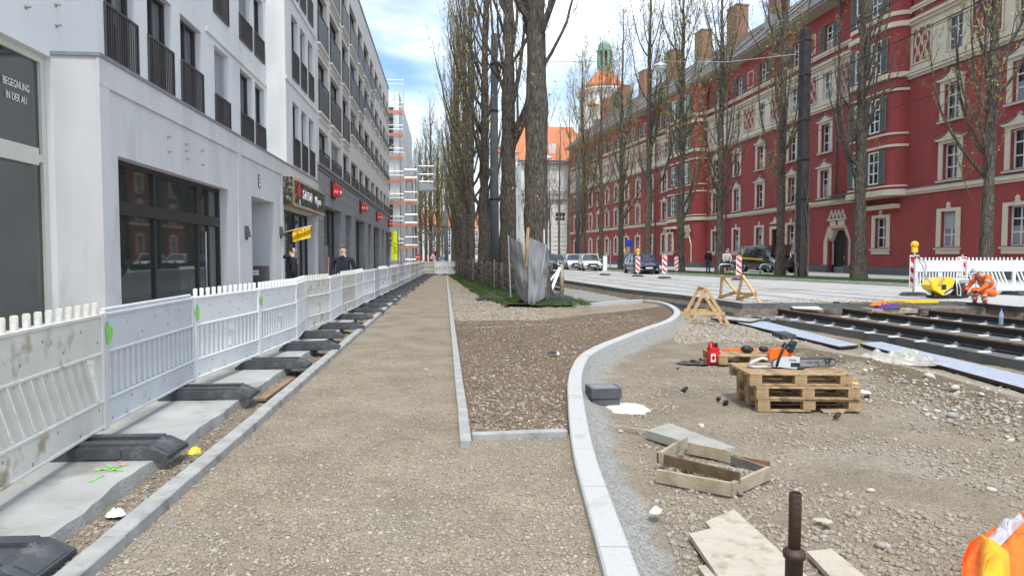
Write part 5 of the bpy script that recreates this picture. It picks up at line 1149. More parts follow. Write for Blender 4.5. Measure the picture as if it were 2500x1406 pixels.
# ================================================================== TREES, MASTS, WIRES
def barkmat(name, c1, c2, sc):
    m = bpy.data.materials.new(name); m.use_nodes = True; t = m.node_tree; N = t.nodes; L = t.links; bs = N['Principled BSDF']; bs.inputs['Roughness'].default_value = .95; bs.inputs['Specular IOR Level'].default_value = .15
    c = N.new('ShaderNodeTexCoord'); mp_ = N.new('ShaderNodeMapping'); mp_.inputs['Scale'].default_value = (1, 1, .22); L.new(c.outputs['Object'], mp_.inputs[0])
    v = N.new('ShaderNodeTexVoronoi'); v.feature = 'DISTANCE_TO_EDGE'; v.inputs['Scale'].default_value = sc; nn_ = N.new('ShaderNodeTexNoise'); nn_.inputs['Scale'].default_value = sc*.7; nn_.inputs['Detail'].default_value = 8; nn_.inputs['Roughness'].default_value = .7
    L.new(mp_.outputs[0], nn_.inputs['Vector']); mx_ = N.new('ShaderNodeMixRGB'); mx_.inputs[0].default_value = .2; L.new(mp_.outputs[0], mx_.inputs[1]); L.new(nn_.outputs['Color'], mx_.inputs[2]); L.new(mx_.outputs[0], v.inputs['Vector'])
    ad = N.new('ShaderNodeMath'); ad.operation = 'MULTIPLY'; L.new(v.outputs['Distance'], ad.inputs[0]); ad.inputs[1].default_value = 2.2
    a2 = N.new('ShaderNodeMath'); a2.operation = 'MULTIPLY_ADD'; L.new(nn_.outputs['Fac'], a2.inputs[0]); a2.inputs[1].default_value = .9; L.new(ad.outputs[0], a2.inputs[2])
    r = N.new('ShaderNodeValToRGB'); r.color_ramp.elements[0].position = .35; r.color_ramp.elements[1].position = .95; r.color_ramp.elements[0].color = (*c1, 1); r.color_ramp.elements[1].color = (*c2, 1); L.new(a2.outputs[0], r.inputs[0]); L.new(r.outputs[0], bs.inputs['Base Color'])
    bp = N.new('ShaderNodeBump'); bp.inputs['Strength'].default_value = 1; bp.inputs['Distance'].default_value = .06; L.new(a2.outputs[0], bp.inputs['Height']); L.new(bp.outputs[0], bs.inputs['Normal'])
    return m
M['bark'] = barkmat('poplar_bark', (.045,.036,.028), (.25,.21,.17), 13)
M['twig'] = mat('twig_bark', (.17,.14,.105), .9, .3, 4)
M['bud'] = mat('spring_bud', (.36,.33,.08), .8, .3, 1.5, island=.35)
M['bud2'] = mat('reddish_bud', (.38,.21,.07), .8, .3, 1.5, island=.3)
class TB:
    """numpy tube collector"""
    def __init__(s): s.V = []; s.Fq = []; s.n = 0
    def tube(s, P, R, n=5, rough=0, rnd=None):
        P = np.asarray(P, float); k = len(P); T = np.gradient(P, axis=0); T /= np.linalg.norm(T, axis=1)[:,None]+1e-9
        ref = np.array([1., 0, 0]) if abs(T[0][0]) < .8 else np.array([0, 1., 0]); A = np.cross(T, ref); A /= np.linalg.norm(A, axis=1)[:,None]+1e-9; B = np.cross(T, A)
        th = np.arange(n)*2*np.pi/n; R = np.asarray(R, float)[:,None]*np.ones(n)
        if rough: R = R*(1+rough*(rnd.random((k, n))-.5))
        V = P[:,None]+A[:,None]*(np.cos(th)*R)[...,None]+B[:,None]*(np.sin(th)*R)[...,None]
        idx = np.arange(k*n).reshape(k, n)+s.n; a = idx[:-1]; b_ = np.roll(a, -1, 1); c = idx[1:]; d = np.roll(c, -1, 1)
        s.V.append(V.reshape(-1, 3)); s.Fq.append(np.stack([a, b_, d, c], -1).reshape(-1, 4)); s.n += k*n
    def mesh(s, name, m, smooth=True): return np_mesh(name, np.concatenate(s.V), np.concatenate(s.Fq), m, smooth)
def poplar(h, r0, seed, limbs=42, spread=.11, z0=.12, low=3, fork=None, leafn=2600, leafm=None, twm=5, sides=12, tw=1.0):
    r = np.random.default_rng(seed); T = TB(); Tw = TB(); leaves = []
    nz = 34; z = np.linspace(0, h*.96, nz); wob = np.cumsum(r.normal(0, .035, (nz, 2)), 0)*np.linspace(0, 1, nz)[:,None]; tr_ = np.stack([wob[:,0], wob[:,1], z], -1)
    R = r0*np.clip(1-z/h, 0.02, 1)**.75; R *= 1+.40*np.exp(-z/.5)+.08*r.normal(0, 1, nz); T.tube(tr_, R, sides, .16, r)
    at_ = lambda zz: np.array([np.interp(zz, z, tr_[:,0]), np.interp(zz, z, tr_[:,1]), zz]); rat = lambda zz: float(np.interp(zz, z, R))
    def limb(p0, az, ln, rr, tilt, nseg=8, twigs=True):
        dirh = np.array([math.cos(az), math.sin(az), 0]); P = [p0]; d = dirh*math.sin(tilt)+np.array([0, 0, math.cos(tilt)]); st = ln/nseg
        for i in range(nseg):
            P.append(P[-1]+d*st); d = d*.78+np.array([0, 0, .30])+r.normal(0, .06, 3); d /= np.linalg.norm(d)
        P = np.array(P); Rr = rr*np.linspace(1, .12, len(P)); (T if rr > .035 else Tw).tube(P, Rr, 6 if rr > .05 else 4)
        if not twigs: return
        m_ = max(2, int(ln*1.5*twm/5))
        for j in range(m_):
            t = .18+.82*r.random(); q = P[int(t*(len(P)-1))]; a2 = r.random()*6.28; l2 = (.7+1.5*r.random())*(1.15-t*.5)*min(1.3, ln/3.5+.3); tl = .35+.35*r.random()
            d2 = np.array([math.cos(a2)*math.sin(tl), math.sin(a2)*math.sin(tl), math.cos(tl)]); Q = [q]
            for i in range(3): Q.append(Q[-1]+d2*l2/3); d2 = d2*.8+np.array([0, 0, .22])+r.normal(0, .10, 3); d2 /= np.linalg.norm(d2)
            Q = np.array(Q); Tw.tube(Q, np.array([.014, .010, .007, .003])*tw, 3)
            for i in range(3):
                s_ = Q[1+r.integers(0, 3)]; d3 = r.normal(0, .35, 3)+np.array([0, 0, .9]); l3 = .25+.5*r.random(); e_ = s_+d3/np.linalg.norm(d3)*l3
                Tw.tube(np.array([s_, (s_+e_)/2+r.normal(0, .03, 3), e_]), np.array([.009, .007, .003])*tw, 3); leaves.append(e_); leaves.append((s_+e_)/2)
            leaves.extend(list(Q[1:]))
    for i in range(limbs):
        zz = h*(z0+(.93-z0)*((i+r.random())/limbs)); ln = (h-zz)*(.30+.25*r.random())*min(1, .45+zz/h*1.2)+1.2
        limb(at_(zz), r.random()*6.28, min(ln, h*.30), max(.02, rat(zz)*(.22+.3*r.random()*(1 if r.random() < .5 else .6))), .35+.5*r.random()*spread/.11)
    for i in range(low):      # short epicormic shoots low on the trunk
        zz = 2+r.random()*h*.22; az = r.random()*6.28; limb(at_(zz), az, 1.5+1.8*r.random(), .022, .9, 6)
    if fork:
        for (zz, az, ln, rr, tl) in fork: limb(at_(zz), az, ln, rr, tl, 14)
    L_ = np.array(leaves); k = r.integers(0, len(L_), leafn); c = L_[k]+r.normal(0, .05, (leafn, 3)); s_ = (.020+.022*r.random(leafn))
    a = r.normal(0, 1, (leafn, 3)); a /= np.linalg.norm(a, axis=1)[:,None]; b_ = np.cross(a, r.normal(0, 1, (leafn, 3))); b_ /= np.linalg.norm(b_, axis=1)[:,None]
    V = np.stack([c-a*s_[:,None]*1.5, c+b_*s_[:,None]*.7, c+a*s_[:,None]*1.5, c-b_*s_[:,None]*.7], 1).reshape(-1, 3)
    return T.mesh('trunk', M['bark']), Tw.mesh('crown', M['twig'], False), np_mesh('foliage', V, np.arange(4*leafn).reshape(-1, 4), leafm or M['bud'])
def tree(loc, meshes, rz, sc, label, group, zs_=1):
    o = empty('poplar_tree', loc, rz, label, 'tree', group); o.scale = (sc, sc, sc*zs_)
    for nme, me in zip(('trunk', 'crown', 'foliage'), meshes): link(nme, me, o)
    return o
PV = [poplar(25, .35, 11, 40, .09, twm=3.6, leafn=3800, sides=14), poplar(26, .33, 12, 42, .11, twm=3.6, leafn=4400, sides=14), poplar(24, .33, 13, 34, .09, twm=3.6, leafn=3400, sides=14),
      poplar(25, .26, 14, 36, .10, .16, 4, leafn=6500, tw=1.1), poplar(26, .28, 15, 32, .11, .18, 5, leafn=6000, tw=1.1), poplar(24, .26, 16, 42, .09, .14, 5, leafn=13000, tw=1.1), poplar(25, .24, 17, 34, .12, .2, 4, leafn=9000, leafm=M['bud2'], tw=1.1)]
SL_ = poplar(24, .22, 31, 20, .10, .25, 2, leafn=2600, leafm=M['bud2'], twm=4)
BIG = poplar(27, .47, 21, 30, .14, .32, 6, fork=[(9.5,.2,9,.13,.6),(12,3.4,8,.11,.5),(8.2,5.6,6,.07,.8)], leafn=2600, sides=18)
FORK = poplar(26, .42, 22, 34, .13, .22, 4, fork=[(6.6,-.1,11,.15,.55),(9,3.0,9,.10,.35)], leafn=3000, sides=16)
def tp(px, Y, z): p = AY(px, 640, Y); return (p.x, Y, z)
gC = 'poplars in the fenced strip between path and road'
for px, Y, ms, rz, sc, lab in ((1310, 24.5, BIG, 0.2, 1.0, 'thickest poplar trunk, standing right behind the grey tarpaulins'), (1240, 33, FORK, -.2, 1.0, 'poplar with a big limb forking to the right, second from the tarpaulins'),
    (1181, 40, PV[0], 1.0, .98, 'poplar just left of the tall grey mast behind the fence'), (1150, 47.5, PV[1], 2.2, 1.0, 'straight poplar behind the middle of the board fence'), (1131, 54, PV[2], .4, 1.05, 'poplar second from the left end of the fenced row'),
    (1119, 60, PV[1], 4.0, .95, 'leftmost near poplar at the far end of the board fence'), (1114, 70, PV[0], 5.1, 1.0, 'poplar just beyond the far end of the board fence'), (1110, 82, PV[2], 3.1, 1.05, 'distant poplar in the central row past the fence'), (1105, 98, PV[5], 3.6, .95, 'farthest poplar of the central row')):
    tree(tp(px, Y, 0), ms, rz, sc, lab, gC)
gR = 'poplars along the grass verge by the red block'
for q, ms, rz, sc, lab in (((2405,694), PV[3], .6, .98, 'rightmost verge poplar behind the white barriers'), ((2096,681), FORK, 2.6, .78, 'verge poplar with a limb reaching left, just right of the cream gate'), ((1904,673.6), PV[4], 1.2, 1.0, 'verge poplar in front of the black van'),
    ((1756,667), PV[3], 2.5, 1.0, 'verge poplar beside the cyclist'), ((1661,662), PV[5], 4.0, 1.12, 'verge poplar hiding the far arched door'), ((1581,660), PV[4], 5.0, 1.05, 'verge poplar right behind the dark blue estate car'), ((1516,656), PV[3], 3.5, 1.0, 'verge poplar between the white cars and the dark blue estate'),
    ((1467,652), PV[6], 1.0, 1.0, 'verge poplar with reddish buds behind the white hatchback'), ((1423,651), PV[5], 2.0, 1.05, 'leafiest verge poplar behind the white saloon')):
    p = G(q[0], q[1], .42); tree((p.x, p.y, .4), ms, rz, sc, lab, gR)
for px, Y, ms, rz, sc, lab in ((1387, 88, SL_, .3, .95, 'thin verge poplar at the left end of the red block'), (1365, 98, SL_, 2.3, .9, 'thin poplar in front of the arched window of the white building'), (1343, 108, SL_, 4.3, .8, 'thin poplar in front of the white building near the lamp'), (1283, 112, SL_, 1.3, .7, 'slim poplar between the trunks before the white side wing'), (1262, 125, SL_, 3.3, .65, 'far slim poplar before the white side wing')):
    tree(tp(px, Y, .4), ms, rz, sc, lab, gR)
gL = 'poplars lining the far left end of the street'
k_ = 0
for px, Y, sc, i in ((1068, 92, .80, 5), (1052, 98, .96, 1), (1040, 106, .92, 5), (1028, 114, .86, 2), (1016, 122, .90, 5), (1008, 130, .80, 1), (1073, 120, .85, 5), (1080, 140, .9, 5)):
    tree(tp(px, Y, .1), PV[i], px*.7, sc, ('poplar %s' % ['with yellowish buds left of the far grey mast','tallest of the far left row','with dense yellow green buds in the far left row','in the middle of the far left row','second from the left in the far row','nearest the scaffold tower','behind the far grey mast foot','farthest back at the street end'][k_]), gL); k_ += 1
# masts
M['mastgrey'] = mat('mast_grey', (.12,.125,.135), .6, .08, 2); M['felt'] = mat('dark_felt_wrap', (.040,.037,.038), .95, .3, 3, .8, 9, wear=((.065,.062,.062), 2.5, .55)); M['mastlight'] = mat('mast_light_grey', (.22,.26,.31), .5, .08, 2)
def mast(px, py, z, Y=None, r0=.2, r1=.12, h=14, m='mastgrey', label='', n=8, straps=(), name='mast'):
    p = G(px, py, z) if Y is None else Vector(tp(px, Y, z)); o = empty(name, (p.x, p.y, z-.05), 0, label, 'mast')
    MB().lathe([(r0,0),(r0+(r1-r0)*.5,h*.5),(r1,h),(r1*.8,h+.05)], n).build('pole', M[m], o, n > 6)
    for s_ in straps: rr_ = r0+(r1-r0)*s_/h; MB().lathe([(rr_+.015,s_),(rr_+.03,s_+.03),(rr_+.03,s_+.09),(rr_+.015,s_+.12)], n).build('strap', M['black'], o)
    return o
mast(1207, 0, 0, 35.8, .27, .17, 13.2, 'mastgrey', 'tall dark grey mast standing among the central poplars', 12, (4.6, 9.2, 11.6))
mast(1090, 0, .1, 88, .30, .14, 13.5, 'mastlight', 'slim light grey mast at the far end of the path', 12, (5.2,))
mast(1410, 0, .4, 80, .30, .22, 13, 'mastgrey', 'dark mast beside the leafiest verge poplar', 10)
mo = mast(1955, 676.6, .42, None, .35, .31, 13.9, 'felt', 'thick square mast wrapped in dark felt with dead ivy stems', 4, (4.4, 6.6, 8.8, 11.3, 13.2)); mo.rotation_euler = (0, 0, .9)
r = np.random.default_rng(5); T = TB()
for i in range(12):
    a = r.random()*6.28; P = [np.array([.36*math.cos(a), .36*math.sin(a), 0])]
    for k in range(14): a += r.normal(0, .25); rad = .33+.06*r.random(); P.append(np.array([rad*math.cos(a), rad*math.sin(a), (k+1)*(.25+.3*(i % 3)/3)]))
    T.tube(np.array(P), np.linspace(.035, .008, 15), 4)
link('ivy_stems', T.mesh('ivy_stems', M['twig']), mo)
b = MB(); b.blob((0,0,0), .1, (1,.5,1), 1); o = tag(b.build('yellow_tag', M['yellow'], mo), None); o.location = (-.1, -.42, 4.15)
# small birds-eye twigs of yellow leaves on the mast: young plant right of it
# wires
wr = MB()
for i, (X, z, X2, z2) in enumerate(((10.6,5.75,9.6,5.75),(8.9,6.0,8.2,6.0),(8.9,6.8,8.2,6.8),(14.0,7.2,11.6,7.2),(13.8,6.3,11.5,6.3),(16.5,9.3,13,9.3))):
    b = MB(); pts_ = [(X+(X2-X)*t/12, 2+100*t/12, z+(z2-z)*t/12-.25*math.sin(math.pi*((t*3) % 12)/12)) for t in range(13)]; b.tube(pts_, .011, 4)
    tag(b.build('overhead_wire', M['black']), ['lowest contact wire over the road by the red block', 'contact wire over the near tram track', 'carrier wire above the near contact wire', 'carrier wire over the far track', 'contact wire over the far track', 'highest cable crossing in front of the red block'][i], 'wire', 'overhead tram wires')
pm = G(1955, 676.6, .42); A = Vector((pm.x-.3, pm.y, EYE+(625-133)/F*pm.y*1.0)); A = AY(1945, 133, pm.y); 
lampP = AY(1612, 160, 40); Bp = AY(1212, 150, 33.2)
tag(MB().tube([A, A.lerp(lampP, .5)+Vector((0,0,-.12)), lampP+Vector((0,0,.25)), lampP.lerp(Bp, .5)+Vector((0,0,.1)), Bp], .016, 4).build('span_wire', M['steel']), 'pale span wire carrying the street lamp between felt wrapped mast and grey mast', 'wire')
sl = empty('street_lamp', lampP, 0, 'white street lamp hanging from the span wire before the red block', 'street lamp')
MB().lathe([(.42,-.14),(.45,-.08),(.40,.02),(.2,.10),(.08,.14),(.05,.25)], 16).build('lamp_housing', M['alu'], sl, True); MB().lathe([(.1,-.30),(.3,-.25),(.40,-.15)], 16).build('diffuser', mat('lamp_diffuser', (.7,.72,.72), .3), sl, True)
tag(MB().beam(A+Vector((-.4,0,-4.3)), A+Vector((0,0,-4.3)), .04, .04).build('bracket_arm', M['black']), 'short black bracket arm on the left side of the felt wrapped mast', 'bracket')
# second lamp near white building
lp2 = Vector(tp(1335, 60, 0)); z2 = EYE+(625-383)/F*60; sl2 = empty('street_lamp', (lp2.x, 60, .3), 0, 'street lamp on a slim dark pole in front of the white building', 'street lamp')
MB().tube([(0,0,0),(0,0,z2-.6)], .07, 8).build('pole', M['mastgrey'], sl2, True); MB().lathe([(.38,z2-.5),(.42,z2-.42),(.40,z2-.32),(.2,z2-.24)], 14).build('lamp_head', M['white'], sl2, True)
# posts & street furniture far: warning triangle, signs
M['signwhite'] = mat('sign_white', (.75,.75,.76), .4)
ts = empty('warning_sign', tp(1057, 70, .1), 0, 'triangular red bordered warning sign at the end of the path', 'traffic sign')
MB().tube([(0,0,0),(0,0,2.6)], .04, 6).build('pole', M['steel'], ts)
b = MB(); b.mat(M['red']).prism([(-.42,1.2),(.42,1.2),(0,1.95)], 'y', -.08, -.05); b.mat(M['signwhite']).prism([(-.28,1.28),(.28,1.28),(0,1.78)], 'y', -.09, -.08); b.mat(M['black']).box(-.1, -.04, -.095, -.09, 1.35, 1.5).box(.04, .1, -.095, -.09, 1.35, 1.5).box(-.04,.04,-.095,-.09,1.42,1.46); b.build('sign_plate', None, ts)
ns = empty('no_entry_sign', tp(1020, 74, .1), 0, 'small round red no entry sign left of the warning triangle', 'traffic sign')
MB().tube([(0,0,0),(0,0,1.6)], .035, 6).build('pole', M['steel'], ns); b = MB(); b.M = Matrix.Translation((0,-.05,1.4)) @ Matrix.Rotation(math.pi/2, 4, 'X'); b.mat(M['red']).lathe([(.3,0),(.3,.03)], 16); b.mat(M['signwhite']); b.M = None; b.box(-.2, .2, -.09, -.08, 1.36, 1.44); b.build('sign_plate', None, ns)
sgn = empty('blue_sign', tp(1536, 58, .42), 0, 'small blue information sign between the verge poplars', 'sign')
MB().tube([(0,0,0),(0,0,2.6)], .04, 6).build('pole', M['steel'], sgn); MB().bev(-.32, .32, -.06, -.02, 2.0, 2.6, .01).build('sign_plate', mat('sign_blue', (.02,.06,.35), .4), sgn)
for px, Y, h, lab in ((1490, 60, 2.6, 'thin grey sign post before the ground floor windows'), (1624, 50, 3.4, 'slim grey sign post behind the middle beacon')):
    o = empty('sign_post', tp(px, Y, .42), 0, lab, 'post'); MB().tube([(0,0,0),(0,0,h)], .045, 6).build('pole', M['steel'], o)
    MB().box(-.02, .02, -.06, -.04, h-.9, h-.2).build('side_plate', M['steel'], o)
# ================================================================== SITE OBJECTS
def noisy(me, amp, sc=6, seed=0):
    for v in me.vertices: n_ = mnoise.noise_vector(v.co*sc+Vector((seed, seed*2, 0))); v.co += n_*amp
    return me
# ---- barrier panels
_pm = {}
def panel_parts(kind, L_, m):
    key = (kind, round(L_, 1), m.name)
    if key in _pm: return _pm[key]
    out_ = []; t = .045; L2 = round(L_, 1)
    def dots(b, z0, z1, n=7):
        b.mat(M['dotgrey'])
        for i in range(n):
            for z in ((z0+z1)/2+.06*(1 if i % 2 else -1),):
                x = .12+i*(L2-.24)/(n-1); b.box(x-.008, x+.008, -t/2-.003, -t/2, z-.011, z+.011)
        b.mat(m)
    b = MB(); b.mat(m).bev(0, L2, -t/2, t/2, .66, .97, .01); b.bev(0, L2, -t*.8, t*.8, .955, .99, .008); b.bev(0, L2, -t*.8, t*.8, .64, .67, .008); dots(b, .66, .97); out_.append(('top_board', b.mesh('top_board'), [(0,0,0)]))
    b = MB(); b.mat(m).bev(0, L2, -t/2, t/2, .04, .24, .01); b.bev(0, L2, -t*.8, t*.8, .02, .05, .008); b.bev(0, L2, -t*.8, t*.8, .235, .265, .008); dots(b, .04, .22, 6); out_.append(('bottom_board', b.mesh('bottom_board'), [(0,0,0)]))
    b = MB(); b.mat(m).bev(-.005, .05, -t*.85, t*.85, 0, 1.0, .01); out_.append(('end_post', b.mesh('end_post'), [(0,0,0), (L2-.045,0,0)]))
    if kind == 'diag':
        b = MB(); b.mat(m).prism([(0,.262),(.058,.262),(-.142,.645),(-.20,.645)], 'y', -t*.42, t*.42); n = int((L2-.30)/.15); out_.append(('slat', b.mesh('slat'), [(.26+i*.15, 0, 0) for i in range(n)]))
    else:
        n = 15 if kind == 'vert' else 17; b = MB(); b.mat(m).bev(-.026, .026, -t*.42, t*.42, .262, .645, .01); me = b.mesh('slat'); ps = [(.10+i*(L2-.2)/(n-1), 0, 0) for i in range(n)]
        if kind == 'vert': ps = [p for i, p in enumerate(ps) if i not in (n//2, n//2+1)]; b = MB(); xm = .10+(n//2+.5)*(L2-.2)/(n-1); b.mat(m).box(xm-.09, xm+.09, -.008, .008, .262, .645).box(xm-.07, xm+.07, -.03, -.008, .5, .54).box(xm-.07, xm-.04, -.03, -.008, .3, .4); out_.append(('label_plate', b.mesh('label_plate'), [(0,0,0)]))
        out_.append(('slat', me, ps))
    if kind != 'plain':
        b = MB(); b.mat(m).lathe([(.024,.98),(.026,1.0),(.026,1.075),(.020,1.085)], 8); n = int(L2/.155); out_.append(('peg', b.mesh('peg', None, True), [(.1+i*(L2-.2)/(n-1), 0, 0) for i in range(n)]))
    else:
        b = MB(); b.mat(m).bev(.03, L2-.03, -t*.45, t*.45, .985, 1.03, .012); out_.append(('top_rail', b.mesh('top_rail'), [(0,0,0)]))
    _pm[key] = out_; return out_
M['dotgrey'] = mat('bolt_hole_grey', (.28,.28,.27), .8)
def barrier(p, q, z, kind, m, label, group, simple=False, lean=0):
    p, q = Vector(p), Vector(q); d = q-p; L_ = round(d.length, 1); o = empty('construction_barrier', (p.x, p.y, z), math.atan2(d.y, d.x), label, 'barrier', group); o.rotation_euler.x = lean; o.scale = (d.length/L_*.992, 1, 1)
    for nme, me, ps in panel_parts(kind, L_, m):
        if simple and len(ps) > 3:
            key = ('join', nme, kind, L_, m.name)
            def jn():
                b = MB(); base = [tuple(v.co) for v in me.vertices]; fs = [tuple(f.vertices) for f in me.polygons]
                for t in ps: b.add([(v[0]+t[0], v[1], v[2]) for v in base], fs)
                return b.mesh(nme+'s', m)
            w = link(nme+'s', cached(key, jn), o); w['kind'] = 'stuff'; continue
        for t in ps: link(nme, me, o, loc=t)
    return o
def foot_mesh():
    b = MB(); prof = [(-.42,0),(-.42,.035),(-.30,.10),(.30,.10),(.42,.035),(.42,0)]
    b.prism(prof, 'y', -.19, .19); b.prism([(-.30,.101),(-.28,.125),(.28,.125),(.30,.101)], 'y', -.15, -.06); b.prism([(-.30,.101),(-.28,.125),(.28,.125),(.30,.101)], 'y', .06, .15); b.box(-.12, .12, -.2, -.191, .02, .09).box(-.12, .12, .191, .2, .02, .09)
    b.box(-.38, -.33, -.12, .12, .06, .075)
    for s_ in (-1, 1): b.prism([(s_*.40-.01,.045),(s_*.33-.01,.092),(s_*.33+.01,.092),(s_*.40+.01,.045)], 'y', -.13, .13)
    return b.mesh('barrier_foot', M['rubber'])
FM = foot_mesh()
def foot(x, y, z, rz, label, group, sc=1.0, tilt=0):
    o = link('barrier_weight', FM, None, loc=(x, y, z), rot=(tilt, 0, rz), scale=(sc*1.15, sc, sc)); return tag(o, label, 'barrier foot', group)
ORD = ['zeroth','first','second','third','fourth','fifth','sixth','seventh','eighth','ninth','tenth','eleventh','twelfth','thirteenth','fourteenth','fifteenth','sixteenth','seventeenth','eighteenth','nineteenth','twentieth']+['twenty-'+w for w in ('first','second','third','fourth','fifth','sixth','seventh','eighth','ninth')]+['thirtieth','thirty-first']
J = [(-2.62, 2.45), (-2.72, 3.95), (-2.9, 6.0), (-2.95, 8.2), (-2.74, 10.2), (-2.60, 12.05), (-2.78, 13.7), (-2.56, 15.3), (-2.62, 17.3), (-2.52, 19.3), (-2.55, 21.3), (-2.42, 23.3), (-2.45, 25.3), (-2.32, 27.4)]
y = 29.4
while y < 59: J.append((-2.32+(y-28)*.0205+(.05 if len(J) % 2 else -.05), y)); y += 2.0
kinds = ['diag', 'diag', 'plain', 'vert', 'vert', 'vert', 'vert', 'plain', 'diag', 'vert', 'plain', 'plain', 'vert', 'plain']
ms_ = ['dirty_pl', 'dirty_pl', 'grey_pl', 'white_pl', 'white_pl', 'white_pl', 'dirty_pl', 'white_pl', 'dirty_pl', 'white_pl', 'white_pl', 'grey_pl', 'white_pl', 'white_pl']
near_lab = ['dirty white barrier panel with slanting slats, partly outside the frame', 'nearest stained barrier panel with slanting slats and pegs', 'bluish grey barrier panel with smooth top rail next to the stained one', 'white pegged barrier panel with green spray at its near edge', 'white pegged barrier panel, second after the grey one', 'white pegged barrier panel before the line kinks outwards', 'creamy white pegged panel at the kink in the barrier line', 'smooth topped white barrier panel just after the kink', 'dirty slanting-slat barrier panel beyond the kink', 'white pegged panel just beyond the far slanting-slat panel']
gB = 'white barrier panels along the gravel path'
for i in range(len(J)-1):
    lab = near_lab[i] if i < len(near_lab) else '%s barrier panel counted from the bluish grey one, along the gravel path' % ORD[i-2]
    barrier(J[i], J[i+1], .15, kinds[i % 14], M[ms_[i % 14]], lab, gB, simple=i > 9)
    x, y_ = J[i]; fo = .38 if i > 2 else .34
    foot(x+fo-.05, y_-(.42 if i < 8 else .2), .05, random.uniform(-.08, .08) if i else .15, ['first rubber barrier foot, mostly below the frame', 'big black rubber foot in the bottom left corner', 'second black rubber foot, beside the green paint marks', 'third rubber foot at the far edge of the grey panel', 'fourth rubber foot from the camera', 'fifth rubber foot from the camera'][i] if i < 6 else '%s dark rubber barrier foot counted from the camera beside the path' % ORD[i+1], 'rubber feet under the barrier line', 1.0)
# spray marks on panels
for (i, m_, lab) in ((2, 'spray', 'green spray blot at the joint between stained and grey barrier'), (3, 'spray', 'green spray blot on the near edge of the first white pegged panel'), (4, 'spray', 'green spray blot on the second white pegged panel'), (5, 'sprayo', 'orange spray blot at the barrier joint before the kink'), (7, 'spray', 'green spray streak on the barrier after the kink'), (9, 'sprayo', 'small orange spray blot on the far barrier joint'), (12, 'sprayo', 'farthest orange spray blot on the barrier line')):
    a, c = Vector(J[i]), Vector(J[i+1]); d = (c-a).normalized(); s_ = Vector((d.y, -d.x)); b = MB(); rr = random.Random(i); q0 = a+d*.05+s_*.045
    pts_ = []; n = 14
    for k in range(n): t = 2*math.pi*k/n; rad = .055*(1+rr.uniform(-.35, .35)); pts_.append((q0.x+d.x*rad*math.cos(t), q0.y+d.y*rad*math.cos(t), .98+rad*1.7*math.sin(t)-.02))
    b.add(pts_, [tuple(range(n))]); tag(b.build('spray_blot', M[m_]), lab, 'spray mark', 'spray blots on the barriers')
# end panels across the path
ex = [(-1.6, 60.2), (-.9, 57.5), (.1, 57.2)]
barrier((-2.0,58.6), (-.85,57.4), .1, 'plain', M['dirty_pl'], 'angled end panel where the barrier line meets the cross barrier', 'barriers across the end of the path', True)
barrier((-.83,57.2), (.9,57.0), .1, 'diag', M['white_pl'], 'slanting-slat barrier panel across the end of the path', 'barriers across the end of the path', True)
barrier((-2.4,61.0), (-.84,57.35), .1, 'plain', M['white_pl'], 'barrier panel slanting back behind the end of the path', 'barriers across the end of the path', True)
barrier((-.9,59.5), (1.1,59.4), .1, 'vert', M['white_pl'], 'second row barrier panel behind the end of the path', 'barriers across the end of the path', True)
foot(-1.0, 56.8, .03, .1, 'rubber foot lying at the far end of the gravel path', None, .9); foot(.1, 57.2, .03, .1, 'rubber foot under the cross barrier at the path end', None, .9)
# ---- right hand barriers
gRb = 'white barriers beside the kneeling worker'
p0, p1, p2 = G(2236, 724, RZ), G(2372, 722, RZ), G(2560, 723, RZ)
p1 = Vector((p0.x+1.98, p0.y+.45, RZ)); p2 = Vector((p1.x+2.0, p1.y+.15, RZ)); p3 = p2+Vector((2,0,0))
HB = 1.06
b1 = barrier(p0.xy+Vector((.12,.25)), p1.xy, RZ+.12, 'vert', M['white_pl'], 'white pegged barrier panel between the two striped beacons on the right', gRb); b2 = barrier(p1.xy+Vector((.12,0)), p2.xy, RZ+.12, 'diag', M['white_pl'], 'white slanting-slat barrier panel behind the kneeling worker', gRb); b3 = barrier(p2.xy, p3.xy, RZ+.12, 'diag', M['white_pl'], 'last slanting-slat barrier panel at the right frame edge', gRb)
for b_ in (b1, b2, b3): b_.scale.z = HB
for x, y_, lab in ((p1.x+.05, p1.y, 'rubber foot under the joint of the right barriers'), (p2.x, p2.y-.1, 'rubber foot at the right frame edge')): foot(x, y_, RZ, 1.5, lab, None)
# ---- beacons
def beacon_meshes(flip):
    w, h = .25, 1.0; b = MB(); b.mat(M['white']).bev(-w/2-.02, w/2+.02, -.02, .02, .28, 1.32, .012)
    b.mat(M['red']); n = 3; s_ = -1 if flip else 1
    def clip(z):   # diagonal band, clipped to the board
        pass
    for k in range(4):
        z0 = .30+k*.33; pts_ = []
        # parallelogram from (left, z0+.25) to (right, z0) height .165
        xl, xr = -w/2*s_, w/2*s_
        poly = [(xl, z0+.17), (xr, z0-.06), (xr, z0+.105), (xl, z0+.335)]
        zc_ = lambda p: (p[0], min(1.30, max(.30, p[1])))
        poly = [zc_(p) for p in poly]
        if max(p[1] for p in poly)-min(p[1] for p in poly) < .03: continue
        b.prism(poly, 'y', -.0235, -.0205)
    board = b.mesh('striped_board'); return board
BM = {f: beacon_meshes(f) for f in (0, 1)}
bb_ = MB(); bb_.prism([(-.36,0),(-.36,.04),(-.26,.11),(.26,.11),(.36,.04),(.36,0)], 'y', -.2, .2); BF = bb_.mesh('base', M['rubber']); BPo = MB().box(-.03, .03, -.03, .03, .1, .3).box(-.02, .02, -.02, .02, 1.32, 1.40).mesh('stem', M['alu'])
LBb = MB().bev(-.085, .085, -.06, .06, 1.40, 1.56, .02).mesh('lamp_battery', M['yellow'])
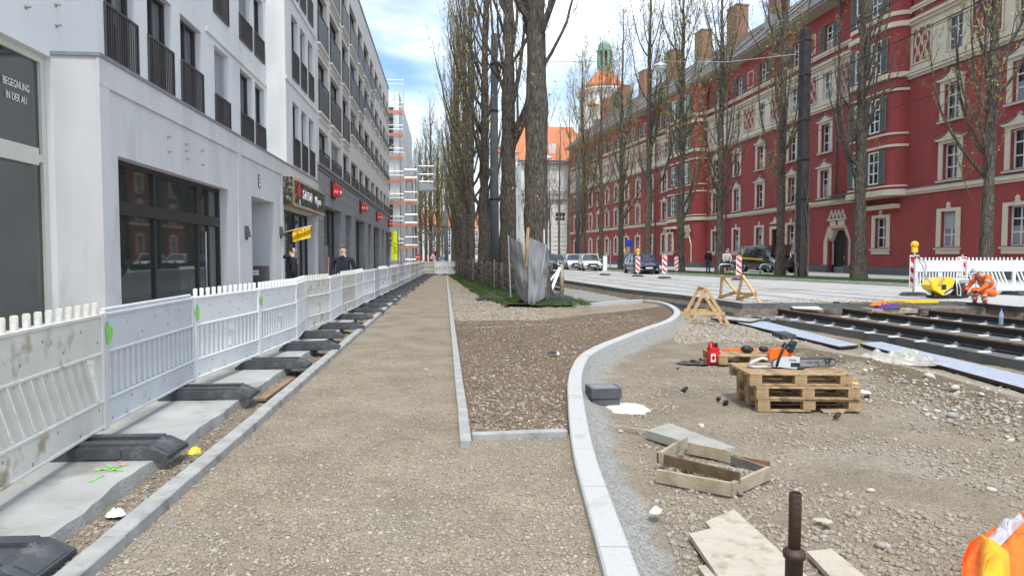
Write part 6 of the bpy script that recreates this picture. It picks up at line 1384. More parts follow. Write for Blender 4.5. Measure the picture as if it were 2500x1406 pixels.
lbm = MB(); lbm.M = Matrix.Translation((0,.045,1.66)) @ Matrix.Rotation(math.pi/2, 4, 'X'); lbm.mat(M['yellow']).lathe([(.115,0),(.12,.03),(.115,.07)], 18); lbm.mat(M['amber']).lathe([(.098,.07),(.095,.09),(.06,.115),(.02,.12)], 18); LBl = lbm.mesh('lamp', None, True)
def beacon(px, py, z, flip, label, lamp=False, blank=False, rz=0, sc=1.0):
    p = G(px, py, z); o = empty('beacon', (p.x, p.y, z), rz, label, 'beacon', 'striped beacons on the road'); o.scale = (sc,)*3
    me = BM[flip]
    if blank: me = cached('blankb', lambda: MB().bev(-.145, .145, -.02, .02, .28, 1.32, .012).mesh('striped_board', M['white']))
    link('striped_board', me, o); link('base', BF, o); link('stem', BPo, o)
    if lamp: link('lamp_battery', LBb, o); link('lamp', LBl, o)
    return o
beacon(1477, 672, RZ, 0, 'beacon seen from its blank white back beside the white hatchback', blank=True, rz=-.1); beacon(1557, 675.5, RZ, 0, 'striped beacon with yellow lamp in front of the dark blue estate', lamp=True, rz=-.1)
beacon(1622, 680, RZ, 0, 'striped beacon right of the dark blue estate, nearest on the road', rz=-.1, sc=1.03); beacon(1651, 669, RZ, 1, 'small beacon striped the other way beside the verge poplar', rz=-.1, sc=.95); beacon(1803, 684, RZ, 0, 'striped beacon behind the timber trestles', rz=-.15, sc=1.0)
o = beacon(2230, 722, RZ, 0, 'striped beacon with round yellow lamp at the end of the right barriers', lamp=True, rz=-.2, sc=1.02)
o = beacon(2366, 721, RZ, 0, 'striped beacon between the two right barrier panels', rz=-.3, sc=.98); o.location.y += .35
# yellow/white warning board pair behind blue estate
for px, lab in ((1548, 'yellow lamp post left of the dark blue estate'),): 
    o = empty('yellow_lamp', tp(1525, 57, .42), 0, lab, 'lamp'); MB().tube([(0,0,0),(0,0,1.5)], .03, 6).build('pole', M['steel'], o); MB().bev(-.1, .1, -.06, .06, 1.5, 1.8, .03).build('lamp', M['amber'], o)
# ---- fence with woven boards
fA, fB = G(1264, 727, 0), G(1110, 671, 0); fd = (fB-fA); nb = 16; fL = fd.length; fu = fd.normalized(); rzf = math.atan2(fu.y, fu.x)
fe = empty('board_fence', (fA.x, fA.y, 0), rzf, 'weathered fence of interlaced boards round the central poplars', 'fence')
postm = noisy(MB().lathe([(.075,-.1),(.07,.6),(.075,1.28),(.05,1.32)], 8).mesh('post', M['oldwood'], False), .008); bay_ = fL/nb
bdm = [noisy(MB().bev(0, bay_+.12, -.012, .012, 0, .15, .004).mesh('board', M['oldwood']), .006, 5, k) for k in range(3)]
rr = random.Random(8)
for i in range(nb+1): link('post', postm, fe, loc=(i*bay_, 0, 0), rot=(rr.uniform(-.03,.03), rr.uniform(-.03,.03), rr.random()*6))
for i in range(nb):
    for k in range(5):
        if i == 1 and k == 4: continue
        side = .07 if (i+k) % 2 else -.07; link('board', bdm[rr.randrange(3)], fe, loc=(i*bay_-.06, side+rr.uniform(-.01,.01), .12+k*.235+rr.uniform(-.03,.03)), rot=(rr.uniform(-.06,.06), rr.uniform(-.025,.025), 0), scale=(1, 1, rr.uniform(.85, 1.1)))
# the return of the fence, going right behind the sheets
for i in range(3):
    for k in range(4): link('board', bdm[0], fe, loc=(1.6+i*.9, -.1-.6*i, .15+k*.24), rot=(0, 0, 0))
fe2 = empty('board_fence', (fA.x+2.0, fA.y+1.5, 0), rzf, 'roadside fence of interlaced boards behind the central poplar trunks', 'fence')
for i in range(12): link('post', postm, fe2, loc=(i*bay_, 0, 0))
for i in range(11):
    for k in range(5): link('board', bdm[rr.randrange(3)], fe2, loc=(i*bay_-.06, .07 if (i+k) % 2 else -.07, .12+k*.235))
# notice laths on the fence
M['notice'] = mat('notice_board', (.42,.38,.30), .8, .2, 8, wear=((.28,.25,.2), 6, .5))
for px, lab in ((1213, 'nearer upright notice lath with red and yellow stickers on the fence'), (1160, 'farther upright notice lath with faded stickers on the fence')):
    # point on the fence line
    t = None; d0 = ray(px, 690); t = ((fA.x*fu.y-fA.y*fu.x))/((d0.x*fu.y-d0.y*fu.x)); P = Vector((d0.x*t, d0.y*t, 0)); P += Vector((-fu.y, fu.x, 0))*.12
    o = empty('notice_lath', (P.x, P.y, .12), rzf, lab, 'notice', 'notice laths on the board fence'); 
    MB().bev(-.22, .22, .0, .025, 0, 1.32, .005).build('lath', M['notice'], o); b = MB(); b.mat(M['red']).box(-.16, .16, .026, .029, .72, .80).box(-.14, .05, .026, .029, .92, .98); b.mat(M['yellow']).box(-.15, .1, .026, .029, .84, .90); b.mat(M['black']).box(-.16, .16, .026, .028, .55, .58).box(-.16, .12, .026, .028, .62, .64).box(-.15,.14,.026,.028,.48,.50); b.build('stickers', None, o)
# ---- grey tarpaulins on stakes
M['tarp'] = mat('grey_tarpaulin', (.23,.235,.24), .95, .06, 3, .25, 10, wear=((.27,.27,.275), 1.0, .55), spec=.1)
YT = G(1300, 745, 0).y
def sheet(name, top, bot, Yt, label, folds=6, amp=.07, nx=26, nz=22, seed=0, ycurve=0):
    top = [Vector((AY(x, y, Yt+dy).x, Yt+dy, AY(x, y, Yt+dy).z)) for x, y, dy in top]; bot = [Vector((AY(x, y, Yt+dy).x, Yt+dy, max(.02, AY(x, y, Yt+dy).z))) for x, y, dy in bot]
    def ev(P, t): k = t*(len(P)-1); i = min(int(k), len(P)-2); return P[i].lerp(P[i+1], k-i)
    vs = []
    for i in range(nx+1):
        for j in range(nz+1):
            u, v = i/nx, j/nz; p = ev(top, u).lerp(ev(bot, u), v); fo = (.45-abs(mnoise.noise(Vector((u*folds*1.5+v*.6+seed, v*.9, seed*3)))))*amp*2.4*(.2+v)+.10*mnoise.noise(Vector((u*3, v*4, seed)))+.012*mnoise.noise(Vector((u*9+v*4, v*7, seed)))
            vs.append(p+Vector((.25*fo*v, fo, -.02*math.sin(v*9+u*4)*v)))
    b = MB(); b.add(vs, [(i*(nz+1)+j, (i+1)*(nz+1)+j, (i+1)*(nz+1)+j+1, i*(nz+1)+j+1) for i in range(nx) for j in range(nz)])
    return tag(b.build(name, M['tarp'], None, True), label, 'tarpaulin', 'grey tarpaulins at the fence corner')
sheet('tarpaulin', [(1240,577,.5),(1258,585,.2),(1275,594,0)], [(1262,722,.6),(1281,738,.1),(1300,746,-.2)], YT, 'left grey tarpaulin slung between the fence corner and a stake', 1.3, .05, seed=1)
sheet('tarpaulin', [(1290,579,0),(1312,588,.05),(1334,597,0)], [(1290,742,-.25),(1303,747,-.35),(1331,725,0)], YT, 'right grey tarpaulin hanging from its stake down to the soil', 1.3, .06, seed=3)
sheet('tarpaulin', [(1275,594,0),(1283,640,.05),(1290,660,0)], [(1296,742,-.2),(1300,744,-.25),(1304,746,-.3)], YT, 'narrow fold of tarpaulin sagging between the two sheets', 2, .08, seed=5)
sheet('tarpaulin', [(1334,597,0),(1340,612,.3),(1346,628,.5)], [(1332,725,0),(1334,722,.2),(1336,640,.5)], YT, 'loose flap of tarpaulin at the right of the sheets', 3, .05, 10, 12, seed=2)
for a, c, dy, r_, lab, m_ in (((1241,575),(1247,725),.45,.022,'stake at the left edge of the tarpaulins','alu'), ((1291,555),(1283,700),.05,.025,'light stake between the two tarpaulins','wood'), ((1334,596),(1312,735),.0,.02,'metal stake inside the right tarpaulin','alu'), ((1288,556),(1281,640),.5,.03,'orange brown lath sticking up behind the right tarpaulin','wood'), ((1328,560),(1331,700),1.2,.025,'thin pole standing behind the right tarpaulin','white')):
    A_ = AY(a[0], a[1], YT+dy); C_ = AY(c[0], c[1], YT+dy); tag(MB().tube([A_, C_], r_, 6).build('stake', M[m_]), lab, 'stake')
A_ = AY(1371, 645, G(1371,722,0).y); C_ = G(1371, 722, 0); tag(noisy(MB().tube([C_-Vector((0,0,.1)), C_.lerp(A_, .5), A_], [.075,.07,.065], 8).mesh('post', M['oldwood']), .006) and link('wooden_post', noisy(MB().tube([C_-Vector((0,0,.1)), C_.lerp(A_, .5), A_], [.085,.08,.075], 8).mesh('wooden_post', M['boardwood'], True), .006)), 'stout wooden post right of the tarpaulins', 'post')
yy_ = C_.y-.15
for a, c, w in (((1367,653),(1336,735),.12), ((1362,662),(1330,700),.07)):
    tag(MB().beam(AY(a[0],a[1],yy_), AY(c[0],c[1],yy_-.6), w, .035, up=(0,1,0)).build('barrier_plank', M['white_pl']), 'broken white plank leaning on the stout post' if w > .1 else 'thin white lath leaning beside the broken plank', 'plank')
# stacked feet
q = G(1372, 742, 0); foot(q.x, q.y, .0, .1, 'lower rubber foot of the stack right of the tarpaulins', None, 1.15); foot(q.x-.05, q.y+.1, .13, -.1, 'upper rubber foot of the stack right of the tarpaulins', None, 1.05, .05)
q = G(1192, 732, -.05); foot(q.x, q.y, -.05, .15, 'lone rubber foot lying on the rubble beside the grass strip', None, .95, .1)
# ---- track: slab, rails, clips
SL = [(9.0,5.0),(9.14,9.82),(9.22,13.1),(8.9,16.0),(8.55,17.9),(8.3,18.3)]
tsl = MB(); top_ = -.05; n = len(SL)
for a, c in zip(SL, SL[1:]): tsl.add([(a[0],a[1],top_),(24,a[1],top_),(24,c[1],top_),(c[0],c[1],top_)], [(0,1,2,3)]); tsl.add([(a[0],a[1],top_),(c[0],c[1],top_),(c[0],c[1],-.4),(a[0],a[1],-.4)], [(0,1,2,3)])
struct('track_slab', tsl.mesh('track_slab', M['slab']), label='raised dark concrete slab carrying the new rails')
rp = [(-.075,0),(.075,0),(.075,.012),(.018,.03),(.015,.12),(.036,.135),(.036,.175),(-.036,.175),(-.036,.135),(-.015,.12),(-.018,.03),(-.075,.012)]
def rail(x0, y0, x1, y1, label):
    d = Vector((x1-x0, y1-y0)); L_ = d.length; o = empty('rail', (x0, y0, top_+.02), math.atan2(d.y, d.x)-math.pi/2, label, 'rail', 'new rails on the concrete slab')
    w = MB(); w.prism([(p[0]*1.0, p[1]) for p in [(-.075,0),(.075,0),(.075,.012),(.03,.04),(.03,.14),(-.03,.14),(-.03,.04),(-.075,.012)]], 'y', 0, L_); w.build('web', M['rail'], o)
    h = MB(); h.bev(-.045, .045, 0, L_, .141, .18, .008); h.build('head', M['rust'], o); MB().box(.047, .085, 0, L_, .10, .165).build('guard_lip', M['rail'], o)
    cm = cached('clip', lambda: MB().mat(M['steel']).box(-.19, -.08, -.05, .05, .0, .02).box(-.15, -.11, -.018, .018, .02, .06).lathe([(.024,.02),(.024,.045)], 6, (-.13,0,0)).mesh('clip'))
    pd = cached('pad', lambda: noisy(MB().lathe([(.13,-.018),(.11,.002),(.03,.006)], 12, (-.16,0,0)).mesh('mortar_pad', M['padw']), .012)); y = .4
    while y < L_: link('clip', cm, o, loc=(0, y, 0)); link('mortar_pad', pd, o, loc=(-.12, y-.05, -.005), scale=(1, .7, 1)); y += .75
    return o
M['padw'] = mat('grout_pad', (.5,.5,.48), .9, .1, 10)
rail(9.75, 7.5, 9.3, 18.6, 'nearest black rail on the slab, beside the slab edge'); rail(11.85, 7.5, 11.15, 19.0, 'second rail from the near slab edge'); rail(13.95, 7.5, 13.15, 18.6, 'third rail from the near slab edge'); rail(16.6, 8.5, 15.5, 19.6, 'farthest rail, beside the kneeling worker')
# black kerb-like beam running from the slab end to the left (old trench edge)
tag(noisy(MB().beam((8.3,18.3,-.12), (5.9,24.3,-.12), .22, .34).mesh('trench_beam', M['slab']), .02) and MB().beam((8.2,18.35,-.1), (7.75,24.0,-.1), .18, .26).build('concrete_beam', M['slab']), 'dark concrete beam continuing from the slab towards the far kerb', 'beam')
# ---- film covered boards
M['film'] = mat('crumpled_film', (.42,.47,.56), .32, .12, 5, 1.0, 34, spec=.7, wear=((.58,.62,.68), 14, .5))
def quad_board(name, pxs, z, th, mtop, mside, label, cat, group=None):
    c4 = [G(x, y, z) for x, y in pxs]; b = MB(); 
    b.mat(mside).add([(p.x,p.y,z-th) for p in c4]+[(p.x,p.y,z) for p in c4], [(0,1,5,4),(1,2,6,5),(2,3,7,6),(3,0,4,7),(3,2,1,0)])
    ins = [c4[i].lerp(sum(c4, Vector())/4, .015) for i in range(4)]; b.mat(mtop).add([(p.x,p.y,z+.002) for p in c4], [(0,1,2,3)])
    return tag(b.build(name, None), label, cat, group)
M['boardedge'] = mat('dark_board_edge', (.045,.03,.022), .8, .3, 8)
quad_board('shuttering_board', [(1800,787),(2049,846),(2096,842),(1845,778)], -.15, .045, M['film'], M['boardedge'], 'farther shuttering board with blue grey film, ending behind the pallets', 'board', 'shuttering boards beside the slab')
quad_board('shuttering_board', [(2100,838),(2520,953),(2560,930),(2150,834)], -.14, .05, M['film'], M['boardedge'], 'nearer shuttering board with blue grey film running out of the frame', 'board', 'shuttering boards beside the slab')
quad_board('shuttering_board', [(1735,776),(1832,785),(1860,779),(1770,769)], -.10, .05, M['concrete'], M['boardedge'], 'short grey board lying under the front trestle', 'board')
quad_board('framed_sheet', [(1937,752),(1903,732),(1968,730),(2010,756)], .20, .03, M['whitefilm'] if 'whitefilm' in M else M.setdefault('whitefilm', mat('white_panel_face', (.62,.66,.66), .5, .05, 3)), M['wood'], 'white panel in a wooden frame lying at the road edge', 'panel')
q = G(2200, 740, RZ)
tag(MB().beam((8.6,10.9,-.14),(8.72,11.6,-.14), .3, .1).build('rubber_block', M['rubber'], None, loc=(-1.15, 3.1, .0)), 'short black rubber block beside the farther shuttering board', 'block')
# crumpled plastic sheet
def crumple(name, c, rx, ry, h, m, label, cat, seed=1, n=36, rz=0, sharp=1.0):
    vs = []; 
    for i in range(n+1):
        for j in range(n+1):
            u, v = i/n*2-1, j/n*2-1; r_ = math.sqrt(u*u+v*v); P = Vector((u*3+seed*7, v*3, seed)); e_ = 1+.25*mnoise.noise(Vector((math.atan2(v, u)*1.2, seed, 0)))
            bulge = max(0, 1-r_*r_)**.8; nz_ = abs(mnoise.noise(P*1.3))*.9+.5*abs(mnoise.noise(P*2.9)); x = u*rx*e_*(1-.25*r_*(abs(u)*abs(v))); y = v*ry*e_; vs.append((x, y, h*(bulge*(.35+1.1*nz_*sharp))+.012+.015*abs(mnoise.noise(P*4)))) 
    b = MB(); b.add(vs, [(i*(n+1)+j, (i+1)*(n+1)+j, (i+1)*(n+1)+j+1, i*(n+1)+j+1) for i in range(n) for j in range(n)])
    return tag(b.build(name, m, None, True, loc=c, rot=(0, 0, rz)), label, cat)
M['clearfilm'] = mat('milky_plastic_film', (.60,.58,.52), .22, .08, 5, .4, 25, spec=.8, wear=((.42,.38,.3), 6, .5), alpha=.62); 
q = G(2195, 880, -.13); crumple('plastic_sheet', (q.x, q.y, -.16), .66, .36, .20, M['clearfilm'], 'crumpled milky plastic sheet lying over the shuttering board', 'plastic sheet', 3, rz=-.35)
# ---- trestles
def trestle(t1, t2, f, label, board=.10):
    o = empty('trestle', (t1.x, t1.y, min(v.z for v in f)), 0, label, 'trestle', 'timber trestles at the road edge'); B = Vector(o.location); w, h = .085, .035
    L = lambda a: a-B
    MB().beam(L(t1), L(t2), .06, .07, ext=.04).build('top_beam', M['wood'], o)
    tops = [t1, t1, t2, t2]; d = (t2-t1).normalized()
    for k in range(4): MB().beam(L(f[k]), L(tops[k])+Vector((0,0,.02)), w, h, up=tuple(d), ext=.01).build('leg', M['wood'], o)
    mid = lambda a, b_, t: a.lerp(b_, t)
    for k in (0, 2): a, c = mid(f[k], tops[k], .34), mid(f[k+1], tops[k+1], .34); off = (t1-t2).normalized()*.045*(1 if k == 0 else -1); MB().beam(L(a)+off, L(c)+off, .025, board, ext=.08).build('brace_board', M['wood'], o)
    a, c = mid(f[1], tops[1], .30), mid(f[3], tops[3], .30); MB().beam(L(a), L(c), .025, .08, ext=.05).build('brace_board', M['wood'], o)
    return o
zt1 = float(dig_h(np.array([5.9]), np.array([15.6]))[0][0]); f1 = [G(1676,794,zt1), G(1781,796,zt1)]; ym = (f1[0].y+f1[1].y)/2; t1 = AY(1723, 706, ym); dirb = Vector((.18, 1.0, 0)).normalized()*.85
trestle(t1, t1+dirb, f1+[f1[0]+dirb, f1[1]+dirb], 'front timber trestle beside the curved granite kerb')
fl_ = [G(1757,752,-.02), G(1818,734,RZ), G(1794,758,-.02), G(1856,739,RZ)]; ym1 = (fl_[0].y+fl_[1].y)/2; ym2 = (fl_[2].y+fl_[3].y)/2
trestle(AY(1763, 675, ym1), AY(1813, 674, ym2), fl_, 'rear timber trestle at the edge of the road slab')
# ---- pallets
def pallet(loc, rz, label, group, broken=False):
    o = empty('pallet', loc, rz, label, 'pallet', group); rr_ = random.Random(int(loc[2]*100)+3)
    for i, (y, w) in enumerate(((0,.145),(.185,.10),(.33,.145),(.515,.10),(.655,.145))): link('deck_board', cached(('db', w), lambda: noisy(MB().bev(0, 1.2, 0, w, 0, .021, .004).mesh('deck_board', M['pallet']), .003)), o, loc=(0, y, .123), rot=(0, 0, rr_.uniform(-.003,.003)))
    for x in (0, .5275, 1.055): link('cross_board', cached('cb', lambda: MB().bev(0, .145, 0, .8, 0, .021, .004).mesh('cross_board', M['pallet'])), o, loc=(x, 0, .101))
    for x, w in ((0,.145), (.5275,.145), (1.055,.145)):
        for y, d in ((0,.10),(.33,.145),(.70,.10)): link('block', cached(('bl', d), lambda: MB().bev(0, .145, 0, d, 0, .078, .004).mesh('block', M['pallet'])), o, loc=(x, y, .0225))
    for y, d in ((0,.10),(.33,.145),(.70,.10)): 
        if broken and y == 0: link('skid_board', MB().bev(0, .62, 0, .1, 0, .021, .004).mesh('skid_board', M['pallet']), o, loc=(0, y, 0)); link('skid_board', MB().bev(0, .44, 0, .09, 0, .021, .004).mesh('skid_board', M['pallet']), o, loc=(.74, y-.03, .005), rot=(0, -.03, -.05)); continue
        link('skid_board', cached(('sk', d), lambda: MB().bev(0, 1.2, 0, d, 0, .021, .004).mesh('skid_board', M['pallet'])), o, loc=(0, y, 0))
    return o
zp = -.2; A_ = G(1850, 1005, zp); B_ = G(2095, 1006, zp); rp_ = math.atan2(B_.y-A_.y, B_.x-A_.x)+.0
gp_ = 'pallets stacked under the chainsaw'
pallet((A_.x, A_.y, zp), rp_, 'bottom pallet of the stack, with a broken skid board', gp_, True); pallet((A_.x-.02, A_.y+.0, zp+.148), rp_-.02, 'middle pallet of the stack, jutting out to the right', gp_); tpz = zp+.296; tpP = pallet((A_.x-.08, A_.y+.05, tpz), rp_+.0, 'top pallet of the stack, oil stained under the chainsaw', gp_)
q = G(1765, 895, -.18); pallet((q.x-.0, q.y+.15, -.17), rp_+.08, 'single low pallet lying behind the petrol can', None)
# oil stain
tag(patch('oil_stain', (A_.x+.45, A_.y+.45), .42, .10, tpz+.1455, mat('oil', (.02,.016,.012), .4, .2, 20, wear=((.2,.13,.07), 30, .5)), 'x', 'x', th=.001), 'black oil stain on the top pallet beneath the chainsaw', 'stain')
# ---- chainsaw (local: x along the bar)
cs = empty('chainsaw', tuple(Vector((A_.x, A_.y, tpz+.146))+Vector((.36, .42, .0))), rp_-.05, 'orange and white chainsaw with dirty guide bar lying on the top pallet', 'chainsaw'); cs.scale = (.98,)*3
M['sawor'] = mat('saw_orange', (.85,.16,.01), .4, .06, 6); M['sawgrey'] = mat('saw_light_grey', (.58,.60,.60), .45, .08, 8, wear=((.12,.12,.12), 14, .62)); M['bar'] = mat('guide_bar', (.30,.31,.31), .4, .15, 8, metal=.5, wear=((.03,.03,.03), 12, .48))
b = MB(); b.prism([(.02,.02),(.28,.01),(.30,.10),(.25,.155),(.12,.15),(.02,.09)], 'y', -.05, .07); b.build('engine_body', M['sawgrey'], cs)
b = MB(); b.prism([(-.02,.10),(.13,.145),(.20,.16),(.20,.24),(.13,.255),(.0,.24),(-.03,.18)], 'y', -.045, .075); b.prism([(.2,.16),(.28,.16),(.26,.215),(.2,.235)], 'y', -.03, .06); noisy_me = b.mesh('top_cover', M['sawor']); link('top_cover', noisy_me, cs)
MB().prism([(.10,.02),(.30,.0),(.33,.03),(.33,.15),(.24,.165)], 'y', -.075, -.052).build('side_cover', M['sawgrey'], cs)
MB().bev(.22, .33, -.08, -.076, .03, .08, .001).build('chain_guard', M['black'], cs)
b = MB(); b.tube([(.03,.02,.08),(-.10,.02,.12),(-.24,.02,.06),(-.27,.02,.02),(-.20,.02,.005),(.02,.02,.01)], [.024,.02,.022,.02,.018,.02], 8); b.build('rear_handle', M['sawgrey'], cs, True)
b = MB(); b.tube([(.05,-.07,.03),(.07,-.08,.12),(.12,-.075,.24),(.17,-.04,.30),(.18,.03,.31),(.16,.08,.25),(.12,.09,.10)], .016, 8); b.build('front_handle', M['black'], cs, True)
b = MB(); b.prism([(.20,.20),(.24,.20),(.30,.33),(.27,.35),(.23,.31)], 'y', -.07, .07); b.build('hand_guard', M['black'], cs); MB().bev(.16, .26, -.05, .06, .20, .27, .02).build('air_filter_cover', M['black'], cs)
b = MB(); bp_ = [(.33,.025),(.72,.04),(.755,.055),(.77,.085),(.755,.115),(.72,.125),(.33,.12)]; b.prism(bp_, 'y', -.045, -.035); b.build('guide_bar', M['bar'], cs)
b = MB(); pp = [(x, -.04, z) for x, z in [(.33,.02),(.72,.034),(.76,.05),(.778,.085),(.76,.12),(.72,.132),(.33,.127)]]; b.tube(pp, .008, 4); b.build('saw_chain', M['black'], cs)
o = text_mesh('lettering', 'STIHL', .035, M['black'], cs, .001); o.rotation_euler = (math.pi/2, 0, 0); o.location = (.2, -.079, .10); o = text_mesh('lettering', 'STIHL', .03, M['black'], cs, .001); o.rotation_euler = (math.pi/2, 0, 0); o.location = (.42, -.047, .07)
o = link('oil_block', MB().bev(.30, .38, -.10, -.02, -.05, .03, .01).mesh('spiked_bumper', M['black']), cs); o.name = 'spiked_bumper'
# grey things behind: orange tool + black boxes on the low pallet
q = G(1795, 862, -.03); tag(MB().beam((0,0,0), (.55,-.08,.0), .05, .04).build('orange_tool', M['orange'], None, loc=(q.x-.1, q.y+.25, -.01)), 'long orange handled tool lying on the low pallet', 'tool')
for px, lab, s_ in ((1824, 'black rubber block on the low pallet behind the saw', 1), (1865, 'black cap beside the saw engine on the low pallet', .8)):
    q = G(px, 858, .0); tag(link('rubber_block', noisy(MB().blob((0,0,.06), .10*s_, (1.1,.8,.7), 2).mesh('rubber_block', M['black'], True), .012), None, loc=(q.x, q.y, -.02)), lab, 'block')
# ---- petrol can
pc = empty('petrol_can', tuple(G(1741, 888, -.18)), .25, 'red plastic petrol can with white hazard label and black cap', 'petrol can'); pc.scale = (1.15,)*3
b = MB(); b.bev(-.09, .09, -.055, .055, 0, .20, .02); b.prism([(-.085,.198),(.085,.198),(.055,.245),(.0,.25),(-.075,.235)], 'y', -.05, .05); link('can_body', b.mesh('can_body', M['redpl']), pc)
for k in range(4): MB().box(.015, .087, -.059, -.055, .03+k*.04, .05+k*.04).build('rib', M['redpl'], pc)
MB().tube([(-.07,0,.22),(-.075,0,.30),(-.05,0,.325),(-.01,0,.315),(.0,0,.24)], .016, 8).build('handle', M['redpl'], pc, True); MB().lathe([(.026,.24),(.026,.30),(.022,.305)], 12, (.045,0,0)).build('cap', M['black'], pc, True)
b = MB(); b.mat(M['white']).box(-.082, .0, -.060, -.0565, .04, .155); b.mat(M['red']).prism([(-.041,.055),(-.005,.098),(-.041,.141),(-.077,.098)], 'y', -.062, -.0605); b.mat(M['black']).prism([(-.052,.085),(-.030,.085),(-.036,.115),(-.045,.105)], 'y', -.0635, -.0625); b.build('hazard_label', None, pc)
# black lumps
M['lump'] = mat('bitumen_lump', (.02,.02,.022), .5, .3, 8, .4, 30)
lm = [noisy(MB().blob((0,0,0), .045, (1.3,.8,.7), 2).mesh('bitumen_lump', M['lump'], True), .02, 12, k) for k in range(3)]
for i, (px, py, s_, lab) in enumerate(((1671,953,1.0,'black lump alone left of the pallets'), (1772,984,1.05,'larger black lump by the left pallet corner'), (1754,975,.75,'small black lump by the left pallet corner'), (2044,1016,.95,'black lump in front of the pallet stack'), (2117,968,.9,'black lump right of the pallet stack'), (1690,884,1.0,'black crumbs of bitumen left of the petrol can'), (1712,880,.8,'black crumb touching the petrol can'), (1662,889,.4,'tiny black crumb near the haunch'), (1655,900,.4,'tiny black crumb below the haunch'))):
    q = G(px, py, -.17); tag(link('bitumen_lump', lm[i % 3], None, loc=(q.x, q.y, -.165), rot=(random.random(), random.random(), random.random()*6), scale=(s_,)*3), lab, 'lump', 'black lumps on the roadbed')
patch('dark_stain', (G(1700,884,-.17).x, G(1700,884,-.17).y), .35, .22, -.178, mat('sooty_crumbs', (.04,.038,.035), .9, .3, 20, .6, 40, wear=((.25,.22,.18), 20, .52)), 'dark crumbly stain on the gravel beside the petrol can', 'stain', th=.012)
# ---- drain box
db = empty('drain_box', tuple(G(1481, 996, -.2)), .02, 'black cast iron drain box with slotted grate beside the curved kerb', 'drain'); bw, bd, bh = .37, .34, .22
M['iron'] = mat('cast_iron', (.075,.078,.085), .5, .2, 6, .15, 40, wear=((.09,.09,.095), 5, .6)); M['ironlow'] = mat('dusty_iron', (.10,.10,.10), .8, .25, 5, .3, 40, wear=((.3,.29,.27), 6, .56))
b = MB(); b.bev(-bw/2+.015, bw/2-.015, .015, bd-.015, 0, .11, .006); b.build('lower_frame', M['ironlow'], db); b = MB(); b.bev(-bw/2+.01, bw/2-.01, .01, bd-.01, .111, bh-.045, .008); b.build('upper_frame', M['iron'], db)
b = MB(); b.box(-bw/2+.0, bw/2, 0, .03, .115, bh+.012).box(-bw/2, bw/2, bd-.03, bd, .115, bh+.012).box(-bw/2, -bw/2+.03, .03, bd-.03, .115, bh+.012).box(bw/2-.03, bw/2, .03, bd-.03, .115, bh+.012); b.build('rim', M['iron'], db)
MB().box(-bw/2+.032, bw/2-.032, .032, bd-.032, bh-.044, bh-.040).build('sump_shade', M['black'], db)  # black sheet below the grate bars, shade of the gaps put in as colour
gb = MB().bev(-bw/2+.031, bw/2-.031, -.008, .008, bh-.03, bh+.016, .003).mesh('grate_bar', mat('worn_grate', (.20,.205,.21), .5, .15, 20))
for k in range(8): link('grate_bar', gb, db, loc=(0, .05+k*.034, 0))
# ---- formwork frame (four boards) with plank behind
def wb_(name, a, c, w, h, mt, parent, B, up=(0,0,1), ext=0): return MB().beam(Vector(a)-B, Vector(c)-B, w, h, up=up, ext=ext).build(name, mt, parent)
z0 = -.17; fwk = empty('formwork_frame', tuple(G(1790, 1190, z0)), 0, 'broken wooden formwork frame full of gravel in the roadbed', 'formwork'); B = Vector(fwk.location); hz = .05
pA, pB, pC, pD = G(1603,1175,z0), G(1785,1210,z0), G(1878,1168,z0), G(1690,1120,z0)
UP = Vector((0,0,.05))
wb_('form_board', pA+UP, pB+UP, .035, .10, M['boardwood'], fwk, B); wb_('form_board', pB+UP, pC+UP, .035, .10, M['boardwood'], fwk, B)
rs1, rs2 = G(1610,1118,z0+.10), G(1800,1165,z0+.12); wb_('rusty_strip', rs1, rs2, .02, .085, mat('rust_brown_board', (.15,.095,.05), .9, .3, 8, .3, 40), fwk, B, ext=.02)
wb_('form_board', G(1612,1118,z0+.12), G(1675,1078,z0+.14), .03, .10, M['boardwood'], fwk, B); wb_('form_board', G(1678,1092,z0+.06), G(1785,1114,z0+.06), .03, .10, M['boardwood'], fwk, B)
wb_('form_board', G(1787,1120,z0+.04), G(1875,1150,z0+.04), .03, .07, M['oldwood'], fwk, B); wb_('rusty_strip', G(1790,1118,z0+.05), G(1880,1133,z0+.05), .02, .05, mat('orange_rust', (.28,.13,.05), .9, .3, 8), fwk, B); wb_('peg', G(1800,1150,z0+.12), G(1808,1210,z0), .03, .035, M['oldwood'], fwk, B)
p_, r = scatter(700, min(pA.x,pD.x), pC.x, pB.y, pD.y+.1, lambda x, y: x > -9, lambda x, y: x*0-.16, 15, 0); rr2 = r.random(len(p_)); cx_, cy_ = (pA.x+pC.x)/2, (pB.y+pD.y)/2; k = (np.abs(p_[:,0]-cx_)/.42+np.abs(p_[:,1]-cy_)/.33) < 1; p_ = p_[k]; p_[:,2] = -.16+.08*(1-(np.abs(p_[:,0]-cx_)/.42+np.abs(p_[:,1]-cy_)/.33)); s_ = .012+.014*r.random(len(p_)); pebbles('gravel', p_, s_, .7, M['peb'])
c4 = [G(1577,1064,z0+.06), G(1765,1105,z0+.06), G(1797,1093,z0+.06), G(1600,1034,z0+.06)]
c4 = [G(1578,1050,z0+.08), G(1740,1098,z0+.08), G(1797,1092,z0+.08), G(1634,1032,z0+.08)]
b = MB(); b.add([(p.x,p.y,z0+.0) for p in c4]+[(p.x,p.y,z0+.08) for p in c4], [(0,1,5,4),(1,2,6,5),(2,3,7,6),(3,0,4,7),(4,5,6,7)]); tag(b.build('concrete_plank', mat('grey_old_plank', (.33,.32,.285), .9, .15, 4, .3, 40, wear=((.45,.44,.4), 4, .6))), 'grey weathered plank lying behind the formwork frame', 'plank')
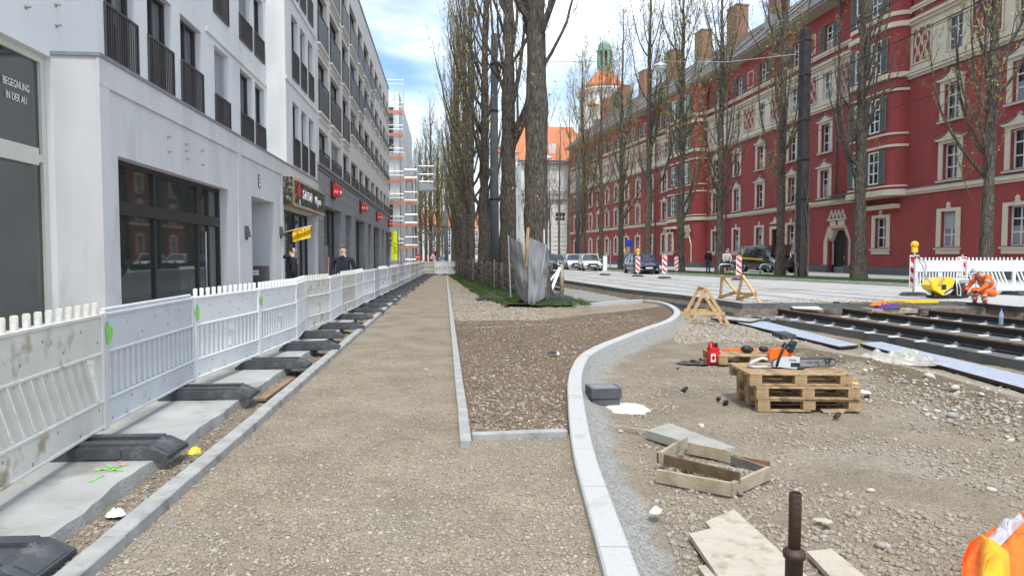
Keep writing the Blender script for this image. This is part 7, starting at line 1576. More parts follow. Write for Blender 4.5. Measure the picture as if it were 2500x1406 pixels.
for a, c, w, lab in (((1470+30,1040),(1600,1052),.02,'thin splinter of wood left of the grey plank'), ((2010,1005),(2060,1006),.012,'thin pale stick in front of the pallets')): tag(MB().beam(G(*a,z0+.02), G(*c,z0+.02), w, .012).build('stick', M['plank']), lab, 'stick')
# ---- front planks & steel post
def slabq(name, pxs, z, th, m, label, cat, group=None, tilt=0):
    c4 = [G(x, y, z) for x, y in pxs]; b = MB(); n = len(c4); tz = [z+tilt*i for i in range(n)]
    b.add([(p.x,p.y,tz[i]-th) for i, p in enumerate(c4)]+[(p.x,p.y,tz[i]) for i, p in enumerate(c4)], [(i, (i+1) % n, (i+1) % n+n, i+n) for i in range(n)]+[tuple(range(n, 2*n))]); return tag(b.build(name, m), label, cat, group)
gpk = 'pale planks beside the rusty post'
slabq('plank', [(1683,1302),(1790,1460),(1895,1450),(1760,1282)], -.13, .03, M['plank'], 'widest pale plank, on top in front left of the rusty post', 'plank', gpk)
slabq('plank', [(1722,1272),(1880,1455),(2010,1440),(1792,1242)], -.155, .028, M['plank'], 'long pale plank running under the wide one behind the post', 'plank', gpk)
slabq('plank', [(1970,1345),(2030,1338),(2130,1420),(2050,1430)], -.15, .03, M['plank'], 'broken short plank just right of the rusty post', 'plank', gpk)
slabq('plank', [(1703,1380),(1722,1378),(1765,1425),(1740,1430)], -.15, .035, M['plank'], 'stub of pale timber at the bottom edge under the wide plank', 'plank', gpk)
pp0 = G(1945, 1640, -.2); Yp = 3.55
pt = AY(1942, 1202, 2.75); sp_ = empty('steel_post', (pt.x, pt.y, -.25), 0, 'rusty steel tube with a collar standing in front of the camera', 'post'); ht = pt.z+.25; zcol = AY(1942, 1345, 2.75).z+.25; R1 = 17/F*2.75
b = MB(); b.lathe([(R1*.92,zcol-.05),(R1*.92,ht-.003),(R1*.88,ht),(R1*.68,ht),(R1*.66,ht-.004),(R1*.66,ht-.12)], 24); b.build('tube', M['rustpipe'], sp_, True)
b = MB(); b.lathe([(R1*1.3,0),(R1*1.3,zcol-.03),(R1*1.62,zcol-.025),(R1*1.68,zcol-.008),(R1*1.62,zcol+.004),(R1*1.1,zcol+.008),(R1*1.0,zcol+.015)], 28); b.build('collar_sleeve', M['rustpipe'], sp_, True)
# ---- hi-vis jacket lying bottom right
def cloth_patch(name, outline, m, parent, z, h, B, seed, n=26):
    """filled outline (world xy) raised into soft folds"""
    P = [Vector((p.x, p.y)) for p in outline]; c = sum(P, Vector((0,0)))/len(P); vs = [(c.x-B.x, c.y-B.y, z+h-B.z)]; K = 10; N_ = 64
    def ev(t): k = t*len(P); i = int(k) % len(P); f = k-int(k); return P[i].lerp(P[(i+1) % len(P)], f)
    for r_ in range(1, K+1):
        for j in range(N_):
            q = c.lerp(ev(j/N_), r_/K); nz_ = mnoise.noise(Vector((q.x*5+seed, q.y*5, seed)))*.5+abs(mnoise.noise(Vector((q.x*11, q.y*9, seed))))*.5; hh = h*(1-(r_/K)**3)+nz_*.10*(1-(r_/K)**6); vs.append((q.x-B.x, q.y-B.y, z+hh-B.z))
    fs = [(0, 1+j, 1+(j+1) % N_) for j in range(N_)]
    for r_ in range(K-1):
        for j in range(N_): a = 1+r_*N_+j; b_ = 1+r_*N_+(j+1) % N_; fs.append((a, a+N_, b_+N_, b_))
    b = MB(); b.add(vs, fs); return b.build(name, m, parent, True)
zj = .12; q = G(2440, 1340, zj); jk = empty('safety_jacket', (q.x, q.y, -.2), 0, 'orange hi-vis jacket with grey reflective band at the bottom right corner', 'jacket'); B = Vector(jk.location)
oj = [G(x, y, zj) for x, y in ((2346,1415),(2350,1370),(2368,1330),(2395,1315),(2440,1290),(2500,1258),(2580,1250),(2600,1500),(2360,1500))]
jb = cloth_patch('jacket_body', oj, M['orange'], jk, zj-.01, .05, B, 3)
b = MB(); n = len(oj); b.add([(p.x-B.x,p.y-B.y,zj+.02-B.z) for p in oj]+[(p.x-B.x,p.y-B.y,.0) for p in oj], [(i, (i+1) % n, (i+1) % n+n, i+n) for i in range(n)]); b.build('jacket_side', M['orange'], jk, True)
oj2 = [G(x, y, zj+.05) for x, y in ((2395,1318),(2440,1345),(2462,1362),(2466,1400),(2462,1480),(2380,1480),(2393,1390))]
cloth_patch('lining', oj2, M['orange2'], jk, zj+.075, .05, B, 5)
oj3 = [G(x, y, zj+.06) for x, y in ((2408,1338),(2440,1302),(2495,1276),(2500,1290),(2470,1322),(2442,1352))]
cloth_patch('reflective_band', oj3, M['reflect'], jk, zj+.10, .02, B, 7)
b = MB(); b.box(-.45, .9, -.3, .25, -.0, .16); sup = tag(noisy(b.mesh('x', M['rubber']), .01) and link('rubber_mat', noisy(MB().bev(.1, 1.0, -.5, .15, 0, .10, .03).mesh('rubber_mat', M['black']), .01), None, loc=(q.x+.02, q.y-.05, -.2)), 'dark box under the orange jacket', 'box')
# ---- litter
def litter(px, py, z, m, s_, label, cat='litter', h=.03): q = G(px, py, z); return crumple('litter', (q.x, q.y, z), s_, s_*.6, h, m, label, cat, int(px) % 9, 10, rz=px)
litter(475, 1109, -.0, M['yellow'], .055, 'crumpled yellow scrap in the trench beside the left edging', h=.06); litter(283, 1262, -.05, M['white'], .06, 'crumpled white paper in the trench near the camera', h=.05)
litter(1600, 1252, -.13, M['white'], .06, 'torn white paper scrap on the cement haunch', h=.035); litter(1348, 865, .0, M['black'], .09, 'dark crushed scrap lying in the middle of the brown bed', h=.05); litter(1362, 866, .01, M['alu'], .05, 'silvery scrap beside the dark one on the brown bed', h=.05)
litter(2110, 960, -.15, M['white'], .09, 'white shard on the stones right of the pallets', h=.03); litter(2010, 1275, -.16, M['plank'], .06, 'pale flat shard on the gravel behind the post', h=.015); litter(1040, 904, .01, M['plank'], .03, 'tiny pale scrap on the gravel path', h=.02); litter(2088, 938, -.13, M['yellow'], .05, 'thin yellow scrap beside the pallet stack', h=.015)
q = G(675, 945, -.02); tag(MB().beam(G(640,975,-.02), G(712,925,-.02), .09, .03).build('board_scrap', mat('reddish_board', (.28,.17,.10), .9, .2, 6)), 'reddish board piece lying in the trench under the barriers', 'board')
q = G(880, 838, 0); tag(MB().bev(-.05, .05, -.05, .05, 0, .04, .01).build('yellow_marker', M['yellow'], None, loc=tuple(G(882,782,.0))), 'tiny yellow marker on the edging below the barriers', 'marker')
# ---- rammer / compactor machine
mq = G(2300, 728, RZ); mc = empty('compactor', (mq.x, mq.y, RZ), 0, 'yellow tamping machine with red and cream engine and long grey handles', 'machine'); s_ = 1.0
MB().prism([(-.55,.42),(-.35,.62),(.12,.66),(.22,.58),(.10,.18),(-.15,.10),(-.50,.30)], 'y', -.24, .24).build('machine_body', M['yellow'], mc)
b = MB(); b.mat(mat('machine_blue', (.03,.03,.25), .5)).beam((-.12,-.243,.16),(.18,-.243,.36), .004, .05, up=(0,0,1)); b.mat(M['black']).box(-.22, -.06, -.245, -.241, .28, .44); b.mat(M['white']).beam((-.10,-.245,.13),(.18,-.245,.28), .004, .02); b.build('side_marks', None, mc)
MB().prism([(-.35,.42),(-.2,.64),(-.12,.66),(-.25,.4)], 'y', -.26, .26).build('canvas_strap', mat('canvas', (.5,.35,.15), .9), mc)
MB().bev(.30, .62, -.2, .2, .12, .46, .03).build('engine_block', M['black'], mc); MB().bev(.5, .78, -.22, .16, .14, .40, .04).build('starter_housing', mat('engine_red', (.30,.01,.02), .4), mc); MB().bev(.42, .78, -.18, .2, .47, .62, .04).build('fuel_tank', M['cframe'], mc)
b = MB(); b.M = Matrix.Translation((.66,-.225,.26)) @ Matrix.Rotation(math.pi/2, 4, 'X'); b.lathe([(.09,0),(.09,.02),(.03,.03)], 12); b.build('starter_cover', M['alu'], mc)
for y in (-.26, .26): MB().tube([(.25,y,.60),(.30,y,.12),(.42,y,.08),(.40,y,.3),(.28,y,.62)], .02, 6).build('frame_tube', M['alu'], mc, True)
MB().tube([(.3,-.26,.68),(.95,-.26,.72),(.90,-.26,.3),(.95,-.26,.1)], .02, 6).build('frame_tube', M['alu'], mc, True)
for y, dx in ((-.2, 0), (.22, .45)):
    MB().tube([(-.45+dx*.2,y,.35),(-.68+dx*.6,y,.65),(-.85+dx,y,1.05),(-.98+dx,y,1.22),(-1.10+dx,y,1.25)], .022, 8).build('handlebar', M['alu'], mc, True); MB().tube([(-1.08+dx,y,1.25),(-1.22+dx,y,1.27)], .03, 8).build('grip', M['black'], mc, True)
MB().tube([(-.68,-.2,.65),(-.5,.22,.70),(-.42,.22,.9)], .02, 6).build('handle_brace', M['alu'], mc, True); MB().bev(-.42, .75, -.2, .2, .02, .09, .02).build('base_plate', M['rail'], mc); MB().tube([(-.32,0,-.12),(-.32,0,.3)], .04, 8).build('tamping_leg', M['black'], mc)
# yellow straightedge + clutter on road edge
ya, yb = G(2160, 738, RZ+.05), G(2285, 735, RZ+.05); ya.y = yb.y = 17.6; 
ya, yb = AY(2155, 734, 17.6), AY(2290, 727, 17.6); ya.z = yb.z = RZ+.06
tag(MB().beam(ya, yb, .05, .09).build('straightedge', M['yellow']), 'long yellow straightedge lying in front of the tamping machine', 'straightedge')
rr = random.Random(3); bq = AY(2235, 742, 17.3); rod_root = empty('besom', (bq.x, bq.y, .28), .1, 'bundle of brown twigs like a besom lying at the road edge', 'broom')
T = TB(); 
for k in range(60): a = rr.uniform(-.5, .5); T.tube(np.array([[0,0,.02],[.3,a*.25,.04+rr.random()*.05],[.62,a*.5,.02+rr.random()*.12]]), [.008,.006,.003], 3)
link('twig_bundle', T.mesh('twig_bundle', M['goldwood']), rod_root, rot=(0,0,math.pi))
bg_ = AY(2165, 750, 17.0); bx_ = empty('bag', (bg_.x, bg_.y, .12), 0, 'purple and orange folded cloth on a wooden box between the rails', 'bag'); MB().bev(-.55, .75, -.2, .25, -.02, .1, .01).build('wooden_box', M['boardwood'], bx_)
o = crumple('folded_cloth', (0,0,.1), .34, .26, .16, mat('purple_cloth', (.07,.03,.20), .8, .1, 5), None, None, 4, 16); o.parent = bx_; o = crumple('orange_cloth', (-.12,.08,.17), .30, .16, .12, M['orange'], None, None, 6, 16); o.parent = bx_
for (px, py, w, lab) in ((1998,757,.35,'grey wooden offcut near the white panel'), (2075,742,.5,'handled tool lying on the road edge'), (2020,737,.3,'black bundle of cable near the white panel')):
    q = AY(px, py-6, 17.9); tag(MB().beam((q.x,17.9,RZ+.02),(q.x+w,17.8,RZ+.03), .05, .04).build('tool', M['boardwood'] if w > .32 else M['black']), lab, 'tool')
p_, r = scatter(900, 8.3, 15, 16.6, 19.4, lambda x, y: (x < 15), lambda x, y: x*0+RZ+.0, 17, 0); p_[:,2] = np.where(p_[:,1] < 18.15, -.05, RZ); pebbles('gravel', p_, .015+.03*r.random(len(p_))**2, .6, M['peb'])
b = MB(); b.box(12.6, 14.8, 17.2, 18.2, -.06, .18); tag(noisy(b.mesh('rubble_heap', M['soilwall']), .03) and link('rubble_ledge', noisy(MB().bev(13.0, 15.0, 17.3, 18.1, -.06, .22, .05).mesh('rubble_ledge', M['soilwall']), .05, 3)), 'low ledge of broken road base behind the bag', 'rubble')
# bottle
bq = AY(2440, 758, 14.9); bo = empty('bottle', (bq.x+.05, 14.9, -.03), 0, 'clear water bottle with blue cap standing between the rails', 'bottle'); bo.scale = (1.3,)*3
m = mat('clear_plastic', (.55,.68,.85), .08, .05, 5, spec=.8); setn(m, 'Transmission Weight', .6); MB().lathe([(.035,0),(.04,.02),(.036,.1),(.04,.17),(.03,.22),(.014,.25),(.014,.27)], 14).build('bottle_body', m, bo, True); MB().lathe([(.018,.27),(.018,.295)], 12).build('cap', mat('blue_cap', (.03,.1,.6), .4), bo, True)
# bike hoops
hm = MB().tube([(-.38,0,0),(-.38,0,.42),(-.33,0,.50),(-.25,0,.54),(.25,0,.54),(.33,0,.50),(.38,0,.42),(.38,0,0)], .032, 8).mesh('hoop_rail', M['alu'], True)
for px, py, lab in ((1773, 671, 'grey tubular hoop in front of the cyclist'), (1873, 672, 'grey tubular hoop in front of the black van')): p = G(px, py, .42); tag(link('hoop_rail', hm, None, loc=p, scale=(1.25,)*3), lab, 'hoop rail', 'tubular hoops on the verge')
# ================================================================== VEHICLES
M['tyre'] = mat('tyre_rubber', (.02,.02,.02), .8, .2, 8); M['rim'] = mat('wheel_rim', (.42,.43,.45), .3, .1, 8, metal=.7); M['carglass'] = mat('car_glass', (.03,.04,.05), .05, .2, 2, spec=1.0); M['hlight'] = mat('headlight_glass', (.55,.58,.62), .1, .15, 20, spec=.9)
M['plate'] = mat('number_plate', (.7,.7,.68), .5); M['trim'] = mat('dark_trim', (.025,.025,.027), .6)
def paint(n, c): return mat(n, c, .25, .03, 3, coat=.7)
def loft(rings, closed_ends=True):
    b = MB(); n = len(rings[0]); vs = sum(rings, []); fs = []
    for i in range(len(rings)-1):
        for k in range(n-1): a = i*n+k; fs.append((a, a+1, a+n+1, a+n))
    if closed_ends: fs += [tuple(range(n)), tuple(range((len(rings)-1)*n, len(rings)*n))[::-1]]
    b.add(vs, fs); return b
def car(loc, rz, L_, W_, H_, pm, label, kind='hatch', rails=False, nose=.72):
    o = empty('parked_car', loc, rz, label, 'car', 'cars parked at the far kerb'); hw = W_/2; hl = L_/2
    belt = .92; hood = .84
    st = [(-hl,.80,.32,.82),(-hl+.08,.93,.24,.90),(-hl+.4,.985,.20,belt+.03),(-.6,1,.19,belt),(.35,1,.19,belt-.02),(.85,1,.19,belt-.03),(hl-.75,.985,.20,hood),(hl-.30,.95,.22,nose+.02),(hl-.08,.86,.26,.62),(hl,.72,.32,.54)]
    rings = []
    for x, w, z0, z1 in st:
        w *= hw; half = [(0,z0),(w*.90,z0),(w,z0+.14),(w*1.0,z0+(z1-z0)*.62),(w*.965,z1-.05),(w*.90,z1),(w*.5,z1+.035),(0,z1+.045)]
        rings.append([(x, y, z) for y, z in half]+[(x, -y, z) for y, z in half[::-1][1:]])
    body = loft(rings).build('body', pm, o, True)
    # cabin
    xr0, xr1 = .15, -hl+.75; xw0, xw1 = hl-1.35, -hl+.12
    if kind == 'estate': xr1 = -hl+.45
    if kind == 'saloon': xr1 = -.95; xw1 = -hl+.35
    zr = H_; tw = hw*.74; bw_ = hw*.93
    cab = MB(); prof = [(xw0, belt-.02), (xr0+.12, zr-.07), (xr0-.35, zr), ((xr0+xr1)/2, zr+.01), (xr1, zr-.05), (xw1, belt+.02)]
    vs = []; 
    for x, z in prof:
        t = (z-belt)/(zr-belt); w = bw_+(tw-bw_)*max(0, min(1, t)); vs += [(x, w, z), (x, w*.5, z+(.03 if t > .5 else 0)), (x, 0, z+(.04 if t > .5 else 0)), (x, -w*.5, z+(.03 if t > .5 else 0)), (x, -w, z)]
    b = MB(); b.mat(M['carglass'])
    n = 5
    for i in range(5):
        m_ = M['carglass'] if i in (0, 4) else pm; b.mat(m_)
        for k in range(4): a = i*n+k; b.add([vs[a], vs[a+1], vs[a+n+1], vs[a+n]], [(0,1,2,3)])
    b.mat(M['carglass'])
    for s_ in (0, 4): b.add([vs[i*n+s_] for i in range(6)], [tuple(range(6))])
    b.build('cabin', None, o, False)
    # pillars, window line
    for s_ in (1, -1):
        P_ = lambda x, z: (x, s_*(bw_+(tw-bw_)*max(0, (z-belt)/(zr-belt))+.004), z)
        q = MB(); q.tube([P_(*prof[0]), P_(*prof[1]), P_(*prof[2]), P_(*prof[3]), P_(*prof[4]), P_(*prof[5])], .035, 5); q.tube([P_(-.25, belt), P_(-.3, zr-.03)], .035, 4); q.tube([P_(-1.15, belt), P_(-1.1, zr-.04)], .03, 4); q.build('pillar', pm if kind != 'x' else M['trim'], o, True)
        q = MB(); q.blob((xw0-.35, s_*(hw+.08), belt+.06), .10, (.7,1,.7), 1); q.build('mirror', pm, o, True)
        MB().prism([(hl-.62,.70),(hl-.18,.62),(hl-.10,.50),(hl-.42,.54)], 'y', min(s_*hw*.985, s_*hw*.56), max(s_*hw*.985, s_*hw*.56)).build('headlight', M['hlight'], o)
        MB().box(hl-.02, hl+.015, s_*hw*.62-.09, s_*hw*.62+.09, .34, .40).build('fog_light', M['hlight'], o)
        for k, x in enumerate((hl-.85, -hl+.82)):
            w = MB(); w.M = Matrix.Translation((x, s_*(hw-.20 if s_ > 0 else -(hw-.20)) if False else s_*(hw-.19), .315)) @ Matrix.Rotation(-s_*math.pi/2, 4, 'X')
            w.mat(M['tyre']).lathe([(.20,-.0),(.315,.01),(.325,.05),(.325,.18),(.31,.205),(.22,.208)], 22); wo = w.build('wheel', None, o, True)
            r_ = MB(); r_.M = w.M; r_.lathe([(.22,.19),(.21,.212),(.06,.20),(.03,.216)], 20)
            for q_ in range(5): a = q_*2*math.pi/5; r_.beam((.04*math.cos(a),.04*math.sin(a),.213),(.2*math.cos(a),.2*math.sin(a),.213), .05, .012)
            r_.build('rim', M['rim'], wo, False)
            ar = MB(); ar.M = Matrix.Translation((x, s_*(hw*.985), .33)) @ Matrix.Rotation(-s_*math.pi/2, 4, 'X'); ar.lathe([(.375,-.05),(.375,.012),(.33,.014),(.32,-.05)], 22); ar.build('wheel_arch', M['trim'], o, True)
    b = MB(); b.mat(M['trim']).box(hl-.06, hl+.01, -.42, .42, .52, .66); b.box(hl-.02, hl+.025, -.55, .55, .26, .36); b.mat(M['rim']).box(hl-.05, hl+.018, -.44, .44, .655, .675); b.build('grille', None, o)
    MB().box(hl+.012, hl+.032, -.26, .26, .40, .51).build('number_plate', M['plate'], o)
    if rails:
        for s_ in (1, -1): MB().tube([(.0,s_*tw*.92,zr+.03),(-.1,s_*tw*.92,zr+.08),(xr1+.2,s_*tw*.92,zr+.08),(xr1+.1,s_*tw*.92,zr+.03)], .018, 5).build('roof_rail', M['trim'], o)
    return o
HD = -math.pi/2
def cp(px, py, z): p = G(px, py, z); return p
p = cp(1572, 670, RZ); c1_ = car((p.x+.5, p.y+2.4, RZ), HD-.03, 4.55, 1.80, 1.50, paint('dark_blue_paint', (.012,.02,.075)), 'dark blue estate car with roof rails parked at the verge', 'estate', True)
p = cp(1440, 662, RZ); car((p.x+.45, p.y+2.2, RZ), HD-.05, 4.0, 1.68, 1.49, paint('white_car_paint', (.72,.73,.74)), 'white hatchback parked behind the blank beacon')
p = cp(1402, 659.5, RZ); car((p.x+.45, p.y+2.6, RZ), HD-.05, 4.4, 1.74, 1.49, paint('pearl_white_paint', (.68,.70,.73)), 'white sloping-nosed car left of the white hatchback', nose=.66)
p = cp(1372, 659, RZ); car((p.x+.1, p.y+4.5, RZ), HD-.05, 4.4, 1.76, 1.46, paint('slate_blue_paint', (.10,.14,.20)), 'slate blue car partly hidden left of the white cars')
p = cp(1348, 659, RZ); car((p.x, p.y+3, RZ), HD-.05, 4.4, 1.76, 1.55, paint('dark_grey_paint', (.05,.055,.065)), 'dark grey car next to the tarpaulins, leftmost of the parked cars')
for px, py, c, lab in ((1062, 637, (.35,.38,.45), 'pale silver car at the far street end'), (1074, 637, (.08,.12,.2), 'dark blue car at the far street end')):
    q = Vector(tp(px, 118, .1)); car((q.x, 118, .1), HD, 4.3, 1.75, 1.45, paint('far_paint%d' % px, c), lab)
q = Vector(tp(1066, 125, .1)); mm = empty('yellow_machine', (q.x, 125, .1), 0, 'small yellow construction machine far down the street', 'machine'); MB().bev(-1.1, 1.1, -.8, .8, .5, 1.5, .2).build('hood', M['yellow'], mm); MB().bev(-.9, .3, -.7, .7, 1.5, 2.5, .15).build('cab', M['carglass'], mm)
# van
vp = G(1900, 667, .42); vn = empty('parked_van', (vp.x+.35, vp.y+2.3, .42), HD+.13, 'black van with yellow stripe and raised bonnet on the pavement', 'van'); PB = paint('black_van_paint', (.012,.013,.016))
L_, hw = 5.0, .99; hl = L_/2
st = [(-hl,.95,.30,1.90),(-hl+.12,1,.26,1.95),(-.6,1,.26,1.97),(.55,1,.26,1.94),(.95,.98,.26,1.55),(1.45,.97,.26,1.16),(1.9,.96,.27,1.02),(2.3,.90,.30,.88),(hl,.78,.36,.70)]
rings = []
for x, w, z0, z1 in st:
    w *= hw; tw = w*(.86 if z1 > 1.5 else .93); half = [(0,z0),(w*.92,z0),(w,z0+.15),(w,min(1.05, z1-.08)),(tw+(w-tw)*.15,z1-.10),(tw*.93,z1),(0,z1+.03)]; rings.append([(x,y,z) for y, z in half]+[(x,-y,z) for y, z in half[::-1][1:]])
loft(rings).build('body', PB, vn, True)
for s_ in (1, -1):
    MB().prism([(-2.3,1.13),(.9,1.0),(.9,.90),(-2.3,1.0)] if s_ < 0 else [(-2.3,1.13),(.9,1.0),(.9,.90),(-2.3,1.0)], 'y', min(s_*(hw+.004), s_*(hw+.012)), max(s_*(hw+.004), s_*(hw+.012))).build('yellow_stripe', M['yellow'], vn)
    b = MB(); b.add([(-.0,s_*(hw*.985),1.12),(1.30,s_*(hw*.985),1.12),(.75,s_*(hw*.93),1.72),(.0,s_*(hw*.93),1.74)], [(0,1,2,3)]); b.build('side_window', M['carglass'], vn)
    for x in (1.62, -1.55):
        w = MB(); w.M = Matrix.Translation((x, s_*(hw-.2), .34)) @ Matrix.Rotation(-s_*math.pi/2, 4, 'X'); w.mat(M['tyre']).lathe([(.2,0),(.34,.01),(.35,.05),(.35,.2),(.33,.225),(.23,.228)], 20); wo = w.build('wheel', None, vn, True); r_ = MB(); r_.M = w.M; r_.lathe([(.23,.21),(.22,.235),(.06,.22),(.03,.24)], 16); r_.build('rim', M['rim'], wo)
    b = MB(); b.prism([(1.75,.98),(2.15,.92),(2.42,.66),(2.1,.72)], 'y', min(s_*hw*.97, s_*hw*.62), max(s_*hw*.97, s_*hw*.62)); b.build('headlight', M['hlight'], vn); MB().bev(1.15, 1.35, min(s_*(hw), s_*(hw+.2)), max(s_*hw, s_*(hw+.2)), 1.1, 1.35, .03).build('mirror', M['trim'], vn)
b = MB(); b.add([(1.30,-.85,1.15),(1.30,.85,1.15),(.72,.78,1.80),(.72,-.78,1.80)], [(0,1,2,3)]); b.build('windscreen', M['carglass'], vn)
MB().beam((1.45,0,1.16),(1.75,0,2.0), .03, 1.5, up=(0,1,0)).build('bonnet', PB, vn); MB().box(2.35, hl+.02, -.5, .5, .42, .80).build('grille', M['trim'], vn)
MB().beam((1.52,0,1.25),(1.74,0,1.90), .012, 1.3, up=(0,1,0)).build('bonnet_lining', mat('red_brown_lining', (.09,.02,.02), .8), vn).location = (.03, 0, 0)
b = MB(); b.box(-1.85, -1.6, -hw-.012, -hw-.004, 1.3, 1.75); link('sticker', b.mesh('sticker', mat('van_sticker', (.6,.58,.3), .5)), vn); o = text_mesh('lettering', 'MONTAGE', .16, M['rim'], vn, .002); o.rotation_euler = (math.pi/2, 0, 0); o.location = (-1.5, -hw-.006, 1.42)
# second dark car nosed at the wall behind the cyclist
p = cp(1790, 662, .42); car((p.x+2.6, p.y+3.5, .42), 2.9, 4.2, 1.75, 1.5, paint('black_car_paint', (.02,.02,.025)), 'black car by the red wall behind the cyclist')
# ================================================================== PEOPLE
M['skin'] = mat('skin', (.58,.36,.27), .6, .06, 12); M['navy'] = mat('navy_jacket', (.014,.017,.028), .85, .15, 5, .3, 12); M['blackcloth'] = mat('black_jacket', (.010,.010,.012), .85, .2, 5, .3, 12); M['jeans'] = mat('blue_jeans', (.04,.055,.10), .9, .15, 6)
M['greyhair'] = mat('grey_hair', (.46,.42,.38), .9, .15, 30, .4, 60); M['darkhair'] = mat('dark_hair', (.015,.012,.011), .8, .2, 30); M['greycoat'] = mat('pale_grey_jacket', (.42,.42,.38), .9, .1, 6, .2, 12); M['shoe'] = mat('dark_shoe', (.02,.018,.016), .7)
def person(loc, rz, J_, cols_, label, hair=None, glasses=False, sub=2, sc=1.0, cat='person'):
    """J_: joint -> (x,y,z,radius); +x is where the person faces"""
    E_ = [('pelvis','waist'),('waist','chest'),('chest','neck'),('neck','head'),('head','crown')]
    for s_ in 'lr': E_ += [('chest','sh'+s_),('sh'+s_,'el'+s_),('el'+s_,'wr'+s_),('wr'+s_,'ha'+s_),('pelvis','hip'+s_),('hip'+s_,'kn'+s_),('kn'+s_,'an'+s_),('an'+s_,'to'+s_)]
    names = list(J_); me = bpy.data.meshes.new('person_body'); me.from_pydata([J_[k][:3] for k in names], [(names.index(a), names.index(b)) for a, b in E_], [])
    tmp = bpy.data.objects.new('tmp', me); COL.objects.link(tmp); sk = tmp.modifiers.new('s', 'SKIN'); sk.use_smooth_shade = True
    for i, k in enumerate(names): r_ = J_[k][3]; rr_ = r_ if isinstance(r_, tuple) else (r_, r_); me.skin_vertices[0].data[i].radius = rr_; me.skin_vertices[0].data[i].use_root = (k == 'pelvis')
    ss = tmp.modifiers.new('u', 'SUBSURF'); ss.levels = sub; ss.render_levels = sub
    bpy.context.view_layer.update(); nm = bpy.data.meshes.new_from_object(tmp.evaluated_get(bpy.context.evaluated_depsgraph_get())); bpy.data.objects.remove(tmp)
    segs = [(Vector(J_[a][:3]), Vector(J_[b][:3]), b) for a, b in E_]; nm.materials.clear(); ml = []
    for f in nm.polygons:
        c = f.center; best = min(segs, key=lambda s_: (c-(s_[0]+(s_[1]-s_[0])*max(0, min(1, (c-s_[0]).dot(s_[1]-s_[0])/max(1e-6, (s_[1]-s_[0]).length_squared))))).length)
        k = best[2]; m_ = cols_.get(k) or cols_.get(k[:2]) or cols_['body']
        if m_ not in ml: ml.append(m_)
        f.material_index = ml.index(m_)
    for m_ in ml: nm.materials.append(m_)
    o = empty('person', loc, rz, label, cat); o.scale = (sc,)*3; bo = link('body', nm, o)
    # head details
    hd = Vector(J_['head'][:3]); cr_ = Vector(J_['crown'][:3]); up_ = (cr_-hd).normalized(); fx = Vector((1,0,0)); fx = (fx-up_*fx.dot(up_)).normalized(); sy_ = up_.cross(fx); c0 = hd+up_*.035
    R = Matrix((fx, sy_, up_)).transposed().to_4x4(); R.translation = c0
    def hm(b): b.M = R; return b
    b = hm(MB()); b.prism([(.085,-.025),(.12,-.03),(.09,.025)], 'y', -.013, .013); b.build('nose', M['skin'], o, True)
    for s_ in (1, -1): b = hm(MB()); b.blob((0, s_*.088, -.005), .028, (.7,.4,1.1), 1); b.build('ear', M['skin'], o, True); b = hm(MB()); b.blob((.088, s_*.035, .022), .012, (.6,1.2,.6), 1); b.build('eye', M['darkhair'], o)
    b = hm(MB()); b.box(.088, .094, -.025, .025, -.062, -.054); b.build('mouth', mat('lips', (.3,.1,.08), .6), o)
    if hair:
        b = hm(MB()); vs, fs = ICO[2]; V = [Vector(v) for v in vs]; keep = [i for i, v in enumerate(V) if v.z > -.45 and not (v.x > .05 and v.z < .62) and not (v.x > .55)]
        km = {j: i for i, j in enumerate(keep)}; b.add([Vector((V[j].x*.112-.006, V[j].y*.100, V[j].z*.125+.02)) for j in keep], [tuple(km[i] for i in f) for f in fs if all(i in km for i in f)]); b.build('hair', hair, o, True)
    return o, R
def stand(h=1.78, w=.20, arm=0, hip=.10, fwd=0, belly=0):
    s_ = h/1.78; J_ = {'pelvis':(0,0,.95*s_,(.15,.12)),'waist':(.01,0,1.10*s_,(.165+belly,.13+belly)),'chest':(0,0,1.36*s_,(.17,.14)),'neck':(.01,0,1.50*s_,.065),'head':(.02,0,1.62*s_,(.085,.095)),'crown':(.015,0,1.72*s_,(.075,.082))}
    for k, q in (('l',1),('r',-1)):
        J_.update({'sh'+k:(0,q*w,1.42*s_,.075),'el'+k:(-.03+arm*.2,q*(w+.07),1.15*s_,.058),'wr'+k:(.08+arm*.25,q*(w+.0),.96*s_,.045),'ha'+k:(.12+arm*.25,q*(w-.03),.88*s_,.035),'hip'+k:(0,q*hip,.90*s_,.105),'kn'+k:(.02+fwd*q,q*(hip+.01),.50*s_,.075),'an'+k:(0+fwd*q*1.5,q*(hip+.02),.09*s_,.052),'to'+k:(.16+fwd*q*1.5,q*(hip+.04),.035,.04)})
    return J_
z0m = .055
q = AY(838, 650, 19.5); o, R = person((q.x, 19.5, z0m), -math.pi/2-.05, stand(1.80, .235, belly=.03), {'body': M['navy'], 'neck': M['navy'], 'head': M['skin'], 'crown': M['skin'], 'ha': M['skin'], 'kn': M['jeans'], 'an': M['jeans'], 'hi': M['navy'], 'to': M['shoe']}, 'grey haired man in a dark navy jacket behind the barriers, facing the camera', M['greyhair'], sc=1.03)
MB().lathe([(.085,1.50),(.10,1.46),(.12,1.43)], 12).build('collar', M['navy'], o, True)
q = AY(712, 650, 17.0); o, R = person((q.x, 17.0, z0m), .45, stand(1.78, .21), {'body': M['blackcloth'], 'neck': M['blackcloth'], 'head': M['skin'], 'crown': M['skin'], 'ha': M['skin'], 'to': M['shoe']}, 'dark haired man in a black hooded jacket standing by the shop window', M['darkhair'], sc=1.03)
MB().blob((-.09,0,1.50), .12, (1,1.2,.6), 1).build('hood', M['blackcloth'], o, True)
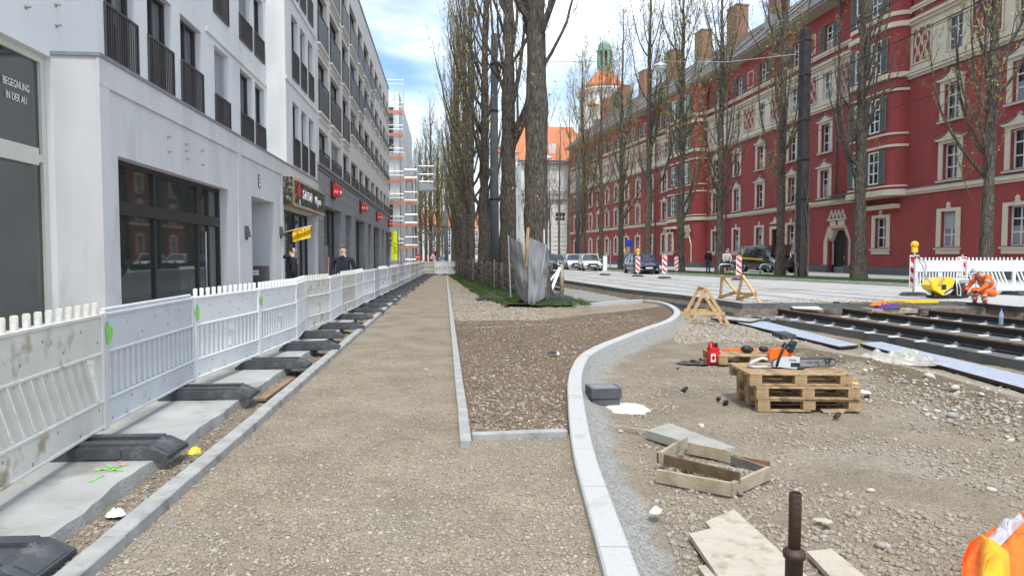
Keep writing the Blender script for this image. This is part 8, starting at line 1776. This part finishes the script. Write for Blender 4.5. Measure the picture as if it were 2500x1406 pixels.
b = MB(); b.M = R; b.blob((.045,0,-.065), .055, (.9,1.1,.8), 1); b.build('beard', M['darkhair'], o, True)
# kneeling worker
wq = G(2392, 747, .24)
J_ = {'pelvis':(-.26,0,.40,(.16,.14)),'waist':(-.18,0,.56,(.165,.14)),'chest':(.02,0,.76,(.17,.145)),'neck':(.16,0,.86,.07),'head':(.27,0,.90,(.088,.095)),'crown':(.32,0,.985,(.078,.085))}
for k, s_ in (('l',1),('r',-1)): J_.update({'sh'+k:(.06,s_*.20,.80,.082),'el'+k:(.22,s_*.25,.55,.062),'wr'+k:(.42,s_*.16,.42,.045),'ha'+k:(.50,s_*.12,.36,.038),'hip'+k:(-.24,s_*.11,.36,.12),'kn'+k:(.20,s_*.15,.46 if s_ < 0 else .42,.085),'an'+k:(.10,s_*.15,.10,.058),'to'+k:(.26,s_*.16,.04,.045)})
OR = M['orange']; o, R = person((wq.x+.1, wq.y, .24), math.pi+.15, J_, {'body': OR, 'head': M['skin'], 'neck': M['skin'], 'crown': M['skin'], 'ha': M['blackcloth'], 'to': M['shoe']}, 'worker in orange hi-vis clothes and pale cap crouching beside the rails', M['darkhair'])
b = MB(); b.M = R; vs, fs = ICO[2]; V = [Vector(v) for v in vs]; keep = [i for i, v in enumerate(V) if v.z > -.05]; km = {j: i for i, j in enumerate(keep)}; b.add([Vector((V[j].x*.122, V[j].y*.112, V[j].z*.13+.03)) for j in keep], [tuple(km[i] for i in f) for f in fs if all(i in km for i in f)]); b.prism([(.09,-.08),(.19,-.05),(.19,.05),(.09,.08)], 'z', .03, .045); b.build('cap', mat('pale_cap', (.50,.54,.54), .8, .12, 20), o, True)
def ring_on(parent, a, c, t, r_, w, m):
    a, c = Vector(a), Vector(c); p_ = a.lerp(c, t); d = (c-a).normalized(); MB().tube([p_-d*w/2, p_+d*w/2], r_, 14).build('reflective_band', m, parent, True)
for k in 'lr':
    for t in (.35, .68): ring_on(o, J_['kn'+k][:3], J_['an'+k][:3], t, .094-.02*t, .05, M['reflect'])
    ring_on(o, J_['sh'+k][:3], J_['el'+k][:3], .5, .083, .05, M['reflect'])
b = MB(); b.tube([(-.20,0,.53),(-.16,0,.58)], .19, 18); me = b.mesh('reflective_band', M['reflect'], True); o2 = link('reflective_band', me, o); b = MB(); b.tube([(-.07,0,.67),(-.03,0,.71)], .196, 18); link('reflective_band', b.mesh('reflective_band', M['reflect'], True), o)
# people by the red wall
q = G(1779, 671, .42); o, R = person((q.x, q.y+.3, .42), -math.pi/2-.3, stand(1.62, .19, arm=.8), {'body': M['greycoat'], 'head': M['skin'], 'crown': M['skin'], 'ha': M['skin'], 'kn': M['jeans'], 'an': M['skin'], 'hi': M['jeans'], 'to': M['shoe']}, 'grey haired person in a pale jacket pushing a bicycle by the verge', M['greyhair'], sub=1)
bk = empty('bicycle', (q.x+.25, q.y-.1, .42), -math.pi/2+.5, 'dark bicycle held by the person in the pale jacket', 'bicycle')
for x in (-.5, .5): b = MB(); b.M = Matrix.Translation((x, 0, .34)) @ Matrix.Rotation(math.pi/2, 4, 'X'); b.tube([(.33*math.cos(t*math.pi/10), .33*math.sin(t*math.pi/10), 0) for t in range(21)], .02, 5); w_ = b.build('wheel', M['tyre'], bk)
b = MB()
for a, c in (((-.5,0,.34),(-.15,0,.33)),((-.15,0,.33),(-.25,0,.85)),((-.25,0,.80),(.38,0,.82)),((-.15,0,.33),(.38,0,.78)),((.5,0,.34),(.36,0,.95)),((-.5,0,.34),(-.22,0,.75))): b.tube([a, c], .02, 6)
b.tube([(.30,-.27,1.0),(.36,0,.98),(.30,.27,1.0)], .014, 6); b.bev(-.38, -.12, -.06, .06, .86, .92, .02); b.build('frame', M['black'], bk)
q = G(1808, 665, .42); person((q.x+.3, q.y+3.0, .42), math.pi/2+.6, stand(1.75, .21), {'body': mat('orange_jacket', (.65,.13,.02), .8), 'head': M['skin'], 'crown': M['skin'], 'kn': M['blackcloth'], 'an': M['blackcloth'], 'hi': M['blackcloth'], 'to': M['shoe']}, 'person in an orange jacket behind the striped beacon by the black van', M['greyhair'], sub=1)
q = G(1763, 668, .42); person((q.x, q.y+2.5, .42), 0.5, stand(1.7, .2), {'body': M['blackcloth'], 'head': M['skin'], 'crown': M['skin'], 'kn': M['jeans'], 'an': M['jeans'], 'hi': M['jeans'], 'to': M['shoe']}, 'person in black and jeans half hidden by the verge poplar trunk', M['darkhair'], sub=1)
q = G(1980, 669, .42); J2 = stand(1.72, .2, arm=1.2)
for k in ('chest','neck','head','crown','shl','shr','ell','elr','wrl','wrr','hal','har'): x, y, z, r_ = J2[k]; J2[k] = (x+(z-.95)*.45, y, z-(z-.95)*.14, r_)
person((q.x, q.y+1.6, .42), math.pi, J2, {'body': M['blackcloth'], 'head': M['skin'], 'crown': M['skin'], 'hi': M['blackcloth'], 'to': M['shoe']}, 'person in black leaning over the open bonnet of the van', M['darkhair'], sub=1)
q = G(1970, 668, .42); person((q.x-.15, q.y+2.4, .42), math.pi+.4, stand(1.75, .2), {'body': M['greycoat'], 'head': M['skin'], 'crown': M['skin'], 'kn': M['blackcloth'], 'an': M['blackcloth'], 'hi': M['blackcloth'], 'to': M['shoe']}, 'person in a grey top right behind the felt wrapped mast', M['greyhair'], sub=1)
